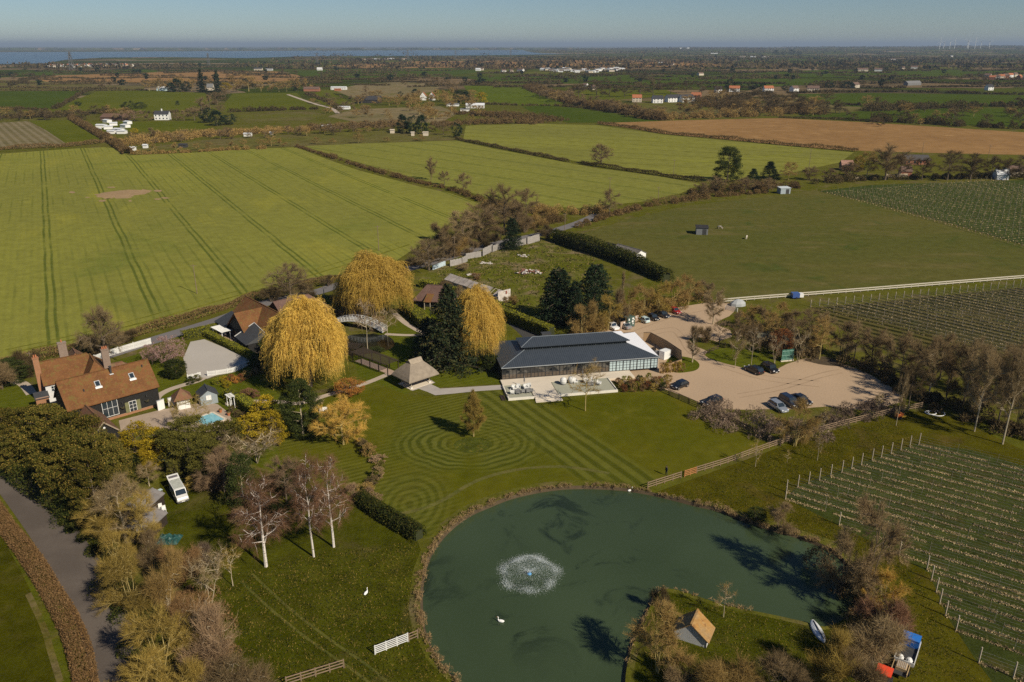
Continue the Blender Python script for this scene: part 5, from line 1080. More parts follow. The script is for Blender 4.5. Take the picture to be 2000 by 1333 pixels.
# brick plinth strip, chairs, parasol pole
wicker = plain("white_wicker", (.62,.62,.6), .7, .05); greyw = plain("grey_wicker", (.2,.2,.2), .8)
def chair(x, y, rz, mat, label, grp, kind='armchair'):
    a = Vector((math.cos(PA)*x-math.sin(PA)*y+O.x, math.sin(PA)*x+math.cos(PA)*y+O.y, .32)); e = empty('garden_chair', a, PA+rz, label, 'chair', grp)
    boxpart('seat', e, (0, 0, .36), (.75, .75, .14), mat); b = MB(); b.bar((-.36, .36, .3), (-.36, .52, 1.0), .08); b.bar((.36, .36, .3), (.36, .52, 1.0), .08); b.box((0, .44, .7), (.74, .1, .62), 0); b.build('backrest', e, mat=mat)
    for s in (-1, 1): boxpart('armrest', e, (s*.42, 0, .5), (.1, .7, .34), mat)
    for sx in (-1, 1):
        for sy in (-1, 1): boxpart('leg', e, (sx*.33, sy*.33, .14), (.06, .06, .29), mat)
    return e
for i, (x, y, rz, m) in enumerate([(1.7,-5.2,.3,wicker),(2.6,-5.0,-.2,wicker),(1.0,-7.2,1.3,wicker),(2.1,-7.4,2.9,greyw),(3.0,-7.1,3.4,greyw)]): chair(x, y, rz, m, 'wicker garden chair in the group at the left end of the pavilion terrace', 'wicker chairs at the left end of the terrace')
for i, (x, y, rz, m) in enumerate([(4.1,-5.3,.2,wicker),(4.8,-5.0,-.2,wicker),(4.1,-7.2,3.2,greyw),(4.8,-7.0,3.0,greyw)]): chair(x, y, rz, m, 'wicker garden chair beside the steps on the pavilion terrace', 'wicker chairs beside the terrace steps')
for i, (x, y, rz, m) in enumerate([(17.0,-4.6,.2,wicker),(18.1,-4.4,-.1,wicker),(17.0,-6.2,3.2,greyw),(18.0,-6.1,3.0,greyw),(19.4,-6.0,.9,wicker),(14.8,-4.2,.2,wicker)]): chair(x, y, rz, m, 'wicker garden chair in the group at the right end of the pavilion terrace', 'wicker chairs at the right end of the terrace')
def at(x, y, z=0.0): return Vector((math.cos(PA)*x-math.sin(PA)*y+O.x, math.sin(PA)*x+math.cos(PA)*y+O.y, z))
def egg(x, y, label):
    e = empty('egg_chair', at(x, y, .32), PA, label, 'chair'); b = MB(); b.lathe([(.3, .1), (.6, .35), (.72, .8), (.62, 1.25), (.35, 1.5), (.001, 1.6)], n=14); b.build('shell', e, mat=wicker); b = MB(); b.lathe([(.5, 0), (.5, .08), (.06, .1), (.06, .2)], n=12); b.build('base', e, mat=greyw)
egg(12.2, -4.4, 'round white egg chair, left of the pair on the terrace'); egg(14.0, -4.0, 'round white egg chair, right of the pair on the terrace')
def low_table(x, y, label):
    e = empty('coffee_table', at(x, y, .32), PA, label, 'table'); boxpart('table_top', e, (0, 0, .4), (1.1, .7, .06), greyw)
    for sx in (-1, 1):
        for sy in (-1, 1): boxpart('leg', e, (sx*.48, sy*.28, .19), (.06, .06, .37), greyw)
low_table(2.2, -6.2, 'low grey coffee table in the left group of wicker chairs'); low_table(4.5, -6.2, 'low grey coffee table beside the terrace steps'); low_table(17.6, -5.3, 'low grey coffee table in the right group of wicker chairs')
for x, y, d in ((4.0, -4.2, 'left'), (16.4, -3.9, 'right')):
    e = empty('closed_parasol', at(x, y, .32), 0, f'closed dark parasol standing by the {d} group of terrace chairs', 'parasol'); b = MB(); b.tube((0, 0, 0), (0, 0, 2.6), .03, .02, 6); b.lathe([(.3, 0), (.3, .1)], n=10); b.build('pole', e, mat=dkwood); b = MB(); b.lathe([(.05, 2.6), (.12, 1.9), (.14, 1.3), (.08, 1.2)], n=8); b.build('canopy', e, mat=plain("dark_canvas", (.12,.12,.13)))
# timber enclosure at the right end
en = empty('timber_enclosure', at(34.6, 0), PA, 'tall new timber fence enclosure at the right end of the pavilion', 'fence')
pts = [tuple(G(*p)[:2]) for p in [(1287,729),(1310,728),(1330,721),(1329,704),(1300,684),(1270,668),(1256,668)]]
inv = Matrix.Rotation(-PA, 3, 'Z'); lp = [inv @ (Vector((x, y, 0))-at(34.6, 0)) for x, y in pts]
for i in range(len(lp)-1):
    b = MB(); b.bar(lp[i]+Vector((0, 0, 1.15)), lp[i+1]+Vector((0, 0, 1.15)), .07, 2.3); b.build('panel', en, mat=woodf)
    b = MB(); b.bar(lp[i]+Vector((0, 0, 2.33)), lp[i+1]+Vector((0, 0, 2.33)), .14, .06); b.build('rail', en, mat=dkwood)
for x, y, dx, dy, h, m, nm, d in [(1298,700,2.2,1.5,1.9,white,'white_cabinet','white cabinet inside the timber enclosure'), (1283,697,.9,.7,1.3,greywood,'grey_bin','grey bin inside the timber enclosure'), (1276,690,.9,.7,1.2,dkwood,'dark_bin','dark bin inside the timber enclosure')]:
    g_ = G(x, y); e = empty(nm, g_, PA+.5, d, 'cabinet' if 'cab' in nm else 'bin'); boxpart('body', e, (0, 0, h/2), (dx, dy, h), m); boxpart('lid', e, (0, 0, h+.04), (dx+.1, dy+.1, .08), m)

# ---- black barn house with the long tiled roof
BA = R(43.5); Ob = G(129.3, 800.7, 4.5)
barn = empty('barn_house', (Ob.x, Ob.y, 0), BA, 'long black weatherboarded barn house with an orange-brown tiled roof by the pool', 'house')
body(barn, .4, .4, 15.9, 7.7, 4.5, 8.6, blackb, tile_r, over=.4)
boxpart('brick_plinth', barn, (8.4, .36, .25), (15.9, .14, .5), brick_o)
for i, (x, w_, z, h) in enumerate([(7.3, 2.7, 2.4, 3.3)]): window(barn, (x, .38, z), w_, h, cols=3, rows=2)
window(barn, (11.3, .38, 1.5), 1.3, 2.1, cols=2, rows=3, name='door')
for s in (-1, 1): boxpart('shutter', barn, (11.3+s*1.05, .3, 1.5), (.7, .08, 2.1), plain("olive_paint", (.16,.16,.08)))
for x in (9.4, 13.9):
    l = MB(); l.box((x, .15, 2.9), (.14, .3, .3)); l.build('wall_lantern', barn, mat=frame); l = MB(); l.lathe([(.3, 0), (.42, .25)], (x, .1, 1.7), 10); l.build('hanging_basket', barn, mat=plain("basket_plants", (.07,.06,.03), .9, .4, 4))
for x in (8.9, 12.7, 13.6): window(barn, (x, .38, 4.1), .6, .35, cols=1, rows=1)
sl_ = (8.6-4.5)/3.85
for x, t_ in ((6.5, .55), (12.6, .52)):
    y = .4+3.85*t_; z = 4.5+sl_*(3.85*t_)+.1; M = Matrix.Rotation(math.atan(sl_), 3, 'X'); b = MB(); b.box((x, y, z), (.95, 1.25, .14), M=M); s = b.build('skylight', barn, mat=lead); b = MB(); b.box((x, y-.05, z+.07), (.7, .95, .04), M=M); b.build('pane', s, mat=pane); b = MB(); b.box((x, y-.55, z-.56), (1.2, .4, .05), M=M); b.build('flashing', s, mat=white)
for x, t_, h in ((3.9, .42, .5), (15.0, .75, .5)):
    y = .4+3.85*t_; z = 4.5+sl_*3.85*t_; b = MB(); b.tube((x, y, z), (x, y, z+h), .12, .12, 6); b.build('vent', barn, mat=frame)
b = MB(); y = .4+3.85*.82; z = 4.5+sl_*3.85*.82; b.tube((9.4, y, z), (9.4, y, z+1.3), .2, .2, 8); b.lathe([(.3, 0), (.3, .1), (.001, .25)], (9.4, y, z+1.3), 8); f_ = b.build('flue', barn, mat=frame); boxpart('flashing', f_, (9.4, y-.25, z-.12), (.7, .5, .06), white)
# gabled annexe in front of it
Oa = G(240, 862); an = empty('gabled_annexe', G(196, 858), R(-47), 'small black gabled annexe with a brown tiled roof, in front of the barn house', 'house')
body(an, -6.0, -2.2, 9.5, 4.6, 2.3, 4.6, blackb, tile_b, over=.3)
b = MB(); b.bar((3.78, -2.5, 2.05), (3.78, .1, 4.6), .1, .22); b.bar((3.78, 2.7, 2.05), (3.78, .1, 4.6), .1, .22); b.build('bargeboard', an, mat=plain("bargeboard_oak", (.3,.24,.18)))
b = MB(); b.lathe([(.2, 0), (.2, .06), (.001, .07)], n=12); o_ = b.build('round_lamp', an, mat=white, loc=(3.62, .1, 3.5)); o_.rotation_euler = (0, R(90), 0)
chimney(an, 1.4, -1.7, 2.0, 5.0, .7, .6, brick_o, 1)
# ---- brick farmhouse behind
Of = G(75, 708, 8.2); fh = empty('farmhouse', (Of.x, Of.y, 0), R(36), 'old farmhouse with hipped orange tile roofs, three tall brick chimneys and white timbered walls', 'house')
body(fh, 0, -3.6, 11.5, 7.2, 5.0, 8.2, plain("white_wall", (.6,.6,.6), .8, .1), tile_r, hips=(0, 3.0), over=.4)
body(fh, 6.4, -7.4, 7.2, 5.2, 4.6, 7.9, white, tile_r, hips=(2.6, 0), over=.35, along='y', rname='wing_roof', wname='wing_wall')
body(fh, 10.5, -6.2, 6.0, 5.4, 3.8, 6.2, brick_o, tile_b, hips=(0, 2.4), over=.3, rname='side_roof', wname='side_wall')
body(fh, 4.2, 2.5, 5.6, 5.2, 5.0, 8.0, brick_o, tile_b, hips=(0, 2.6), over=.3, along='y', rname='rear_roof', wname='rear_wall')
b = MB()
for x in (5.0, 6.0): b.box((x, -3.68, 2.5), (.16, .06, 5))
for x in (7.0, 8.6, 10.4): b.box((x, -7.48, 2.4), (.14, .06, 4.6))
b.box((8.9, -7.5, 2.6), (4.6, .06, .14)); b.build('timber_framing', fh, mat=frame)
chimney(fh, -.5, -1.5, 0, 9.8, 1.0, .8, brick_o, 2); chimney(fh, 4.6, 1.2, 6.5, 11.0, 1.5, .8, bricks("weathered_brick", (.3,.22,.17)), 1); chimney(fh, 11.2, -4.2, 4.5, 9.8, 1.3, .9, bricks("weathered_brick", (.3,.22,.17)), 3)
boxpart('chimney_flashing', fh, (11.2, -4.8, 5.2), (1.7, .5, .12), lead)
boxpart('lean_to', fh, (-1.0, -4.6, 1.5), (2.2, 2.2, 3.0), brick_o); b = MB(); b.box((-1.0, -4.6, 3.1), (2.5, 2.5, .16), M=Matrix.Rotation(R(14), 3, 'X')); b.build('lean_to_roof', fh, mat=slate)
for x in (1.4, 3.4): window(fh, (x, -3.6, 3.6), .9, 1.1)
# ---- pool garden
pt = patch('pool_terrace', [(232,822),(306,803),(345,795),(400,786),(425,790),(446,806),(455,822),(438,836),(400,845),(330,842),(270,838),(236,842)], plain("buff_paving", (.36,.28,.21), .9, .15, .4, fine=.12), .03)
pool = empty('swimming_pool', G(400, 820), heading(355, 843, 441, 820), 'turquoise swimming pool with a pale stone edge', 'swimming pool')
q = [G(415,806), G(442,820), G(403,832), G(376,817)]; q = [pool.matrix_basis.inverted() @ v for v in q]
pool.matrix_basis; t = NT("pool_water"); p = t.obj(); pw = t.bsdf(t.mix(t.ramp(t.noise(p, 1.2, 3, .5, .6), .3, .7), (.17,.42,.5), (.28,.55,.62)), .06, .5, bump=t.noise(p, 3, 2), bd=.02)
q = [Matrix.Rotation(-pool.rotation_euler.z, 3, 'Z') @ (G(*c)-G(400, 820)) for c in [(415,806),(442,820),(403,833),(370,822)]]
b = MB(); b.poly([(v.x, v.y, .06) for v in q]); b.build('water', pool, mat=pw)
b = MB()
for i in range(4): b.bar(q[i]+Vector((0, 0, .06)), q[(i+1) % 4]+Vector((0, 0, .06)), .45, .1-i*.004)
b.build('coping', pool, mat=conc)
for x, y in ((431, 806), (447, 812), (445, 830)):
    e = empty('flower_pot', G(x, y), 0, 'terracotta flower pot standing beside the swimming pool', 'pot', 'terracotta pots by the pool'); b = MB(); b.lathe([(.22, 0), (.34, .55), (.38, .55), (.38, .65), (.3, .62)], n=10); b.build('pot', e, mat=plain("terracotta", (.4,.15,.07))); b = MB(); b.lathe([(.3, .62), (.2, .8), (.001, .85)], n=8); b.build('plant', e, mat=plain("pot_plant", (.1,.09,.03)))
sh = empty('summerhouse', G(412, 790), R(31), 'pale blue-grey wooden summerhouse with a dark felt roof', 'shed')
body(sh, -1.8, -.0, 3.0, 3.2, 2.1, 3.2, boards("blue_grey_boards", (.32,.37,.4), .15), slate, over=.3, along='y')
window(sh, (-.25, -.02, 1.5), .9, .9, cols=2, rows=1, gl=white); boxpart('door', sh, (-1.86, 1.4, 1.05), (.06, 1.6, 1.9), white)
hut = empty('dovecote_hut', G(358, 795), R(31), 'small square hut with a pyramid tiled roof and white door', 'shed')
boxpart('wall', hut, (0, 0, 1.1), (2.4, 2.4, 2.2), white); b = MB(); e_ = 1.75
for i in range(4):
    a, c = [(-e_, -e_), (e_, -e_), (e_, e_), (-e_, e_)][i], [(e_, -e_), (e_, e_), (-e_, e_), (-e_, -e_)][i]; b.poly([(*a, 2.1), (*c, 2.1), (0, 0, 4.0)])
b.poly([(-e_, -e_, 2.08), (-e_, e_, 2.08), (e_, e_, 2.08), (e_, -e_, 2.08)]); b.build('roof', hut, mat=tile_b); boxpart('door', hut, (.7, -1.23, 1.0), (.9, .06, 1.9), white); boxpart('side_board', hut, (-1.23, 0, 1.1), (.05, 2.4, 2.2), dkwood)
for a, b_, d in (((309,803), (322,798), 'left'), ((330,797), (343,793), 'right')):
    P0, P1 = G(*a), G(*b_); e = empty('white_wall_panel', P0, math.atan2(P1.y-P0.y, P1.x-P0.x), f'white rendered garden wall between the barn house and the hut, {d} panel', 'wall'); l = (P1-P0).length; boxpart('panel', e, (l/2, 0, 1.0), (l, .2, 2.0), white); boxpart('coping', e, (l/2, 0, 2.03), (l+.1, .3, .07), lead)
ar = empty('garden_arch', G(452, 795), R(-50), 'white timber garden arch at the end of the clipped hedge', 'arch'); b = MB()
for x in (-.8, .8):
    for y in (-.4, .4): b.box((x, y, 1.15), (.12, .12, 2.3))
b.build('posts', ar, mat=white); b = MB(); b.box((0, -.4, 2.35), (2.4, .1, .12)); b.box((0, .4, 2.35), (2.4, .1, .12))
for k in range(5): b.box((-.9+k*.45, 0, 2.45), (.08, 1.3, .08))
b.build('top_beams', ar, mat=white)
seat = empty('garden_bench', G(632, 806), R(10), 'white slatted garden seat on the lawn by the bay tree', 'bench'); boxpart('seat', seat, (0, 0, .45), (1.5, .55, .08), white); boxpart('backrest', seat, (0, .28, .75), (1.5, .06, .5), white)
for x in (-.68, .68): boxpart('leg', seat, (x, 0, .22), (.08, .5, .42), white)

# ---- black boarded barn with the porch gable
CA = R(-48); Oc = G(480.5, 579, 7.5)
bb = empty('tiled_barn', (Oc.x, Oc.y, 0), CA, 'black boarded barn with steep orange tile roofs and a gabled porch above the patio', 'barn')
body(bb, 0, -5.2, 19.5, 10.4, 3.0, 7.5, blackb, tile_r, over=.4, hips=(0, 0))
body(bb, -7.8, 4.6, 12.5, 10.4, 2.9, 7.2, blackb, tile_r, over=.35, along='y', rname='porch_roof', wname='porch_wall') if False else None
m = MB(); px0, px1, yf = 4.6, 14.8, -7.0; pxm = (px0+px1)/2
for x in (px0, px1): m.poly([(x, yf, 0), (x, -4, 0), (x, -4, 2.9), (x, yf, 2.9)])
m.poly([(px0, yf, 0), (px1, yf, 0), (px1, yf, 2.9), (pxm, yf, 6.9), (px0, yf, 2.9)]); m.build('porch_wall', bb, mat=blackb)
m = MB()
for dz in (0, -.16):
    m.poly([(px1+.4, yf-.5, 2.6+dz), (px1+.4, -4.8, 2.6+dz), (pxm, -.4, 7.1+dz), (pxm, yf-.5, 7.1+dz)]); m.poly([(px0-.4, yf-.5, 2.6+dz), (px0-.4, -4.8, 2.6+dz), (pxm, -.4, 7.1+dz), (pxm, yf-.5, 7.1+dz)])
m.build('porch_roof', bb, mat=tile_r)
m = MB()
for dx, a in ((.4, px1), (-.4, px0)): m.bar((a+dx, yf-.52, 2.5), (pxm, yf-.52, 7.0), .06, .24)
m.build('bargeboard', bb, mat=tile_b)
for x in (8.1, 8.9, 9.7, 10.5): window(bb, (x, yf-.03, 1.3), .6, 2.2, cols=1, rows=2, frame=plain("oak_frame", (.2,.12,.06)))
boxpart('white_skirting', bb, (2.0, -7.95, .5), (5, .08, .5), white)
m = MB(); m.poly([(-1.4, -8.2, 2.5), (5.0, -8.2, 2.5), (5.6, -4.6, 4.6), (-.6, -3.9, 4.4)]); m.poly([(-1.4, -8.2, 2.5), (-1.4, -1, 2.5), (-.6, -3.9, 4.4)]); m.poly([(-1.4, -8.2, 2.4), (5.0, -8.2, 2.4), (5.6, -4.6, 4.5), (-.6, -3.9, 4.3)]); m.build('slate_lean_to_roof', bb, mat=slate)
boxpart('lean_to_wall', bb, (1.9, -6.3, 1.2), (6.2, 3.2, 2.4), blackb)
m = MB(); m.poly([(13.2, -4.4, 4.9), (12.8, -9.2, 2.5), (19.4, -9.6, 2.3), (19.6, -5, 4.3)]); m.poly([(13.2, -4.4, 4.8), (12.8, -9.2, 2.4), (19.4, -9.6, 2.2), (19.6, -5, 4.2)]); m.poly([(19.6, -5, 4.3), (19.4, -9.6, 2.3), (20, -4, 2.4)]); m.build('slate_side_roof', bb, mat=slate)
boxpart('side_wall', bb, (16.2, -6.9, 1.15), (6.4, 4.2, 2.3), blackb)
m = MB(); m.bar((12.7, -9.25, 2.58), (13.2, -4.3, 5.0), .14, .14); m.bar((13.2, -4.4, 5.0), (19.7, -5, 4.4), .14, .14); m.build('white_fascia', bb, mat=plain("pale_fascia", (.5,.5,.48)))
body(bb, .3, 4.8, 13.5, 9.6, 2.9, 6.3, blackb, tile_p, over=.4, hips=(0, 4.0), along='y', rname='wing_roof', wname='wing_wall')
patch('barn_patio', [(428,652),(452,652),(500,680),(512,690),(503,697),(478,687),(448,668),(425,657)], plain("tan_patio", (.42,.3,.2), .9, .12, .5), .03)
pg = empty('white_pergola', G(434, 660), heading(428, 658, 447, 668), 'white slatted pergola at the left end of the barn patio', 'pergola')
for x in (-2.4, 2.4):
    for y in (-1, 1): boxpart('post', pg, (x, y, 1.1), (.14, .14, 2.2), white)
b = MB()
for k in range(13): b.box((-2.7+k*.45, 0, 2.32), (.22, 2.6, .08))
b.box((0, -1, 2.22), (5.6, .1, .12)); b.box((0, 1, 2.22), (5.6, .1, .12)); b.build('slatted_top', pg, mat=white)
for x, y, d in ((472, 672, 'left'), (501, 686, 'right')):
    e = empty('potted_palm', G(x, y), 0, f'potted spiky palm on the barn patio, {d} one', 'plant'); b = MB(); b.lathe([(.3, 0), (.4, .6), (.3, .58)], n=10); b.build('pot', e, mat=greyw)
    P_ = np.tile(np.array([[0, 0, 1.4]]), (60, 1)); D = unit(rng.normal(size=(60, 3))+np.array([0, 0, .2])); mobj('fronds', tri_mesh('fronds', slivers(P_, D, np.full(60, .9), np.full(60, .05)), m_dummy), e, F['olive']); b = MB(); b.tube((0, 0, .5), (0, 0, 1.4), .06, .05, 5); b.build('stem', e, mat=BK)
# ---- thatched gazebo
p1, p2, p3 = G(805.7, 758.7), G(840.8, 747), G(782.9, 751); cg = (p2+p3)/2; ga = math.atan2(p2.y-p1.y, p2.x-p1.x)
gz = empty('thatched_gazebo', cg, ga, 'open-sided gazebo with a thatched roof on pale posts', 'gazebo'); hx = (p2-p1).length/2; hy = (p3-p1).length/2
for sx in (-1, 1):
    for sy in (-1, 1):
        b = MB(); b.tube((sx*hx, sy*hy, .2), (sx*hx, sy*hy, 2.3), .1, .09, 8); po = b.build('post', gz, mat=plain("pale_post", (.42,.36,.28))); boxpart('post_base', po, (sx*hx, sy*hy, .14), (.4, .4, .28), white)
b = MB(); ex, ey = hx+1.5, hy+1.5; rx = 1.2; ns = 7
ring = lambda f: [(s[0]*(ex*(1-f)+rx*f), s[1]*(ey*(1-f)+.25*f)) for s in ((-1, -1), (0, -1), (1, -1), (1, 0), (1, 1), (0, 1), (-1, 1), (-1, 0))]
zf = lambda f: 2.15+3.1*(f**.82)
for k in range(ns):
    A_, B_ = ring(k/ns), ring((k+1)/ns)
    for i in range(8):
        j = (i+1) % 8; b.poly([(*A_[i], zf(k/ns)), (*A_[j], zf(k/ns)), (*B_[j], zf((k+1)/ns)), (*B_[i], zf((k+1)/ns))])
A_ = ring(0); b.poly([(x, y, 1.95) for x, y in A_][::-1])
for i in range(8): j = (i+1) % 8; b.poly([(*A_[i], 1.95), (*A_[j], 1.95), (*A_[j], 2.15), (*A_[i], 2.15)])
ro = b.build('thatched_roof', gz, mat=thatch)
b = MB()
for s in (-1, 1): b.box((0, s*.38, 5.12), (3.1, 1.0, .26), M=Matrix.Rotation(-s*R(50), 3, 'X'))
b.tube((-1.6, 0, 5.42), (1.6, 0, 5.42), .2, .2, 8); b.build('ridge_cap', ro, mat=plain("thatch_ridge", (.3,.25,.19), .95, .3, 2))
boxpart('floor_slab', gz, (0, 0, .05), (2*hx+1.2, 2*hy+1.2, .1), conc)
# ---- black pergola walk
for (a, c, wd, nm) in (((700,704), (768,730), 3.0, 'long black timber pergola walk leading to the gazebo'), ((676,694), (706,697), 2.6, 'short black timber pergola arm by the front willow')):
    A_, C_ = G(*a), G(*c); l = (C_-A_).length; e = empty('pergola_walk', A_, math.atan2(C_.y-A_.y, C_.x-A_.x), nm, 'pergola'); n_ = max(2, int(l/2.6))
    for i in range(n_+1):
        for s in (-1, 1): boxpart('post', e, (l*i/n_, s*wd/2, 1.15), (.16, .16, 2.3), dkwood)
    for s in (-1, 1): boxpart('beam', e, (l/2, s*wd/2, 2.38), (l+.5, .12, .18), dkwood)
    b = MB(); k = 0.0
    while k < l: b.box((k, 0, 2.52), (.09, wd+.9, .14)); k += .5
    b.build('rafters', e, mat=dkwood)
    if l > 6: boxpart('brick_path', e, (l/2, 0, .05), (l, 2, .06), plain("pink_brick_path", (.36,.26,.2), .9, .2, 2))
# ---- white arched bridge
A_, C_ = G(655, 633.5), G(752, 650); l = (C_-A_).length; br = empty('arched_bridge', A_, math.atan2(C_.y-A_.y, C_.x-A_.x), 'white railed arched footbridge over the dark little pond', 'bridge')
arc = lambda x: .3+1.7*(1-((x-l/2)/(l/2))**2)
b = MB(); N_ = 16
for i in range(N_): x0, x1 = l*i/N_, l*(i+1)/N_; b.bar((x0, 0, arc(x0)), (x1, 0, arc(x1)), 2.0, .16)
b.build('deck', br, mat=plain("bridge_deck", (.3,.25,.2)))
for s in (-1, 1):
    b = MB()
    for h in (.1, .6, 1.05):
        for i in range(N_): x0, x1 = l*i/N_, l*(i+1)/N_; b.bar((x0, s, arc(x0)+h), (x1, s, arc(x1)+h), .1, .16 if h != .1 else .3)
    rl = b.build('railing', br, mat=white); b = MB()
    for i in range(0, N_+1): x0 = l*i/N_; b.box((x0, s, arc(x0)+.55), (.14, .14, 1.15))
    b.build('balusters', rl, mat=white)
# ---- small tiled cottage behind the curved hedge
ct = empty('tiled_cottage', G(812, 598), R(-14), 'small cottage with a dark hipped tile roof behind the curved hedge', 'cottage')
body(ct, 0, 0, 9.5, 5.6, 2.4, 5.4, blackb, tile_p, hips=(2.4, 2.4), over=.6)
m = MB(); m.poly([(3.2, -2.6, 2.2), (5.2, -2.6, 2.2), (5.2, .6, 3.6), (3.2, .6, 3.6)]); m.poly([(3.2, -2.6, 2.08), (5.2, -2.6, 2.08), (5.2, .6, 3.48), (3.2, .6, 3.48)]); m.build('porch_roof', ct, mat=tile_r)
for x in (3.4, 5.0): boxpart('porch_post', ct, (x, -2.4, 1.05), (.14, .14, 2.1), plain("pale_post", (.42,.36,.28)))
# ---- ruined greenhouse shed
P0, P1 = G(880, 553), G(985, 588); l = (P1-P0).length
ru = empty('ruined_shed', P0, math.atan2(P1.y-P0.y, P1.x-P0.x), 'long collapsing shed with a patched grey roof and crumbling pale end wall', 'shed')
boxpart('wall', ru, (l/2, -2.2, .8), (l, .15, 1.6), plain("stained_concrete", (.32,.28,.24), .9, .35, .8)); boxpart('end_wall', ru, (l-.1, 0, 1.5), (.2, 4.6, 3.0), plain("crumbling_render", (.5,.46,.42), .9, .35, 1))
rustroof = plain("patched_roof", (.34,.3,.27), .9, .5, .5, fine=.2, fs=3); m = MB()
for k in range(11):
    if k in (6, 9): continue
    x0, x1 = l*k/11, l*(k+1)/11-.12; s = .1*math.sin(k*2.1)
    m.poly([(x0, -2.4, 1.6+s), (x1, -2.4, 1.6), (x1, 0, 2.9-abs(s)), (x0, 0, 2.9)]); m.poly([(x0, 2.4, 1.5), (x1, 2.4, 1.5), (x1, 0, 2.9-abs(s)), (x0, 0, 2.9)])
m.build('roof', ru, mat=rustroof); m = MB()
for k in range(14): m.bar((l*k/13, -2.3, 1.55), (l*k/13, 0, 2.8), .1); m.bar((l*k/13, 2.3, 1.5), (l*k/13, 0, 2.8), .1)
m.build('rafters', ru, mat=plain("pale_post", (.42,.36,.28))); boxpart('door_frame', ru, (l+.05, .7, 2.3), (.1, .5, .9), plain("rusty_red", (.22,.07,.05)))
# broken fence panels
gp = plain("weathered_panels", (.3,.28,.26), .95, .25, 1.5)
for i, (a, c, h, m_, d) in enumerate([((845,528),(870,519),1.5,plain("pale_blue_sheet", (.45,.55,.6), .6, .15, .6),'pale blue sheet panel, first from the left'), ((879,521),(903,516),2.0,gp,'grey board panel, second from the left'), ((903,516),(913,511),2.2,gp,'tall narrow grey panel'),
    ((910,507),(940,502),2.0,gp,'sagging grey panel in the middle'), ((943,501),(962,492),2.6,gp,'tall grey board panel right of the middle'), ((962,493),(986,484),2.3,gp,'long grey board panel before the dark conifer'), ((1005,483),(1030,477),2.2,gp,'grey board panel right of the dark conifer'), ((1030,478),(1054,471),2.6,gp,'last grey board panel by the country road')]):
    P0, P1 = G(*a), G(*c); l = (P1-P0).length; e = empty('fence_panel', P0, math.atan2(P1.y-P0.y, P1.x-P0.x), d+' in the broken fence of the derelict field', 'fence')
    b = MB(); k = 0.0; rr = random.Random(i)
    while k < l: b.box((k+.13, 0, h/2+rr.uniform(-.12, .08)), (.24, .04, h)); k += .26
    o_ = b.build('boards', e, mat=m_); o_.rotation_euler = (rr.uniform(-.12, .05), 0, 0); boxpart('post', e, (0, .06, h/2), (.12, .1, h+.2), dkwood)
rb = empty('rubble_heap', G(1033, 533), 0, 'heap of reddish rubble and broken boards in the derelict field', 'rubble'); rr = random.Random(9)
for nm, m_, n_ in (('brick_rubble', plain("rubble_red", (.2,.1,.07), .9, .4, 3), 40), ('pale_rubble', plain("rubble_pale", (.5,.46,.42), .9, .2, 3), 26)):
    b = MB()
    for k in range(n_):
        a, q_ = rr.random()*6.28, rr.random()**.6*3.2; b.box((math.cos(a)*q_*1.3, math.sin(a)*q_*.8-(.6 if n_ == 26 else 0), .25+(3.2-q_)*.28*rr.random()), (rr.uniform(.4, 1.6), rr.uniform(.2, .5), rr.uniform(.1, .35)), M=Matrix.Rotation(rr.uniform(-.6, .6), 3, 'X') @ Matrix.Rotation(rr.random()*6.3, 3, 'Z'))
    b.build(nm, rb, mat=m_)
for x, y, d in [(950,515,'pale broken concrete slabs under the board fence'), (925,538,'pale spoil heap beside the ruined shed'), (1023,500,'small white slab in the derelict field')]:
    e = empty('rubble_patch', G(x, y), 0, d, 'rubble'); b = MB()
    for k in range(12): b.box((rr.uniform(-2, 2), rr.uniform(-1.5, 1.5), .1+k*.005), (rr.uniform(.3, 1.2), rr.uniform(.2, .8), .2), rr.random()*3)
    b.build('stones', e, mat=plain("rubble_pale", (.5,.46,.42)))
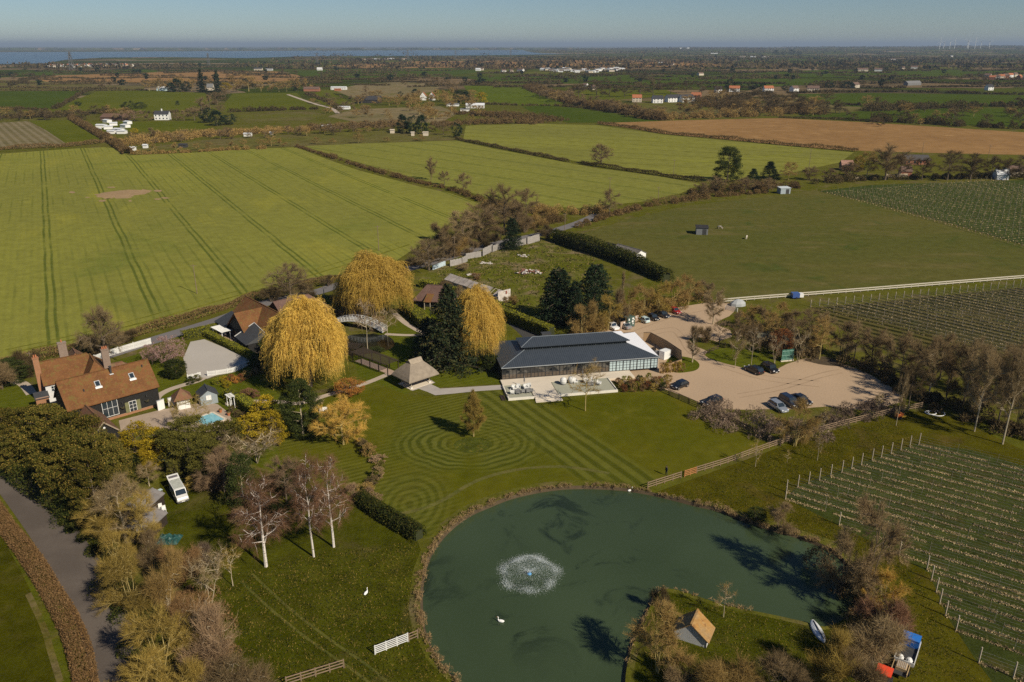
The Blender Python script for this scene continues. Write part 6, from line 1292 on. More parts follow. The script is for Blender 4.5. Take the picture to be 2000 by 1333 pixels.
# ---- stables and shelters in the paddock
st = empty('stable_block', G(1176, 490), heading(1176, 490, 1238, 508), 'low stable block with dark felt roofs and a white end wall in the paddock', 'stable')
body(st, 0, 0, 5.0, 4.2, 2.0, 2.7, dkwood, plain("felt_roof_dark", (.03,.028,.028)), over=.3); body(st, 5.6, -.3, 11, 4.6, 2.1, 3.2, white, plain("felt_roof_grey", (.16,.145,.13), .9, .4, .6), over=.3, rname='main_roof', wname='main_wall')
def railfence(name, pts, label, h=1.2, sp=1.9, rails=3, m=None, pm=None, pw=.12, cat='fence', thick=.05, rh=.1, group=None, jig=0.0):
    P = wpts(pts, 1 if len(pts) < 3 else 3, False); O_ = Vector((*P[0], 0)); e = empty(name, O_, 0, label, cat, group); tot = 0; nx = 0.0; k = 0; rr = random.Random(5)
    L = [math.hypot(P[i+1][0]-P[i][0], P[i+1][1]-P[i][1]) for i in range(len(P)-1)]; tot = sum(L); n_ = max(1, round(tot/sp)); spots = []
    for j in range(n_+1):
        d = tot*j/n_; i = 0
        while i < len(L)-1 and d > L[i]: d -= L[i]; i += 1
        t_ = min(1, d/L[i]); spots.append((P[i][0]+(P[i+1][0]-P[i][0])*t_-O_.x, P[i][1]+(P[i+1][1]-P[i][1])*t_-O_.y))
    pmesh = MB(); pmesh.box((0, 0, h*.52), (pw, pw, h*1.04)); pme = pmesh.mesh('post'); pme.materials.clear(); pme.materials.append(pm or m)
    if len(spots) <= 100:
        for x, y in spots: o = mobj('post', pme, e); o.location = (x, y, 0)
    else:
        b = MB()
        for x, y in spots: b.box((x, y, h*.52), (pw, pw, h*1.04))
        tag(b.build('post', e, mat=pm or m), kind='stuff')
    for r_ in range(rails):
        b = MB(); z = h*(r_+1)/rails-rh*.5
        for j in range(len(spots)-1): b.bar((*spots[j], z+rr.uniform(-1, 1)*jig), (*spots[j+1], z+rr.uniform(-1, 1)*jig), thick, rh)
        b.build('rail', e, mat=m)
    return e
oak = plain("weathered_oak", (.24,.17,.11), .9, .25, 2); oakd = plain("dark_oak_rails", (.1,.065,.045), .9, .25, 2); pale = plain("pale_rails", (.5,.46,.38), .85, .1, 2)
railfence('stable_railing', [(1236,508),(1260,508)], 'pale railing at the end of the stable block', m=pale)
for x, y, ang, l, d, h, m_, rm, lab in [(1370,457,R(-8),4.2,4.0,2.6,boards("grey_blue_boards", (.2,.21,.22), .2, True),plain("felt_roof_dark", (.03,.028,.028)),'dark grey square field shelter next to the grazing ponies'),
    (1530,378,R(12),5.0,3.6,2.7,boards("pale_blue_boards", (.36,.42,.46), .2, True),plain("pale_roof", (.5,.55,.58), .6),'pale blue field shelter in the far corner of the paddock')]:
    e = empty('field_shelter', G(x, y), ang, lab, 'shelter'); boxpart('wall', e, (0, 0, h/2), (l, d, h), m_); b = MB(); b.box((0, 0, h+.14), (l+.5, d+.5, .14), M=Matrix.Rotation(R(4), 3, 'X')); b.build('roof', e, mat=rm); boxpart('doorway', e, (l*.2, -d/2-.02, h*.42), (l*.35, .04, h*.8), frame)
# white island shed: gable wall towards the camera, ridge running away up the island
Pa, Pb = G(1316, 1246), G(1379, 1267); D_i = (Pb-Pa).length; ux = (Pa-Pb).normalized(); xa = Vector((ux.y, -ux.x, 0)); L_i = (G(1364, 1197, 2.8)-G(1347.5, 1221, 2.8)).length
iu = empty('island_shed', (Pb.x, Pb.y, 0), math.atan2(xa.y, xa.x), 'small white boarded shed with a mossy orange tile roof standing on the island', 'shed')
body(iu, 0, 0, max(2.6, L_i), D_i, 1.25, 2.85, boards("white_boards", (.68,.68,.68), .16), tiles("mossy_tiles", (.42,.23,.07), (.36,.25,.13), (.46,.3,.13), moss=(.18,.08,.03)), over=.3)
boxpart('corner_board', iu, (-.02, .04, .6), (.05, .1, 1.2), frame)

# ================================================================ VEHICLES
def paint(name, col, rough=.25, metal=0.0):
    if name in MATS: return MATS[name]
    t = NT(name); b = t.n("ShaderNodeBsdfPrincipled", {'Base Color': tuple(col)+(1,), 'Roughness': rough, 'Metallic': metal, 'Coat Weight': .6, 'Coat Roughness': .08, 'Specular IOR Level': .5})
    t.t.links.new(b.outputs[0], t.out.inputs[0]); MATS[name] = t.m; return t.m
tyre = plain("tyre_rubber", (.02,.02,.02), .9); alloy = paint("wheel_alloy", (.4,.4,.42), .35, .7); lampw = paint("headlight_lens", (.75,.77,.78), .12); lampr = paint("tail_light_lens", (.35,.02,.02), .2)
def loft(secs, mat):
    """secs: list of (x, [(y,z)...]) closed cross-sections with equal counts"""
    b = MB(); n = len(secs[0][1])
    for x, q in secs: b.v += [(x, y, z) for y, z in q]
    for k in range(len(secs)-1):
        for i in range(n):
            j = (i+1) % n; b.f.append([k*n+i, k*n+j, (k+1)*n+j, (k+1)*n+i]); b.m.append(b.mi(mat))
    b.f.append(list(range(n))[::-1]); b.m.append(b.mi(mat)); b.f.append([(len(secs)-1)*n+i for i in range(n)]); b.m.append(b.mi(mat)); return b
CARK = dict(  # length, width, height, bonnet start, screen base, roof front, roof rear, tail, bonnet height
 suv=(4.5, 1.86, 1.66, .27, .33, .83, .97, .95), hatch=(4.1, 1.76, 1.46, .27, .40, .80, .97, .88), saloon=(4.75, 1.84, 1.42, .29, .43, .72, .88, .88), estate=(4.7, 1.82, 1.48, .27, .40, .86, .97, .9), mini=(3.6, 1.64, 1.46, .22, .37, .80, .96, .9), mpv=(4.8, 1.9, 1.75, .2, .36, .9, .98, 1.0))
def car(kind, px, py, fx, fy, body_m, label, group=None, name='parked_car'):
    L, W, H, bs, rf, rr, tb, bh = CARK[kind]; ang = heading(px, py, fx, fy); e = empty(name, G(px, py), ang, label, 'car', group)
    X = lambda f: L/2-f*L       # f: 0 at the nose, 1 at the tail
    def sec(w_, z0, z1, r=.1): h = w_/2; return [(-h, z0+r), (-h+r, z0), (h-r, z0), (h, z0+r), (h, z1-r*.8), (h-r*1.4, z1), (-h+r*1.4, z1), (-h, z1-r*.8)]
    S = [(X(0), sec(W*.78, .3, .62)), (X(.03), sec(W*.92, .22, .72)), (X(.12), sec(W*.99, .2, bh-.1)), (X(bs), sec(W, .2, bh)), (X(.5), sec(W, .2, bh+.05)), (X(.85), sec(W*.99, .22, bh+.07)), (X(.96), sec(W*.93, .26, bh+.02)), (X(1), sec(W*.82, .34, bh-.12))]
    o = loft(S, body_m).build('body', e); [setattr(p_, 'use_smooth', False) for p_ in o.data.polygons]
    g0, g1 = bh-.02, H-.05
    def gs(x, wb, wt, z1): return (x, [(-wb/2, g0), (wb/2, g0), (wt/2, z1), (-wt/2, z1)])
    loft([gs(X(bs), W*.82, W*.8, g0+.03), gs(X(rf), W*.9, W*.76, g1), gs(X(rr), W*.9, W*.76, g1), gs(X(tb), W*.84, W*.78, g0+.03)], pane).build('windows', e)
    loft([(X(rf+.005), [(-W*.375, g1-.02), (W*.375, g1-.02), (W*.35, H-.01), (-W*.35, H-.01)]), (X((rf+rr)/2), [(-W*.385, g1-.02), (W*.385, g1-.02), (W*.36, H+.01), (-W*.36, H+.01)]), (X(rr+.01), [(-W*.375, g1-.02), (W*.375, g1-.02), (W*.35, H-.02), (-W*.35, H-.02)])], body_m).build('roof', e)
    b = MB()
    for s in (-1, 1):
        for f0, z0, f1, z1 in ((bs, g0, rf, g1), (rr, g1, tb, g0)): b.bar((X(f0), s*W*.43, z0), (X(f1), s*W*.385, z1), .07, .06)
        b.bar((X(.56), s*W*.455, g0), (X(.56), s*W*.39, g1), .07, .05)
    b.build('pillars', e, mat=body_m)
    for f in (.17, .82):
        for s in (-1, 1):
            b = MB(); r_ = .33; b.tube((0, -s*.1, 0), (0, s*.11, 0), r_, r_, 14); w_ = b.build('wheel', e, mat=tyre); w_.location = (X(f), s*(W/2-.1), r_)
            b = MB(); b.tube((0, 0, 0), (0, s*.02, 0), .2, .2, 10); rm = b.build('rim', w_, mat=alloy); rm.location = (0, s*.11, 0)
    for s in (-1, 1):
        boxpart('headlight', e, (X(.035), s*W*.34, bh-.22), (.16, .34, .16), lampw); boxpart('tail_light', e, (X(.985), s*W*.36, bh-.15), (.1, .26, .18), lampr); boxpart('mirror', e, (X(bs+.05), s*(W/2+.06), bh+.1), (.12, .16, .12), body_m)
    boxpart('number_plate', e, (X(-.001), 0, .45), (.03, .5, .11), white); return e
blk = paint("black_car_paint", (.008,.009,.011)); navy = paint("navy_car_paint", (.012,.018,.035)); silver = paint("silver_car_paint", (.33,.36,.4), .3, .4); wht = paint("white_car_paint", (.72,.72,.72)); red = paint("red_car_paint", (.3,.01,.012)); mint = paint("mint_car_paint", (.5,.62,.62)); gry = paint("grey_car_paint", (.3,.3,.31), .3, .3)
car('suv', 1194, 642, 1206, 647, wht, 'white SUV parked at the left end of the upper row behind the pavilion')
car('saloon', 1218, 640, 1208, 635.5, gry, 'silver-grey saloon with a black roof beside the white SUV')
car('mini', 1257, 629, 1247, 624.5, mint, 'small pale mint-white rounded car in the upper row')
car('hatch', 1275, 624, 1285, 628.5, blk, 'black hatchback with bright headlights right of the mint car')
car('saloon', 1294, 618, 1306, 623, navy, 'black saloon between the black hatchback and the red car')
car('hatch', 1317, 611, 1328, 615.5, red, 'red car at the right end of the upper row')
car('hatch', 1328, 757, 1312, 763, blk, 'black hatchback parked by the start of the dark wooden fence')
car('estate', 1391, 789, 1374, 795, blk, 'black car with chrome window trim half hidden behind the grey scrub')
car('estate', 1519, 799, 1533, 808, silver, 'silver-grey estate car, leftmost of the three parked by the scrub bed')
car('mpv', 1541, 790, 1556, 799, navy, 'dark navy people carrier in the middle of the three by the scrub bed')
car('saloon', 1564, 785, 1580, 793, blk, 'black saloon, rightmost of the three by the scrub bed')
car('estate', 1472, 727, 1455, 719, blk, 'black car nosed into the green island, left of the pair')
car('suv', 1503, 724, 1518, 732, blk, 'black car facing out from the green island, right of the pair')
# campervan
v0 = G(351, 971); va = heading(338, 948, 364, 992)
vn = empty('campervan', v0, va, 'white campervan with its tailgate raised, parked on the grass clearing', 'van')
def vs(w_, z0, z1, r=.14): h = w_/2; return [(-h, z0+r), (-h+r*.5, z0), (h-r*.5, z0), (h, z0+r), (h*.98, z1*.6), (h*.9, z1), (-h*.9, z1), (-h*.98, z1*.6)]
vw = paint("van_white", (.66,.66,.64), .35)
loft([(2.45, vs(1.6, .35, .85)), (2.3, vs(1.8, .3, 1.05)), (1.65, vs(1.84, .25, 1.2)), (1.05, vs(1.84, .25, 1.9)), (.8, vs(1.84, .25, 1.94)), (-2.3, vs(1.84, .25, 1.94)), (-2.42, vs(1.8, .35, 1.85))], vw).build('body', vn)
b = MB(); b.poly([(1.68, -.76, 1.24), (1.68, .76, 1.24), (1.1, .7, 1.86), (1.1, -.7, 1.86)]); o_ = b.build('windscreen', vn, mat=pane); o_.location = (.03, 0, .03)
for s in (-1, 1):
    for x0, x1, mm in ((.35, 1.05, pane), (-.95, .25, plain("net_curtain", (.35,.36,.38))), (-2.2, -1.1, plain("net_curtain", (.35,.36,.38)))):
        b = MB(); b.poly([(x0, s*.925, 1.2), (x1, s*.925, 1.2), (x1-.03, s*.865, 1.75), (x0+.03, s*.865, 1.75)]); b.build('side_window', vn, mat=mm)
    boxpart('headlight', vn, (2.36, s*.66, .78), (.14, .3, .18), lampw); boxpart('mirror', vn, (1.45, s*1.02, 1.3), (.14, .2, .24), frame)
    for x in (-1.6, 1.6):
        b = MB(); b.tube((0, -.1, 0), (0, .1, 0), .33, .33, 14); w_ = b.build('wheel', vn, mat=tyre); w_.location = (x, s*.84, .33)
boxpart('grille', vn, (2.38, 0, .78), (.12, .9, .1), frame); boxpart('bumper', vn, (2.44, 0, .5), (.12, 1.7, .2), plain("grey_bumper", (.1,.1,.1))); boxpart('number_plate', vn, (2.52, 0, .5), (.02, .52, .11), white)
boxpart('roof_panel', vn, (-.75, 0, 1.965), (2.9, 1.35, .03), plain("dirty_roof", (.42,.44,.4), .7, .25, 2)); b = MB()
Mt = Matrix.Rotation(R(14), 3, 'Y'); b.box((-2.95, 0, 2.15), (1.25, 1.7, .08), M=Mt); tg = b.build('tailgate', vn, mat=vw); b = MB(); b.box((-2.95, 0, 2.21), (.5, 1.35, .04), M=Mt); b.build('rear_window', tg, mat=plain("smoked_glass", (.13,.12,.13), .3))
for s in (-1, 1): bpart = MB(); bpart.bar((-2.3, s*.75, 1.4), (-2.8, s*.75, 2.1), .04); bpart.build('gas_strut', vn, mat=frame)
ft = empty('folding_table', G(312, 965.5), 1.0, 'pale blue folding camp table behind the campervan', 'table'); boxpart('table_top', ft, (0, 0, .7), (.9, .6, .05), plain("camp_blue", (.45,.56,.58)))
for s in (-1, 1): boxpart('leg', ft, (s*.38, 0, .34), (.05, .5, .68), greyw)
for x, y, d in ((314, 996, 'left'), (321, 1000, 'right')):
    e = empty('plastic_chair', G(x, y), .5, f'white plastic table and chair set on the grass below the campervan, {d} piece', 'chair'); boxpart('seat', e, (0, 0, .45), (.6, .6, .06), white); boxpart('backrest', e, (0, .28, .72), (.55, .05, .5), white)
    for sx in (-1, 1):
        for sy in (-1, 1): boxpart('leg', e, (sx*.25, sy*.25, .21), (.06, .06, .42), white)
ts = empty('tarpaulin', G(329, 1056), 0, 'crumpled green tarpaulin lying at the edge of the clearing', 'tarpaulin'); b = MB(); rr = random.Random(3); n_ = 9; H_ = [[(.1+.55*rr.random()) if 0 < i < n_ and 0 < j < n_ else .03 for j in range(n_+1)] for i in range(n_+1)]
for i in range(n_):
    for j in range(n_): b.poly([((i+a)*.36-1.6, (j+c)*.26-1.1, H_[i+a][j+c]) for a, c in ((0, 0), (1, 0), (1, 1), (0, 1))])
b.build('sheet', ts, mat=plain("green_tarp", (.02,.07,.065), .5, .2, 2))
gs_ = empty('green_shed', G(318, 915), R(5), 'dark green corrugated garden shed under the trees', 'shed'); body(gs_, -1.3, 0, 2.6, 2.6, 1.9, 2.4, plain("shed_green", (.04,.09,.085), .7, .2), plain("shed_roof", (.11,.15,.15), .6, .2), over=.15, along='y')
bs_ = empty('blue_cabinet', G(241, 893), 0, 'pale blue garden cabinet beside the evergreen belt', 'cabinet'); boxpart('body', bs_, (0, 0, .9), (1.4, .8, 1.8), plain("pale_blue_sheet", (.45,.55,.6), .6, .15, .6)); boxpart('lid', bs_, (0, 0, 1.85), (1.6, 1.0, .1), slate)
for x, y, d in ((284, 1000, 'upper'), (288, 1040, 'lower')):
    e = empty('grey_shed', G(x, y), R(80), f'long shed with a grey felt roof beside the campervan clearing, {d} of the two', 'shed'); body(e, -2.8, -1.6, 5.4, 3.4, 1.9, 2.5, dkwood, plain("grey_felt", (.2,.185,.18), .95, .2, .8), over=.2)
# container doors, entrance boards
cn = empty('container', G(1232, 640), R(35), 'dark green shipping container doors with painted white shapes behind the car park', 'container')
gc = plain("container_green", (.06,.1,.085), .6, .15, 1); boxpart('body', cn, (0, 3.0, 1.4), (2.5, 6.0, 2.7), gc)
for s in (-1, 1): boxpart('door', cn, (s*.61, -.04, 1.35), (1.18, .08, 2.5), gc)
for x, z, w_, h in ((-.75, 2.2, .35, .5), (.55, 2.3, .5, .4), (.9, 2.0, .25, .3), (.45, 1.55, .55, .5), (-.6, 1.35, .5, .18), (.6, .95, .3, .35), (-.7, .8, .5, .12)): boxpart('painted_shape', cn, (x, -.09, z), (w_, .02, h), white)
for x, y, d in ((1217, 642, 'left'), (1241, 631, 'right')):
    e = empty('wood_panel', G(x, y), R(35), f'pale wooden panel on the {d} side of the green container doors', 'panel'); boxpart('board', e, (0, 0, .95), (1.9, .1, 1.9), plain("pale_ply", (.4,.3,.23))); boxpart('notice', e, (.2, -.07, 1.45), (.4, .03, .4), white)
gd = empty('green_gate', G(1537, 706), R(15), 'green metal double gate with white bars at the edge of the lower car park', 'gate'); b = MB(); b.box((0, 0, 1.5), (3.0, .06, 2.7)); b.build('mesh_panel', gd, mat=plain("gate_green", (.03,.12,.09), .6, .2)); b = MB()
for k in range(9): b.box((-1.4+k*.35, -.06, 1.4), (.05, .04, 2.6))
for z in (.6, 1.5, 2.5): b.box((0, -.1, z), (3.0, .04, .07))
b.build('bars', gd, mat=plain("gate_bars", (.25,.42,.36), .6)); boxpart('base_wall', gd, (0, 0, .15), (3.2, .3, .3), conc)
pn = empty('polytunnel_roof', G(1478, 672), R(-32), 'long low shed with a mossy grey-green roof behind the green island', 'shed'); body(pn, 0, 0, 9, 4.0, 1.8, 2.8, dkwood, plain("mossy_grey_roof", (.2,.19,.13), .9, .3, 1), over=.2)
bn = empty('blue_trailer', G(1555, 583), R(5), 'small blue trailer with a white box end beside the paddock rails', 'trailer'); boxpart('body', bn, (-.4, 0, 1.0), (2.0, 1.7, 1.3), paint("blue_paint", (.05,.1,.3))); boxpart('white_box', bn, (1.2, 0, .95), (1.1, 1.6, 1.0), white); b = MB(); b.tube((-.3, -.9, .3), (-.3, .9, .3), .3, .3, 12); b.build('wheels', bn, mat=tyre)
cb = empty('covered_boat', G(1441, 597), R(10), 'grey tarpaulin-covered heap beside the white field gate', 'tarpaulin'); b = MB(); b.lathe([(1.9, 0), (1.8, .8), (1.2, 1.5), (.5, 1.9), (.001, 2.0)], n=9); o_ = b.build('cover', cb, mat=plain("grey_sheet", (.34,.36,.37), .7, .1)); o_.scale = (1.2, .8, .9)
om = empty('orange_machine', G(1755, 818), R(20), 'orange and yellow farm implement beside the long wooden fence', 'machine'); boxpart('tank', om, (0, 0, .8), (1.3, .8, .7), plain("machine_orange", (.5,.13,.03))); boxpart('frame', om, (.9, 0, .5), (1.0, .9, .3), plain("machine_yellow", (.5,.3,.03))); boxpart('mast', om, (-.3, 0, 1.4), (.1, .7, .6), dkwood)
for s in (-1, 1): b = MB(); b.tube((0, s*.45, .3), (0, s*.6, .3), .3, .3, 12); b.build('wheel', om, mat=tyre)
ho = empty('white_hose_coil', G(1823, 808), 0, 'white pipe coiled in two rings on the grass by the tree belt', 'pipe')
for (x, y, r_) in ((-.5, .1, 1.0), (.5, -.15, 1.5)):
    b = MB(); n_ = 26
    for i in range(n_): a, c = 2*math.pi*i/n_, 2*math.pi*(i+1)/n_; b.tube((x+math.cos(a)*r_, y+math.sin(a)*r_*.8, .12), (x+math.cos(c)*r_, y+math.sin(c)*r_*.8, .12), .09, .09, 6)
    b.build('ring', ho, mat=white)
# trailers and red vehicle at bottom right
ta = heading(1757, 1323, 1777, 1262)
tl = empty('flatbed_trailer', G(1770, 1284), ta, 'flatbed trailer carrying blue vine boxes at the edge of the near vineyard', 'trailer'); wdm = plain("pale_trailer_boards", (.5,.5,.48)); boxpart('bed', tl, (0, 0, .75), (4.6, 2.0, .12), frame)
for s in (-1, 1): boxpart('side_rail', tl, (0, s*1.02, .95), (4.6, .08, .3), wdm)
boxpart('headboard', tl, (-2.28, 0, 1.0), (.08, 2.0, .5), wdm)
for x in (-.5, .5):
    for s in (-1, 1): b = MB(); b.tube((x, s*.8, .32), (x, s*1.0, .32), .32, .32, 12); b.build('wheel', tl, mat=tyre)
bl = paint("blue_crate_plastic", (.02,.16,.55), .5)
for s in (-1, 1):
    e = empty('blue_crate', G(1770, 1284)+Vector((math.cos(ta)*1.6-math.sin(ta)*s*.5, math.sin(ta)*1.6+math.cos(ta)*s*.5, .81)), ta, f"big blue plastic crate on the flatbed trailer, {'left' if s > 0 else 'right'} one", 'crate'); boxpart('body', e, (0, 0, .5), (1.3, .94, 1.0), bl); boxpart('lid', e, (0, 0, 1.03), (1.36, .98, .08), bl)
for s in (-1, 1):
    e = empty('white_bag', G(1770, 1284)+Vector((math.cos(ta)*-1.7-math.sin(ta)*s*.45, math.sin(ta)*-1.7+math.cos(ta)*s*.45, .81)), ta, f"white sack slumped at the back of the flatbed trailer, {'left' if s > 0 else 'right'} one", 'sack'); b = MB(); b.lathe([(.3, 0), (.38, .2), (.25, .5), (.001, .6)], n=9); b.build('sack', e, mat=white)
t2 = empty('small_trailer', G(1757, 1314), ta, 'small open trailer with crates of bottles behind the red vehicle', 'trailer'); boxpart('bed', t2, (0, 0, .6), (2.4, 1.5, .1), frame)
for s in (-1, 1): boxpart('side_rail', t2, (0, s*.8, .8), (2.4, .07, .35), plain("tan_boards", (.42,.3,.16)))
for s in (-1, 1): b = MB(); b.tube((0, s*.85, .3), (0, s*1.0, .3), .3, .3, 12); b.build('wheel', t2, mat=tyre)
e = empty('bottle_crate', G(1757, 1314)+Vector((.1, 0, .65)), ta, 'pale wooden crate of bottles in the small open trailer', 'crate'); boxpart('crate', e, (0, 0, .2), (1.2, 1.1, .4), plain("tan_boards", (.42,.3,.16))); b = MB(); rr = random.Random(2)
for i in range(6):
    for j in range(6): b.tube((-.45+i*.18, -.42+j*.17, .38), (-.45+i*.18, -.42+j*.17, .55), .05, .05, 5)
b.build('bottles', e, mat=plain("bottle_caps", (.5,.45,.4), .5, .4, 5))
rv = empty('red_tractor', G(1720, 1345), ta, 'red-roofed compact tractor partly cut off by the bottom edge', 'tractor'); rp = paint("tractor_red", (.75,.07,.025), .5); boxpart('cab_roof', rv, (.3, 0, 2.25), (1.6, 1.6, .12), rp); boxpart('bonnet', rv, (-1.5, 0, 1.0), (1.5, .7, .7), rp); boxpart('cab', rv, (.2, 0, 1.5), (1.3, 1.2, 1.4), pane)
for x, r_ in ((.7, .65), (-1.6, .42)):
    for s in (-1, 1): b = MB(); b.tube((x, s*.6, r_), (x, s*.9, r_), r_, r_, 14); b.build('wheel', rv, mat=tyre)
# boat upside down on the island
bo = empty('upturned_boat', G(1598, 1236), heading(1590, 1222, 1606, 1250), 'white rowing boat lying upturned on the island shore', 'boat'); secs = []
for k in range(9):
    f = k/8; w_ = max(.03, math.sin(math.pi*min(1, .12+f*.85))**.7*.62); h = .35+.12*abs(f-.5); secs.append((-1.8+3.6*f, [(-w_, .02), (w_, .02), (w_*.9, h*.6), (w_*.35, h), (-w_*.35, h), (-w_*.9, h*.6)]))
loft(secs, paint("boat_white", (.62,.65,.68), .5)).build('hull', bo); boxpart('keel', bo, (0, 0, .46), (3.2, .07, .1), dkwood)

# ================================================================ FENCES AND GATES
railfence('long_fence', [(1265,955),(1330,934)], 'weathered three-rail fence end beside the pond, left of the orange gate', m=oak, rh=.14, sp=1.7)
railfence('orange_gate', [(1337,932),(1359,925)], 'new orange-brown wooden gate in the long weathered fence', m=plain("new_orange_wood", (.42,.19,.07)), sp=1.2, rails=4, cat='gate', rh=.12)
railfence('long_fence', [(1361,924),(1420,906),(1480,884),(1560,857),(1640,834),(1700,819),(1745,808),(1800,797)], 'long weathered three-rail fence from the orange gate to the tree belt', m=oak, rh=.14, sp=1.7)
railfence('dark_fence', [(1290,764),(1306,771)], 'short dark wooden fence beside the black hatchback', m=oakd, rh=.12)
railfence('wooden_gate', [(1308,772),(1344,788)], 'brown five-bar gate at the bottom of the gravel car park', m=oakd, sp=2.2, rails=5, cat='gate')
railfence('dark_fence', [(1346,789),(1390,808),(1450,838),(1524,872)], 'dark wooden fence between the lawn and the scrub bed', m=oakd, rh=.12)
railfence('paddock_fence', [(1412,592),(1480,586),(1700,569),(1860,556),(2000,545),(2120,536)], 'long pale two-rail fence along the bottom of the paddock', m=pale, sp=2.4, rails=2, rh=.3, h=1.2)
railfence('field_gate', [(1417,605),(1440,611)], 'white barred field gate beside the grey covered heap', m=white, rails=5, sp=2.5, cat='gate')
railfence('meadow_fence', [(560,1340),(672,1305)], 'weathered wooden fence at the bottom edge of the meadow', m=oak, rh=.12, sp=1.6)
railfence('white_gate', [(733,1279),(797,1254)], 'white five-bar gate standing on the meadow by the pond', m=white, rails=5, sp=1.5, cat='gate', h=1.25, rh=.09)
railfence('meadow_fence', [(799,1254),(816,1247)], 'short wooden fence between the white gate and the pond reeds', m=oak, rh=.1)
railfence('trellis_fence', [(1371,657),(1385,664),(1400,671),(1416,678)], 'dark low fence around the fenced strip in the car park', m=oakd, rails=3, h=1.1)
railfence('low_fence', [(1376,694),(1402,683)], 'low dark fence with a white box at the tip of the green island', m=oakd, rails=2, h=1.0)
railfence('low_fence', [(1663,709),(1690,722),(1720,738)], 'low post and rail fence under the tree belt', m=oak, rails=2, h=1.0, sp=2.6)
railfence('low_fence', [(1648,806),(1690,790),(1745,772)], 'low pale rail fence at the right corner of the car park', m=oak, rails=2, h=.9, sp=2.6)
railfence('vineyard_fence', [(1595,374),(1660,388),(1720,403),(1860,443),(2000,485),(2120,520)], 'thin post fence between the paddock and the upper vineyard', m=oakd, rails=2, h=1.3, sp=3.2, pm=oak, rh=.06)
railfence('field_fence', [(1088,462),(1110,466),(1135,471)], 'dark wooden fence by the road bend above the derelict field', m=oak, rails=3)
def picket(pts, label, h=1.0, solid=False):
    P = wpts(pts, 4 if len(pts) > 2 else 6, False); O_ = Vector((*P[0], 0)); e = empty('white_picket_fence', O_, 0, label, 'fence'); b = MB(); pb = MB(); d = 0.0
    for i in range(len(P)-1):
        a, c = Vector((*P[i], 0))-O_, Vector((*P[i+1], 0))-O_; l = (c-a).length; n_ = int(l/.17)
        for k in range(n_): q = a.lerp(c, (k+.5)/n_); b.box((q.x, q.y, h*.5), (.13, .03, h), math.atan2(c.y-a.y, c.x-a.x))
        if i % 3 == 0: pb.box((a.x, a.y, h*.55), (.14, .14, h*1.12))
        b.bar(a+Vector((0, 0, h*.25)), c+Vector((0, 0, h*.25)), .04, .08); b.bar(a+Vector((0, 0, h*.8)), c+Vector((0, 0, h*.8)), .04, .08)
    b.build('pickets', e, mat=white); pb.build('posts', e, mat=white)
picket([(406,735),(430,732),(460,726),(488,713)], 'white picket fence curving round the right side of the pale courtyard', 1.1)
picket([(367,741),(380,739),(393,735)], 'short white picket fence left of the courtyard path', 1.0)
picket([(186,707),(215,696),(250,685),(296,672)], 'white close-boarded fence between the farmhouse garden and the road', 1.5)
# telegraph poles
wpm = plain("pole_wood", (.2,.15,.1))
for x, b_, tp, d in [(740,490,441,'wooden telegraph pole in the big crop field, right one'), (385,574,517,'wooden telegraph pole in the big crop field, left one'), (1315,348,312,'telegraph pole on the hedge below the back crop field'), (1577,352,291,'telegraph pole at the right end of the back crop field'), (1190,391,347,'telegraph pole in the middle crop field'), (1103,452,417,'telegraph pole beside the road bend'), (1285,395,365,'telegraph pole above the paddock hedge'), (1801,300,278,'telegraph pole at the edge of the ploughed field, left'), (1930,308,284,'telegraph pole at the edge of the ploughed field, right'), (634,590,560,'street pole beside the country road'), (888,505,462,'old pole beside the board fence, right'), (873,502,463,'old pole beside the board fence, left'), (62,712,688,'short pole left of the farmhouse')]:
    h = HT(x, b_, tp); e = empty('telegraph_pole', G(x, b_), 0, d, 'pole'); b = MB(); b.tube((0, 0, 0), (0, 0, h), .13, .09, 7); b.build('pole', e, mat=wpm if 'street' not in d else greyw); boxpart('crossarm', e, (0, 0, h-.4), (1.6, .1, .12), wpm)

# ================================================================ VINEYARDS
vw_ = math.atan2(1/CP, (-1350-1000)/FPX)+math.pi; vd = Vector((math.cos(vw_), math.sin(vw_), 0))      # row direction, down to the right
postm = plain("vine_post", (.42,.36,.27), .9, .15, 2); wire = plain("trellis_wire", (.3,.3,.28), .6); straw = leafmat("straw_mulch", (.44,.34,.18), (.31,.24,.12), (.55,.44,.26), .5); vinem = leafmat("vine_canes", (.13,.1,.05), (.18,.14,.07))
vgm = F['hedgedark']; vgrass = leafmat("row_weeds", (.06,.075,.018), (.09,.1,.025), (.05,.06,.015), .4)
def unitrow(L, seed, dens=1.0, sc_=1.0, posts=5.5, strawy=True):
    g = np.random.default_rng(seed); n = int(L*(75 if dens == 1 else 15)*dens); x = g.random(n)*L
    keep = (np.sin(x*.9+seed)+np.sin(x*.37+seed*2)) > -1.5; x = x[keep]; n = len(x)
    P = np.stack([x, g.normal(size=n)*.16, np.abs(g.normal(size=n))*.05+.03], 1); T1 = leaves(P, .17*sc_)
    nv = int(L*9*dens); xv = np.repeat(np.arange(0, L, 1.1), max(1, nv//max(1, len(np.arange(0, L, 1.1))))); m = len(xv)
    P = np.stack([xv+g.normal(size=m)*.08, g.normal(size=m)*.04, g.random(m)*.9+.1], 1); D = unit(np.stack([g.normal(size=m)*.8, g.normal(size=m)*.25, g.random(m)*.7+.2], 1)); T2 = slivers(P, D, g.uniform(.25, .7, m), np.full(m, .022*sc_))
    ng = int(L*30*dens); P = np.stack([g.random(ng)*L, g.normal(size=ng)*.22-.5, np.abs(g.normal(size=ng))*.07+.03], 1); T3 = leaves(P, .22*sc_)
    return T1, T2, T3
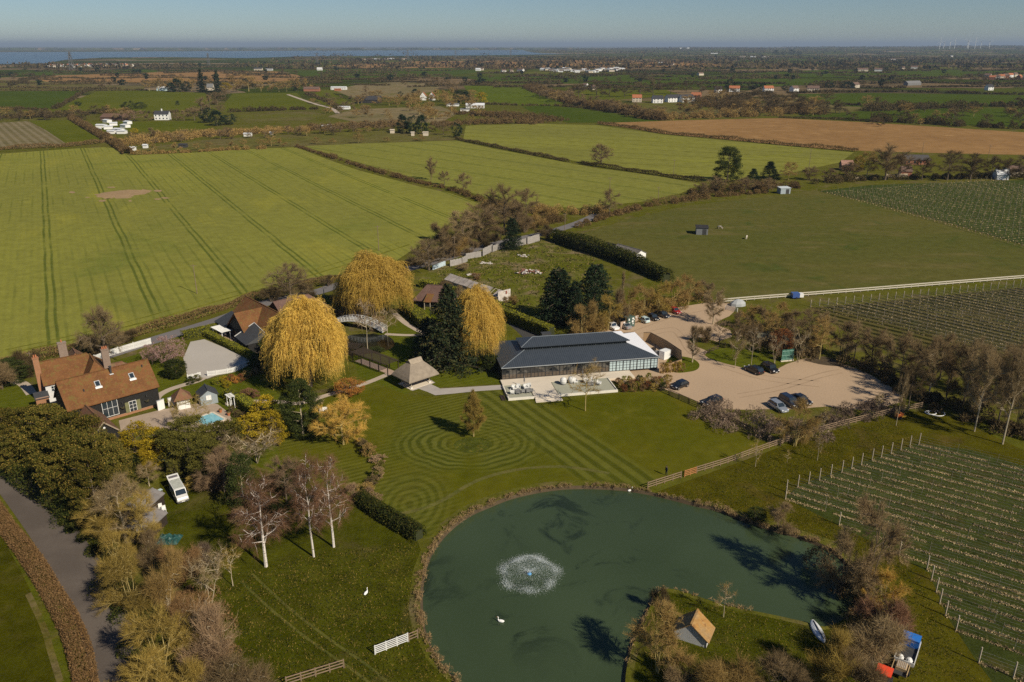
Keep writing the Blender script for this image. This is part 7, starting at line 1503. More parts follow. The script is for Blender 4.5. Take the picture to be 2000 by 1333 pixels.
def vine_rows(starts, L, label, grp, variants=3, dens=1.0, sc_=1.0, pmid=6.0, ph=1.9, end_h=2.2, small=False, endp=True, pmat=None):
    pr = []
    for v in range(variants):
        T1, T2, T3 = unitrow(L, 300+v, dens, sc_); pr.append((tri_mesh('straw_strip', T1, m_dummy), tri_mesh('vines', T2, m_dummy), tri_mesh('weed_strip', T3, m_dummy)))
    em = MB(); em.tube((0, 0, 0), (0, 0, end_h), .085*sc_**.5, .08*sc_**.5, 6); eme = em.mesh('end_post'); mp = MB()
    x = pmid
    while x < L: mp.tube((x, 0, 0), (x+.05, 0, ph), .03*sc_, .03*sc_, 4); x += pmid
    mpe = mp.mesh('line_posts'); wm = MB()
    for z in (.8, 1.25, 1.7): wm.bar((0, 0, z), (L, 0, z), .012*sc_)
    wme = wm.mesh('wires')
    for i, s in enumerate(starts):
        if len(s) == 3: lab = s[2]
        else: lab = label
        e = empty('vine_row', (s[0], s[1], 0), vw_ if not small else small, lab, 'vine row', grp); a, b_, c = pr[i % variants]
        mobj('straw_strip', a, e, straw); mobj('vines', b_, e, vinem); mobj('line_posts', mpe, e, pmat or postm)
        if endp: mobj('end_post', eme, e, postm); mobj('wires', wme, e, wire)
up = [(1534,975),(1535.5,961.5),(1558,952),(1579,945.5),(1600,938.4),(1622,931),(1644,923),(1663,916),(1682,908.5),(1703,899.5),(1721,893.6),(1740,887),(1759,879.5),(1776.5,873.5),(1794.5,868.4)]
lo = [(1756,1084),(1810,1112.8),(1819,1133),(1828,1157),(1835,1179),(1846,1203),(1867,1231.7),(1911,1295)]
starts = [tuple(G(*p)[:2]) for p in up]
A_, C_ = G(1534, 975), G(1756, 1084); nrm = Vector((-vd.y, vd.x, 0)); d0, d1 = A_.dot(nrm), C_.dot(nrm); k = int(abs(d1-d0)/2.45)
for i in range(1, k): starts.append(tuple(A_.lerp(C_, i/k)[:2]))
starts += [tuple(G(*p)[:2]) for p in lo]
q0 = G(1911, 1295)
for i in range(1, 5): starts.append((q0.x+i*2.6, q0.y-i*2.3))
starts = [(a, b, f'near-vineyard vine row ending at the {ORD[i]} pale post up from the pond' if i < 15 else f'near-vineyard vine row, {ORD[i-15]} one down from the pond corner') for i, (a, b) in enumerate(starts)]
vine_rows(starts, 62, '', 'vine rows in the near vineyard', 4)
# middle vineyard: rows fall away down to the right
am = math.atan2(1/CP, (-451-1000)/FPX)+math.pi; st2 = []
A_, C_ = G(1583, 600), G(2120, 548); n_ = 36
for i in range(n_): st2.append(tuple(A_.lerp(C_, i/(n_-1))[:2])+(f'middle-vineyard vine row at the {ORD[i]} slim post from the car park',))
B_, D_2 = G(1583, 600), G(1720, 690)
vine_rows(st2, 64, 'trellised vine row with a slim end post in the middle vineyard below the paddock', 'vine rows in the middle vineyard', 3, .5, 1.7, 6.5, 1.7, 2.0, small=am)
for i in range(0): pass
# upper vineyard
a3 = heading(1700, 372, 2000, 440); st3 = []
A_, C_ = G(1612, 374), G(1900, 449); n_ = 24
B_, E_ = G(1612, 374), G(1960, 352)
a3 = heading(1650, 385, 2000, 372); st3 = [tuple(G(1606, 375).lerp(G(2000, 480), i/40)[:2])+(f'upper-vineyard row starting {ORD[i-1]} along the thin paddock fence',) for i in range(1, 41)]
vine_rows(st3, 110, 'distant vine row with slim pale posts in the upper vineyard behind the paddock', 'vine rows in the upper vineyard', 2, .22, 2.6, 7.0, 2.0, 2.0, small=heading(1606, 375, 1900, 352), endp=False, pmat=plain('weathered_stake', (.17,.16,.1)))
patch("near_vineyard_ground", [(1532,973),(1560,949),(1700,898),(1796,866),(1900,880),(2160,960),(2160,1500),(1990,1400),(1911,1297),(1850,1205),(1815,1120),(1756,1086)], ground("near_vineyard_grass", (.045,.055,.011), (.035,.045,.01), (.055,.05,.012), .06, .3, 1.6, bump=.1, finev=.5), .014)
patch("middle_vineyard_ground", [(1583,602),(1700,592),(2000,562),(2160,548),(2160,800),(1900,745),(1760,700),(1660,655)], ground("vineyard_soil_grass", (.085,.075,.022), (.1,.08,.028), (.07,.07,.018), .05, .2, 1.2, rows=(am, 2.75, (.018,.02,.006), 1.0), finev=.4), .012)  # near-black stripes paint the vine rows and their shadows into the ground colour
patch("upper_vineyard_ground", [(1600,374),(1700,362),(2000,352),(2160,352),(2160,520),(2000,480),(1860,438),(1720,400)], ground("upper_vineyard_grass", (.045,.065,.015), (.055,.07,.018), (.07,.075,.022), .03, .1, .8, rows=(heading(1606, 375, 1900, 352), 3.4, (.03,.045,.012), .5), finev=.4), .03)
patch("left_vineyard_ground", [(-160,241),(0,240),(55,237),(90,255),(132,283),(60,288),(-160,292)], ground("bare_vineyard_rows", (.13,.11,.05), (.16,.13,.065), (.1,.09,.04), .02, .1, .5, rows=(heading(20, 245, 70, 285), 5.5, (.24,.2,.13), .5), finev=.3), .06)

# ================================================================ ANIMALS AND PEOPLE
def figure(name, verts, edges, radii, mat, parent, sub=1):
    me = bpy.data.meshes.new(name); me.from_pydata(verts, edges, []); o = mobj(name, me, parent); me.materials.append(mat)
    sk = o.modifiers.new('skin', 'SKIN'); su = o.modifiers.new('sub', 'SUBSURF'); su.levels = su.render_levels = sub
    sv = me.skin_vertices[0].data
    for i, r_ in enumerate(radii): sv[i].radius = (r_, r_) if not isinstance(r_, tuple) else r_
    sv[0].use_root = True; return o
def pony(px, py, ang, mat, label, mane):
    e = empty('pony', G(px, py), ang, label, 'pony')
    V = [(0,0,1.05),(.5,0,1.08),(-.5,0,1.08),(.85,0,1.1),(1.15,0,.75),(1.35,0,.35),(1.5,0,.12),
         (.55,.17,.75),(.58,.17,.4),(.55,.17,.05),(.55,-.17,.75),(.45,-.17,.4),(.42,-.17,.05),
         (-.55,.18,.8),(-.68,.18,.45),(-.6,.18,.05),(-.55,-.18,.8),(-.75,-.18,.45),(-.7,-.18,.05),(-.8,0,1.0),(-.9,0,.5)]
    E_ = [(0,1),(0,2),(1,3),(3,4),(4,5),(5,6),(1,7),(7,8),(8,9),(1,10),(10,11),(11,12),(2,13),(13,14),(14,15),(2,16),(16,17),(17,18),(2,19),(19,20)]
    Rr = [.3,.29,.31,.2,.15,.13,.08,.11,.07,.06,.11,.07,.06,.13,.08,.06,.13,.08,.06,.1,.05]
    figure('body', V, E_, Rr, mat, e); b = MB(); b.bar((.75, 0, 1.25), (1.2, 0, .85), .06, .16); b.build('mane', e, mat=mane)
t = NT("piebald_coat"); p = t.obj(); pb_ = t.bsdf(t.mix(t.ramp(t.noise(p, 1.4, 2), .47, .5), (.55,.48,.4), (.03,.02,.018)), .9, .2)
pony(1407, 448, 2.6, pb_, 'brown and white pony grazing beside the dark field shelter', dkwood); pony(1458, 467, 4.3, plain("cream_coat", (.5,.44,.34), .9, .1), 'cream pony grazing alone in the middle of the paddock', white)
pe = empty('person', G(1301, 929), 2.0, 'person in dark clothes standing on the lawn near the end of the long fence', 'person')
V = [(0,0,.95),(0,0,1.2),(0,0,1.42),(0,0,1.52),(0,0,1.66),(.1,0,.9),(.11,.03,.5),(.11,0,.06),(.13,.12,.03),(-.1,0,.9),(-.11,-.05,.5),(-.12,-.12,.06),(-.12,0,.03),(.2,0,1.4),(.26,.02,1.12),(.24,.12,.88),(-.2,0,1.4),(-.27,0,1.12),(-.25,.08,.86)]
E_ = [(0,1),(1,2),(2,3),(3,4),(0,5),(5,6),(6,7),(7,8),(0,9),(9,10),(10,11),(11,12),(2,13),(13,14),(14,15),(2,16),(16,17),(17,18)]
figure('body', V, E_, [.15,.15,.16,.06,.11,.1,.07,.05,.04,.1,.07,.05,.04,.07,.05,.035,.07,.05,.035], plain("dark_clothes", (.018,.025,.035)), pe); b = MB(); b.lathe([(.1, 1.62), (.115, 1.7), (.08, 1.78), (.001, 1.8)], n=10); b.build('hair', pe, mat=dkwood)
b = MB(); b.lathe([(.02, 1.52), (.085, 1.56), (.1, 1.66), (.07, 1.73), (.001, 1.75)], (0, .03, 0), 10); b.build('face', pe, mat=plain("skin", (.45,.28,.2)))
def swan(px, py, z, ang, label, afloat=True):
    e = empty('swan', G(px, py, z), ang, label, 'swan'); e.scale = (.8, .8, .8); dz = -.02 if afloat else .22
    V = [(0,0,.18+dz),(-.35,0,.2+dz),(-.6,0,.26+dz),(.3,0,.22+dz),(.42,0,.45+dz),(.36,0,.7+dz),(.42,0,.86+dz),(.56,0,.84+dz)]
    figure('body', V, [(0,1),(1,2),(0,3),(3,4),(4,5),(5,6),(6,7)], [.25,.22,.06,.16,.07,.055,.07,.04], plain("swan_white", (.78,.78,.76), .8, .03), e); b = MB(); b.tube((.55, 0, .84+dz), (.72, 0, .8+dz), .035, .015, 5); b.build('beak', e, mat=plain("swan_beak", (.45,.16,.03)))
    if not afloat:
        for s in (-.08, .08): b = MB(); b.tube((0, s, .25), (.02, s, 0), .025, .03, 5); b.build('leg', e, mat=frame)
swan(978, 1215, -.45, 2.9, 'white swan swimming on the pond below the fountain'); swan(715, 1160, 0, 1.2, 'white swan resting on the meadow left of the pond'); swan(1231, 959.5, -.45, .4, 'white bird at the top edge of the pond beside the fence end')
# fountain
F0 = G(1034, 1122, -.45); fo = empty('fountain', F0, 0, 'floating fountain throwing a wide ring of spray in the pond', 'fountain'); bw_ = plain("float_blue", (.08,.3,.6), .5)
b = MB(); b.lathe([(.001, 0), (.28, 0), (.3, .12), (.2, .2), (.12, .25), (.08, .5), (.001, .52)], n=12); b.build('float', fo, mat=bw_)
t = NT("water_spray"); d = t.n("ShaderNodeBsdfDiffuse", {'Color': (.8,.86,.88,1)}); tr_ = t.n("ShaderNodeBsdfTranslucent", {'Color': (.8,.86,.88,1)}); m_ = t.n("ShaderNodeMixShader", {0: .4, 1: d.outputs[0], 2: tr_.outputs[0]}); t.t.links.new(m_.outputs[0], t.out.inputs[0]); spray = t.m
g = np.random.default_rng(5); n_ = 20000; a = g.random(n_)*2*math.pi; a = np.round(a*14)/14*.5+a*.5+g.normal(size=n_)*.02; f = g.random(n_)**.75; Rm = 3.65*(1+g.normal(size=n_)*.05+.05*np.sin(a*5)); r_ = f*Rm; z = .5+4.4*f*(1-f)-.5*f+g.normal(size=n_)*.07
P = np.stack([np.cos(a)*r_, np.sin(a)*r_, np.maximum(z, .02)], 1); tag(mobj('falling_spray', tri_mesh('falling_spray', leaves(P, .03)), fo, spray), kind='stuff')
n_ = 15000; a = g.random(n_)*2*math.pi; r_ = 3.65+g.normal(size=n_)*.42+.2*np.sin(a*5+1); P = np.stack([np.cos(a)*r_, np.sin(a)*r_, np.abs(g.normal(size=n_))*.14+.02], 1); w_ok = g.random(n_) < (.62+.38*np.sin(a*7)); tag(mobj('splash_ring', tri_mesh('splash_ring', leaves(P[w_ok], .045)), fo, spray), kind='stuff')

# ================================================================ THE FAR COUNTRYSIDE
wpaint = white; cream = plain("cream_render", (.55,.48,.38), .8, .05); farroof = plain("far_brown_roof", (.14,.09,.07), .9, .1); farred = plain("far_orange_roof", (.35,.13,.06), .9, .1); fargrey = plain("far_grey_roof", (.16,.16,.16), .8); farslate = plain("far_dark_roof", (.04,.04,.045), .8); sheet_w = plain("bright_sheeting", (.6,.62,.64), .6)
farbrick = plain("far_brick", (.3,.13,.08), .9, .1)
def farhouse(px, py, wpx, hm, wall, roof, label, name='far_house', cat='house', D=8, rise=2.6, ang=0.0, n=1, group=None, win=True):
    g = G(px, py); w_ = wpx/ppm(px, py); D = min(D, w_*.9) if D < 30 else D
    e = empty(name, (g.x, g.y, 0), ang, label, cat, group); body(e, -w_/2, 0, w_, D, hm, hm+rise, wall, roof, over=.4)
    if win:
        k = max(2, int(w_/3.2)); 
        for fl in range(2 if hm > 4 else 1):
            for i in range(k):
                x = -w_/2+w_*(i+.5)/k; boxpart('window', e, (x, -.05, 1.5+fl*2.6), (1.1, .06, 1.2), pane)
    return e
fh_ = farhouse
fh_(316, 235, 27, 5.6, white, farslate, 'white two-storey farmhouse with a slate roof on the far left', D=8, ang=.1); boxpart('chimney', bpy.data.objects['far_house'], (0, 4, 9), (1, .8, 2), white)
fh_(219, 236, 46, 3.2, plain("brown_barn_wall", (.1,.06,.04)), plain("rust_barn_roof", (.13,.075,.05)), 'long rust-brown barn behind the yard of white sheds', name='far_barn', cat='barn', D=16, win=False)
g_ = 'white sheds and caravans in the crowded yard'
for x, y, w_ in [(196,250,18),(212,253,16),(222,246,14),(228,258,18),(240,250,16),(205,240,14),(236,262,16),(192,258,12),(245,243,12),(216,262,14)]: fh_(x, y, w_, 2.4, white, sheet_w, 'white shed or caravan in the crowded yard below the long rusty barn', name='caravan_shed', cat='shed', D=5, rise=.5, group=g_, win=False, ang=(x*7 % 5)*.25-.5)
for x, y, w_, lab in [(256,298,12,'grey sheeted hut at the left end of the allotments'), (283,293,8,'small pale hut on the allotments'), (356,292,14,'dark hut below the brown scrub belt'), (483,270,14,'white horsebox on the far pasture'), (530,267,6,'small white trough on the far pasture'), (633,254,8,'pale hut beside the scrub, left'), (642,253,8,'pale hut beside the scrub, right')]: fh_(x, y-3, w_, 2.2, white if 'dark' not in lab else frame, sheet_w if 'dark' not in lab else farslate, lab, name='field_hut', cat='hut', D=4, rise=.4, win=False)
for x, y, w_, lab in [(766,261,8,'cream stable hut left of the dark evergreens'), (806,266,6,'cream stable hut under the dark evergreens'), (831,266,10,'cream stable hut right of the dark evergreens')]: fh_(x, y, w_, 2.8, cream, cream, lab, name='cream_hut', cat='hut', D=4, rise=.3, win=False)
fh_(719, 202, 48, 4.2, plain("dark_barn_wall", (.03,.028,.028)), farslate, 'long dark barn with a low gable behind the heath', name='dark_barn', cat='barn', D=14, rise=4, win=False)
for x, y, d in ((833,196,'left'), (850,196,'right')): fh_(x, y, 13, 5.5, white, farred, f'white gabled house with an orange roof, {d} of the far pair', rise=4.5, ang=1.57, D=11)
fh_(928, 212, 36, 3.4, white, sheet_w, 'far white bungalow with pale metal roofs beside the dark green field', rise=2); fh_(884, 208, 24, 2.4, white, fargrey, 'low grey shed left of the far white bungalow', name='far_shed', cat='shed', rise=.8, win=False); fh_(908, 218, 18, 2.4, white, fargrey, 'pale flat-roofed shed in front of the far white bungalow', name='far_shed', cat='shed', rise=.5, win=False)
fh_(318, 178, 24, 4, plain("pale_blue_sheet", (.45,.55,.6), .6, .15, .6), sheet_w, 'pale blue barn at the edge of the far left trees', name='far_barn', cat='barn', D=16, win=False)
fh_(410, 177, 12, 5, cream, fargrey, 'cream-roofed church-like house between the two dark spires of fir', rise=5); fh_(608, 179, 30, 4, farbrick, farroof, 'brown brick farm building beside the far lane', name='far_barn', cat='barn', D=10, win=False)
fh_(661, 176, 30, 4, white, sheet_w, 'long white building on the tan field', name='far_barn', cat='barn', D=10, rise=1); fh_(659, 178, 12, 3, farred, farred, 'red machine shed in front of the long white building', name='far_shed', cat='shed', rise=.5, win=False)
fh_(671, 214, 22, 2.6, white, sheet_w, 'pale greenhouse at the end of the straight far track', name='far_shed', cat='shed', rise=.6, win=False)
fh_(504, 138, 16, 5, cream, farslate, 'far black and white farm building on the ploughed hill', rise=3); fh_(525, 138, 14, 3, white, fargrey, 'far low white farm building on the ploughed hill', name='far_shed', cat='shed', win=False); fh_(624, 138, 10, 5, white, white, 'tiny white house on the far green plain')
for x, y, w_, wl, rf, lab in [(1244,200,18,cream,farred,'far cottage with a bright orange roof'), (1285,202,20,white,farslate,'white far house left of the terrace'), (1318,200,30,white,farslate,'dark-roofed far terrace, left house'), (1345,200,30,white,farslate,'dark-roofed far terrace, middle house'), (1358,195,18,farbrick,farred,'red brick far house behind the terrace'), (1404,182,12,white,farslate,'white gabled far house, first in the village row'), (1434,180,20,white,farred,'pink-roofed far house, second in the village row'), (1502,180,18,white,farred,'white far house with a red roof, third in the village row'), (1555,180,14,white,farroof,'white far house, fourth in the village row'), (1588,180,22,cream,farroof,'long pinkish far house, fifth in the village row'), (1674,172,14,cream,farroof,'pink far house among dark trees'), (1715,140,14,white,farroof,'white far house on the hillside'), (1685,140,20,cream,farroof,'long pink far building on the hillside'), (1765,136,10,cream,farroof,'cream far house right of the hillside trees'), (1785,135,12,white,farroof,'pale far house right of the hillside trees'), (1935,177,12,white,farslate,'white far house at the right edge'), (1786,167,40,greyw,fargrey,'long low grey far barn'), (497,135,8,white,farslate,'far barn end')][:-1]:
    fh_(x, y, w_, 5.5 if 'barn' not in lab else 4, wl, rf, lab, rise=3.4, ang=((x*13) % 7)*.15-.4, D=9)
g_ = 'red-roofed houses at the right edge'
for i in range(9): fh_(1928+i*9.5, 152+(i*5) % 6-i*.3, 11, 5.5, (cream, farbrick, white)[i % 3], (farroof, farred)[i % 2], 'small brick and cream house in the far cluster at the right edge', rise=3.4, ang=(i*1.7) % 1.5-.7, D=8, group=g_)
g_ = 'sheds and houses of the far hamlet'
rr = random.Random(12)
for i in range(34): x = 1060+i*4.7+rr.uniform(-3, 3); y = 141-abs(i-16)*.25+rr.uniform(-3.5, 3); fh_(x, y, rr.uniform(7, 15), 4, (white, sheet_w, cream)[i % 3], (sheet_w, fargrey, farroof)[(i*2) % 3], 'pale shed or house in the far hamlet on the plain', name='hamlet_building', cat='building', rise=1.6, ang=rr.uniform(-.6, .6), D=14, group=g_, win=False)
g_ = 'tiny pale houses of the far-left town'
for i in range(46): x = 95+i*3.6+rr.uniform(-2, 2); fh_(x, 131.5-(i*.03)+rr.uniform(-1.6, 1.4), rr.uniform(3, 6), 6, (white, cream)[i % 2], (farroof, farred, fargrey)[i % 3], 'tiny pale house in the long thin town on the far left', name='town_house', cat='house', rise=3, ang=rr.uniform(-.8, .8), D=12, group=g_, win=False)
g_ = 'scattered pale farm buildings on the plain'
for x, y in [(712,118),(722,117),(735,118),(755,117),(765,117),(790,117),(933,139),(940,138),(985,142),(1000,142),(1015,140),(1290,126),(1310,128),(1450,112),(1470,113),(1495,112),(1395,106),(1860,112),(1745,118),(1640,128),(1210,127),(1370,148),(1160,176),(1141,172)]: fh_(x, y, 7+(x % 4)*2, 5, white if x % 2 else cream, farroof if x % 3 else sheet_w, 'small pale farm building standing alone on the far plain', name='plain_farmhouse', cat='house', rise=2.5, ang=(x % 7)*.2-.6, D=10, group=g_, win=False)
for x, y, w_, wl, rf, lab, nm in [(1655,333,22,plain("rust_wall", (.2,.09,.05)),plain("rusty_tin_roof", (.3,.17,.13), .8, .5, .8),'small shed with a rusty tin roof in the ragged row','rusty_shed'), (1792,322,44,farbrick,plain("dark_tile_roof", (.07,.065,.065), .9, .2),'brick and slate bungalow at the end of the crop fields','bungalow'), (1770,345,20,farbrick,farroof,'brick annexe below the bungalow','brick_annexe'), (1992,345,36,cream,farroof,'pinkish hut at the right edge above the upper vineyard','pink_hut'), (1958,352,22,white,sheet_w,'white van-like hut at the right edge above the upper vineyard','white_hut')]:
    fh_(x, y, w_, 3, wl, rf, lab, name=nm, cat='house' if nm == 'bungalow' else 'shed', rise=2.2, D=9, ang=-.1, win=nm == 'bungalow')
railfence('board_fence', [(1728,347),(1772,346)], 'pale board fence in front of the brick bungalow', m=plain("pale_boards", (.45,.38,.28)), rails=5, h=1.8, rh=.32, sp=3)
railfence('board_fence', [(1660,352),(1690,350)], 'pale board fence below the rusty shed', m=plain("pale_boards", (.45,.38,.28)), rails=4, h=1.3, rh=.3, sp=3)

# named groups of far trees
def row(kind, items, mat, label, group, name='tree', **kw):
    for x, b, tp, wp in items: tree(kind, x, b, tp, wp, mat, label, group, name=name, **kw)
tree('fir_mid', 395, 181, 134, 17, 'fir', 'tall dark fir spire, left of the pair on the far left', name='fir_tree'); tree('fir_mid', 426, 180, 136, 18, 'fir', 'tall dark fir spire, right of the pair on the far left', name='fir_tree')
tree('green_mid', 441, 177, 162, 26, 'yellow', 'golden tree right of the two fir spires', name='golden_tree')
row('bare_mid', [(292,178,158,22),(310,178,152,26),(330,178,156,26),(352,178,150,26),(374,178,154,24),(462,180,148,32),(486,179,146,34),(510,179,158,22),(530,179,158,22),(560,179,156,22),(580,178,152,24),(600,178,154,20),(545,180,160,20)], 'bush', 'bare golden-brown tree in the wood around the two fir spires', 'bare trees around the far-left fir spires', name='bare_tree')
row('green_mid', [(347,180,154,26),(365,180,158,20),(335,180,162,20),(576,178,160,16)], 'fir', 'dark evergreen in the wood around the two fir spires', 'evergreens around the far-left fir spires', name='evergreen_tree')
tree('bare_mid', 207, 174, 151, 26, 'brown', 'rounded bare oak at the end of the far hedge', name='field_oak')
tree('green_mid', 252, 218, 196, 28, 'green', 'dark evergreen clump above the white farmhouse', name='evergreen_tree'); tree('green_mid', 275, 212, 200, 26, 'green', 'low dark evergreen beside the clump above the white farmhouse', name='evergreen_tree'); tree('green_mid', 153, 207, 198, 14, 'fir', 'small dark round bush alone in the far left meadow', name='round_bush'); tree('green_mid', 347, 206, 197, 8, 'fir', 'tiny dark tree alone in the far left meadow', name='small_tree')
tree('bare_mid', 263, 237, 216, 44, 'pink', 'pinkish blossoming tree left of the white farmhouse', name='blossom_tree'); tree('bare_mid', 238, 236, 217, 30, 'greybrown', 'pale grey tree above the crowded yard', name='bare_tree'); tree('green_mid', 263, 262, 250, 16, 'yellow', 'small yellow bush below the crowded yard', name='golden_bush')
row('bare_mid', [(345,235,220,22),(360,236,216,26),(380,236,210,30),(395,222,190,32),(410,215,186,34),(425,205,180,34),(440,190,172,24),(290,236,222,18),(430,222,205,20)], 'brown', 'brown bare tree in the line between the white farmhouse and the fir spires', 'brown trees between the white farmhouse and the spires', name='bare_tree')
for x, b, tp, wp, d in [(405,240,209,32,'left'), (424,246,216,30,'middle'), (448,244,222,34,'right')]: tree('green_mid', x, b, tp, wp, 'fir', f'tall dark evergreen right of the white farmhouse, {d} of the three', name='evergreen_tree')
for x, b, tp, wp, d in [(787,260,224,26,'left'), (805,262,223,28,'middle'), (824,262,225,26,'right')]: tree('green_mid', x, b, tp, wp, 'fir', f'tall dark evergreen above the cream huts, {d} of the three', name='evergreen_tree')
tree('green_mid', 893, 269, 238, 24, 'fir', 'single dark evergreen at the corner of the back crop field', name='evergreen_tree')
row('bare_mid', [(850,258,236,24),(866,264,240,26),(765,255,234,26),(740,256,236,26),(715,256,238,26),(690,258,238,26),(665,258,240,24),(640,260,244,24)], 'brown', 'bare brown tree along the far scrub belt near the dark evergreens', 'bare trees along the far scrub belt', name='bare_tree')
row('bare_mid', [(700,204,186,20),(738,206,190,22),(760,206,188,26),(780,204,184,26),(800,204,182,26),(815,204,184,22),(868,200,176,26),(880,198,172,24),(900,204,184,24),(920,200,182,18)], 'bush', 'brown tree around the far pair of white gabled houses', 'brown trees around the far gabled houses', name='bare_tree')
row('green_mid', [(811,190,174,16),(896,202,176,22),(910,203,178,20),(782,192,178,12)], 'fir', 'dark evergreen around the far pair of white gabled houses', 'evergreens around the far gabled houses', name='evergreen_tree')
tree('green_mid', 940, 202, 180, 24, 'yellow', 'golden tree right of the far gabled houses', name='golden_tree')
row('bare_mid', [(846,168,150,18),(858,170,150,18),(870,174,154,18),(880,178,158,20),(890,182,162,20)], 'brown', 'bare tree in the short diagonal line above the long green field', 'trees in the short diagonal line above the green field', name='bare_tree')
row('bare_mid', [(255,300,276,18),(300,296,280,16),(345,296,278,20),(385,294,280,16),(410,292,278,22),(455,290,276,18),(477,288,272,14),(530,286,266,32),(550,286,270,22),(510,287,272,18),(618,282,268,22),(650,280,270,14),(700,280,262,26),(755,278,268,18),(820,276,264,26)], 'bush', 'scrubby tree on the rough pasture beyond the big crop field', 'scrubby trees on the rough pasture beyond the crop field', name='scrub_tree')
row('bare_mid', [(1862,242,210,34),(1925,246,222,28),(1830,240,222,24)], 'dark', 'bare tree standing on the far edge of the ploughed field', 'bare trees behind the ploughed field', name='bare_tree')
row('bare_mid', [(1130,190,164,34),(1165,186,158,40),(1190,190,164,34),(1220,190,166,30),(1250,188,160,34),(1275,186,158,34),(1310,184,160,30),(1340,182,160,30),(1370,182,162,26),(1400,190,168,26),(1430,198,172,36),(1465,202,176,40),(1500,210,184,40),(1530,216,184,44),(1560,220,188,40),(1600,222,200,34),(1640,222,202,30)], 'dark', 'dark bare tree in the wood around the far terrace of houses', 'dark bare trees around the far terrace', name='bare_tree')
row('green_mid', [(1425,178,152,20),(1440,176,160,20),(1470,176,160,24),(1490,178,162,20),(1535,178,164,20),(1655,172,160,30),(1620,172,160,24)], 'fir', 'dark evergreen in the far village row', 'evergreens in the far village row', name='evergreen_tree')
row('green_mid', [(1515,108,98,14),(1530,108,100,12),(1545,108,98,14),(1560,108,99,12)], 'fir', 'dark conifer in the clump on the far plain', 'conifers in the far clump on the plain', name='conifer_tree')

rr = random.Random(31)
for nm, x0, x1, y0, y1, n_, m_, sz in [('the brown scrub west of the dark evergreens', 250, 790, 262, 288, 46, 'brown', 24), ('the wood between the far gabled houses', 690, 960, 190, 240, 40, 'bush', 26), ('the belt left of the ploughed field', 1050, 1300, 190, 236, 44, 'brown', 28), ('the wood behind the ploughed field', 1330, 1640, 196, 228, 44, 'dark', 32),
     ('the far-left garden belts', 0, 250, 222, 236, 22, 'dark', 24), ('the lane by the far middle meadow', 600, 720, 180, 222, 18, 'brown', 18), ('the far right hedges', 1650, 2010, 206, 250, 34, 'dark', 28)]:
    for i in range(n_):
        t_ = rr.random(); x = x0+(x1-x0)*t_; y = y0+(y1-y0)*rr.random() if 'belt left' not in nm and 'scrub west' not in nm else (y0+(y1-y0)*t_+rr.uniform(-6, 4) if 'belt left' in nm else y1-(y1-y0)*t_*.9+rr.uniform(-8, 3)-8)
        s_ = sz*rr.uniform(.6, 1.15); tree('bare_mid', x, y, y-s_*.75, s_, m_ if rr.random() < .7 else 'bush', 'brown leafless tree in '+nm, 'leafless trees in '+nm, name='bare_tree')
# hedgerows and tree lines that divide the far fields
rr = random.Random(77)
lines = [([(0,214),(60,214),(110,213),(165,180),(205,174)],6,4,'long dark hedge climbing between the far-left meadows'), ([(60,221),(200,222),(300,222),(400,217)],10,4,'dark hedge below the far-left meadow'), ([(0,232),(60,230),(150,228)],30,6,'scrubby belt at the left edge above the far-left vineyard'),
 ([(0,177),(150,178),(290,177)],8,3,'thin hedge below the far tan field'), ([(440,220),(520,217),(620,214)],12,5,'dark hedge below the far middle meadow'), ([(600,184),(640,200),(665,215)],8,4,'scrubby hedge beside the far lane'),
 ([(910,203),(1000,206),(1075,207)],8,3,'dark hedge along the foot of the long green field'), ([(1085,207),(1140,212),(1230,224)],8,3,'dark hedge above the far dark green field'), ([(900,165),(1040,162),(1110,160)],14,5,'dark hedge at the top of the long green field'),
 ([(560,158),(700,156),(840,152)],14,5,'dark hedge across the far middle plain'), ([(20,168),(60,155),(90,150)],12,5,'dark hedge at the far left beside the ploughed hill'), ([(100,163),(300,164),(560,162)],8,4,'dark hedge below the far ploughed hill'),
 ([(1120,176),(1200,172),(1300,170)],20,6,'dark hedge above the scrub meadow'), ([(1300,198),(1400,196),(1500,182)],16,5,'dark garden hedge below the far village row'), ([(1540,183),(1700,180),(1850,182),(2000,186)],14,5,'dark hedge above the far right fields'),
 ([(1560,200),(1700,208),(1850,212)],12,5,'dark hedge between the far right fields'), ([(1850,210),(1950,208),(2060,205)],26,8,'bushy dark hedge at the far right edge')]
for P, w_, h, lab in lines: hedge('far_hedgerow', P, w_, h, 'fardark', lab, dens=.9, twig=.2, sm=2, hv=.5)
g_ = 'thin dark hedges crossing the far plain'
for y in (112,115,118,121,124,128,131,134,137,140,144,148,152,156,161,166,171):
    x = rr.uniform(-50, 120)
    while x < 2020:
        l = rr.uniform(70, 260)
        if not (y < 127 and x < 560): 
            dy = rr.uniform(-2.5, 2.5)*(y-95)/40
            hedge('plain_hedgerow', [(x, y), (x+l*.5, y+dy*.5+rr.uniform(-.4, .4)), (x+l, y+dy)], 10+rr.random()*14, 3+rr.random()*3, 'fardark', 'thin dark hedge crossing the flat far plain', dens=.7, twig=.1, sm=1, hv=.6, group=g_)
        x += l*rr.uniform(1.1, 2.0)
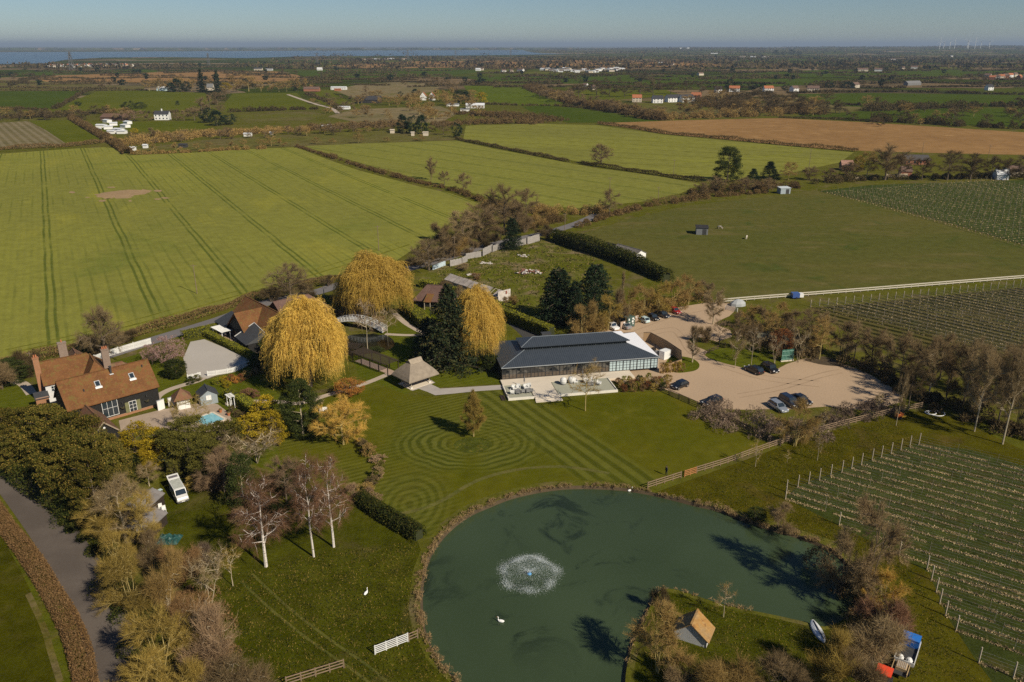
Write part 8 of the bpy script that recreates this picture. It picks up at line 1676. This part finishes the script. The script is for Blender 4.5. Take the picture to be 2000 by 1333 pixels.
# countable far trees, then the mass of the distant woods
g_ = 'small dark trees dotted over the far plain'; n = 0
while n < 230:
    y = 112+rr.random()**.8*56; x = rr.uniform(-20, 2020)
    if y < 128 and x < 540: continue
    g0 = G(x, y); wd = rr.uniform(9, 17); h = rr.uniform(7, 13); wp = wd*ppm(x, y)
    k = 'bare_far' if rr.random() < .7 else 'green_far'; o = tree(k, x, y, y-2, wp, 'dark' if k == 'bare_far' else 'fir', 'small dark tree dotted over the far plain', g_, name='plain_tree', minimal=True); o.scale[2] = h/PR[k][0][2]; n += 1
g2 = np.random.default_rng(3); T = []
for i in range(2100):
    yy = 95.5+(g2.random()**1.4)*40; xx = g2.uniform(-60, 2060)
    if yy < 128 and xx < 540: continue
    if yy < 113 and xx < 1250 and g2.random() < .85: continue
    g0 = G(xx, yy); z0 = 0
    if xx > 1150 and yy < 103: continue
    m = int(8+g2.random()*10); sp = np.array([g2.uniform(15, 70), g2.uniform(6, 25), 5.0]); P = g2.normal(size=(m, 3))*sp*.5+np.array([g0.x, g0.y, 4.5]); P[:, 2] = np.clip(P[:, 2], 1, 13); T.append(leaves(P, 9.0))
for i in range(1300):
    x = g2.uniform(300, 14500); y = g2.uniform(6900, 13500); b = (y-6500)/11000*2-1; hgt = 46*max(0, 1-abs(b)**1.8)*min(1, max(0, (x-100)/4000))*(1+.18*math.sin(x/900.)+.1*math.sin(x/380.+2))
    if x > .95*y: continue
    m = int(8+g2.random()*12); P = g2.normal(size=(m, 3))*np.array([60, 40, 2.5])+np.array([x, y, hgt+4]); P[:, 2] = np.clip(P[:, 2], hgt, hgt+13); T.append(leaves(P, 13.0))
tag(mobj('distant_woods', tri_mesh('distant_woods', np.concatenate(T)), None, F['fardark']), 'dark woods and hedges massed along the far horizon', kind='stuff')
# pylons, turbines, towers
steel = plain("pylon_steel", (.12,.12,.12), .7)
for i, (x, b_, tp) in enumerate([(141,137,101),(408,128,104),(620,128,104),(797,119,98),(890,118,99),(997,117,97),(1129,113,93),(1225,112,97),(1532,102,91),(1545,102,91)]):
    h = HT(x, b_, tp); e = empty('pylon', G(x, b_), 0, f'lattice electricity pylon, {("first","second","third","fourth","fifth","sixth","seventh","eighth","ninth","tenth")[i]} from the left along the horizon', 'pylon'); b = MB(); s = h*.11; th = h*.02
    for sx in (-1, 1):
        for sy in (-1, 1): b.bar((sx*s, sy*s, 0), (sx*s*.2, sy*s*.2, h), th)
        for k in range(5): f0, f1 = k/5, (k+1)/5; b.bar((sx*s*(1-f0*.8), -s*(1-f0*.8), h*f0), (-sx*s*(1-f1*.8), -s*(1-f1*.8), h*f1), th*.7)
    b.build('lattice', e, mat=steel)
    for z in (.66, .79, .92): boxpart('crossarm', e, (0, 0, h*z), (h*.3, th, th), steel)
for i, (x, tp, s_) in enumerate([(1835,78,1),(1843,79,1),(1855,78,1),(1864,79,1),(1889,76,1.15),(1891,78,1),(1904,77,1),(1915,78,1),(1932,78,1)]):
    Y = 9000+(i*37 % 5)*120; b = 46; X_ = (x-1000)/FPX*(Y*CP+20*SP); zt = CAMH+(89-tp)/FPX*Y*1.06; e = empty('wind_turbine', (X_, Y, 0), 0, f'white wind turbine on the horizon, {("first","second","third","fourth","fifth","sixth","seventh","eighth","ninth")[i]} from the left', 'wind turbine')
    hub = zt*.78; b = MB(); b.tube((0, 0, 0), (0, 0, hub), 3.2, 2.2, 8); b.build('tower', e, mat=white); boxpart('nacelle', e, (0, 1, hub), (4, 9, 4), white)
    for k in range(3): a = k*2.094+i*.7; bb_ = MB(); bb_.bar((0, -4, hub), (math.sin(a)*zt*.3, -4, hub+math.cos(a)*zt*.3), 2.2, .8); bb_.build('blade', e, mat=white)
for x, h, d in ((1330, 24, 'left'), (1344, 26, 'right')):
    Y = 11000; e = empty('tower_block', ((x-1000)/FPX*Y*CP, Y, 0), 0, f'pale tower block on the hazy far shore, {d} of the pair', 'tower'); boxpart('shaft', e, (0, 0, h*.75), (36, 36, h*1.5), white)
# ---- the air
hz = MB(); hz.box((0, 39000, 89), (79600, 81800, 272)); 
hz = MB(); x0, x1, y0, y1, z0, z1 = -40500, 40500, -2500, 80500, -60, 215
hz.box(((x0+x1)/2, (y0+y1)/2, (z0+z1)/2), (x1-x0, y1-y0, z1-z0)); ho = hz.build('haze'); tag(ho, 'thin pale blue haze over the far plain', kind='stuff')
t = bpy.data.materials.new('haze_air'); t.use_nodes = True; t.node_tree.nodes.clear(); o_ = t.node_tree.nodes.new("ShaderNodeOutputMaterial"); v_ = t.node_tree.nodes.new("ShaderNodeVolumePrincipled")
v_.inputs['Color'].default_value = (.42,.54,.72,1); v_.inputs['Density'].default_value = 6e-5; v_.inputs['Anisotropy'].default_value = 0.0; t.node_tree.links.new(v_.outputs[0], o_.inputs['Volume'])
ho.data.materials.clear(); ho.data.materials.append(t)
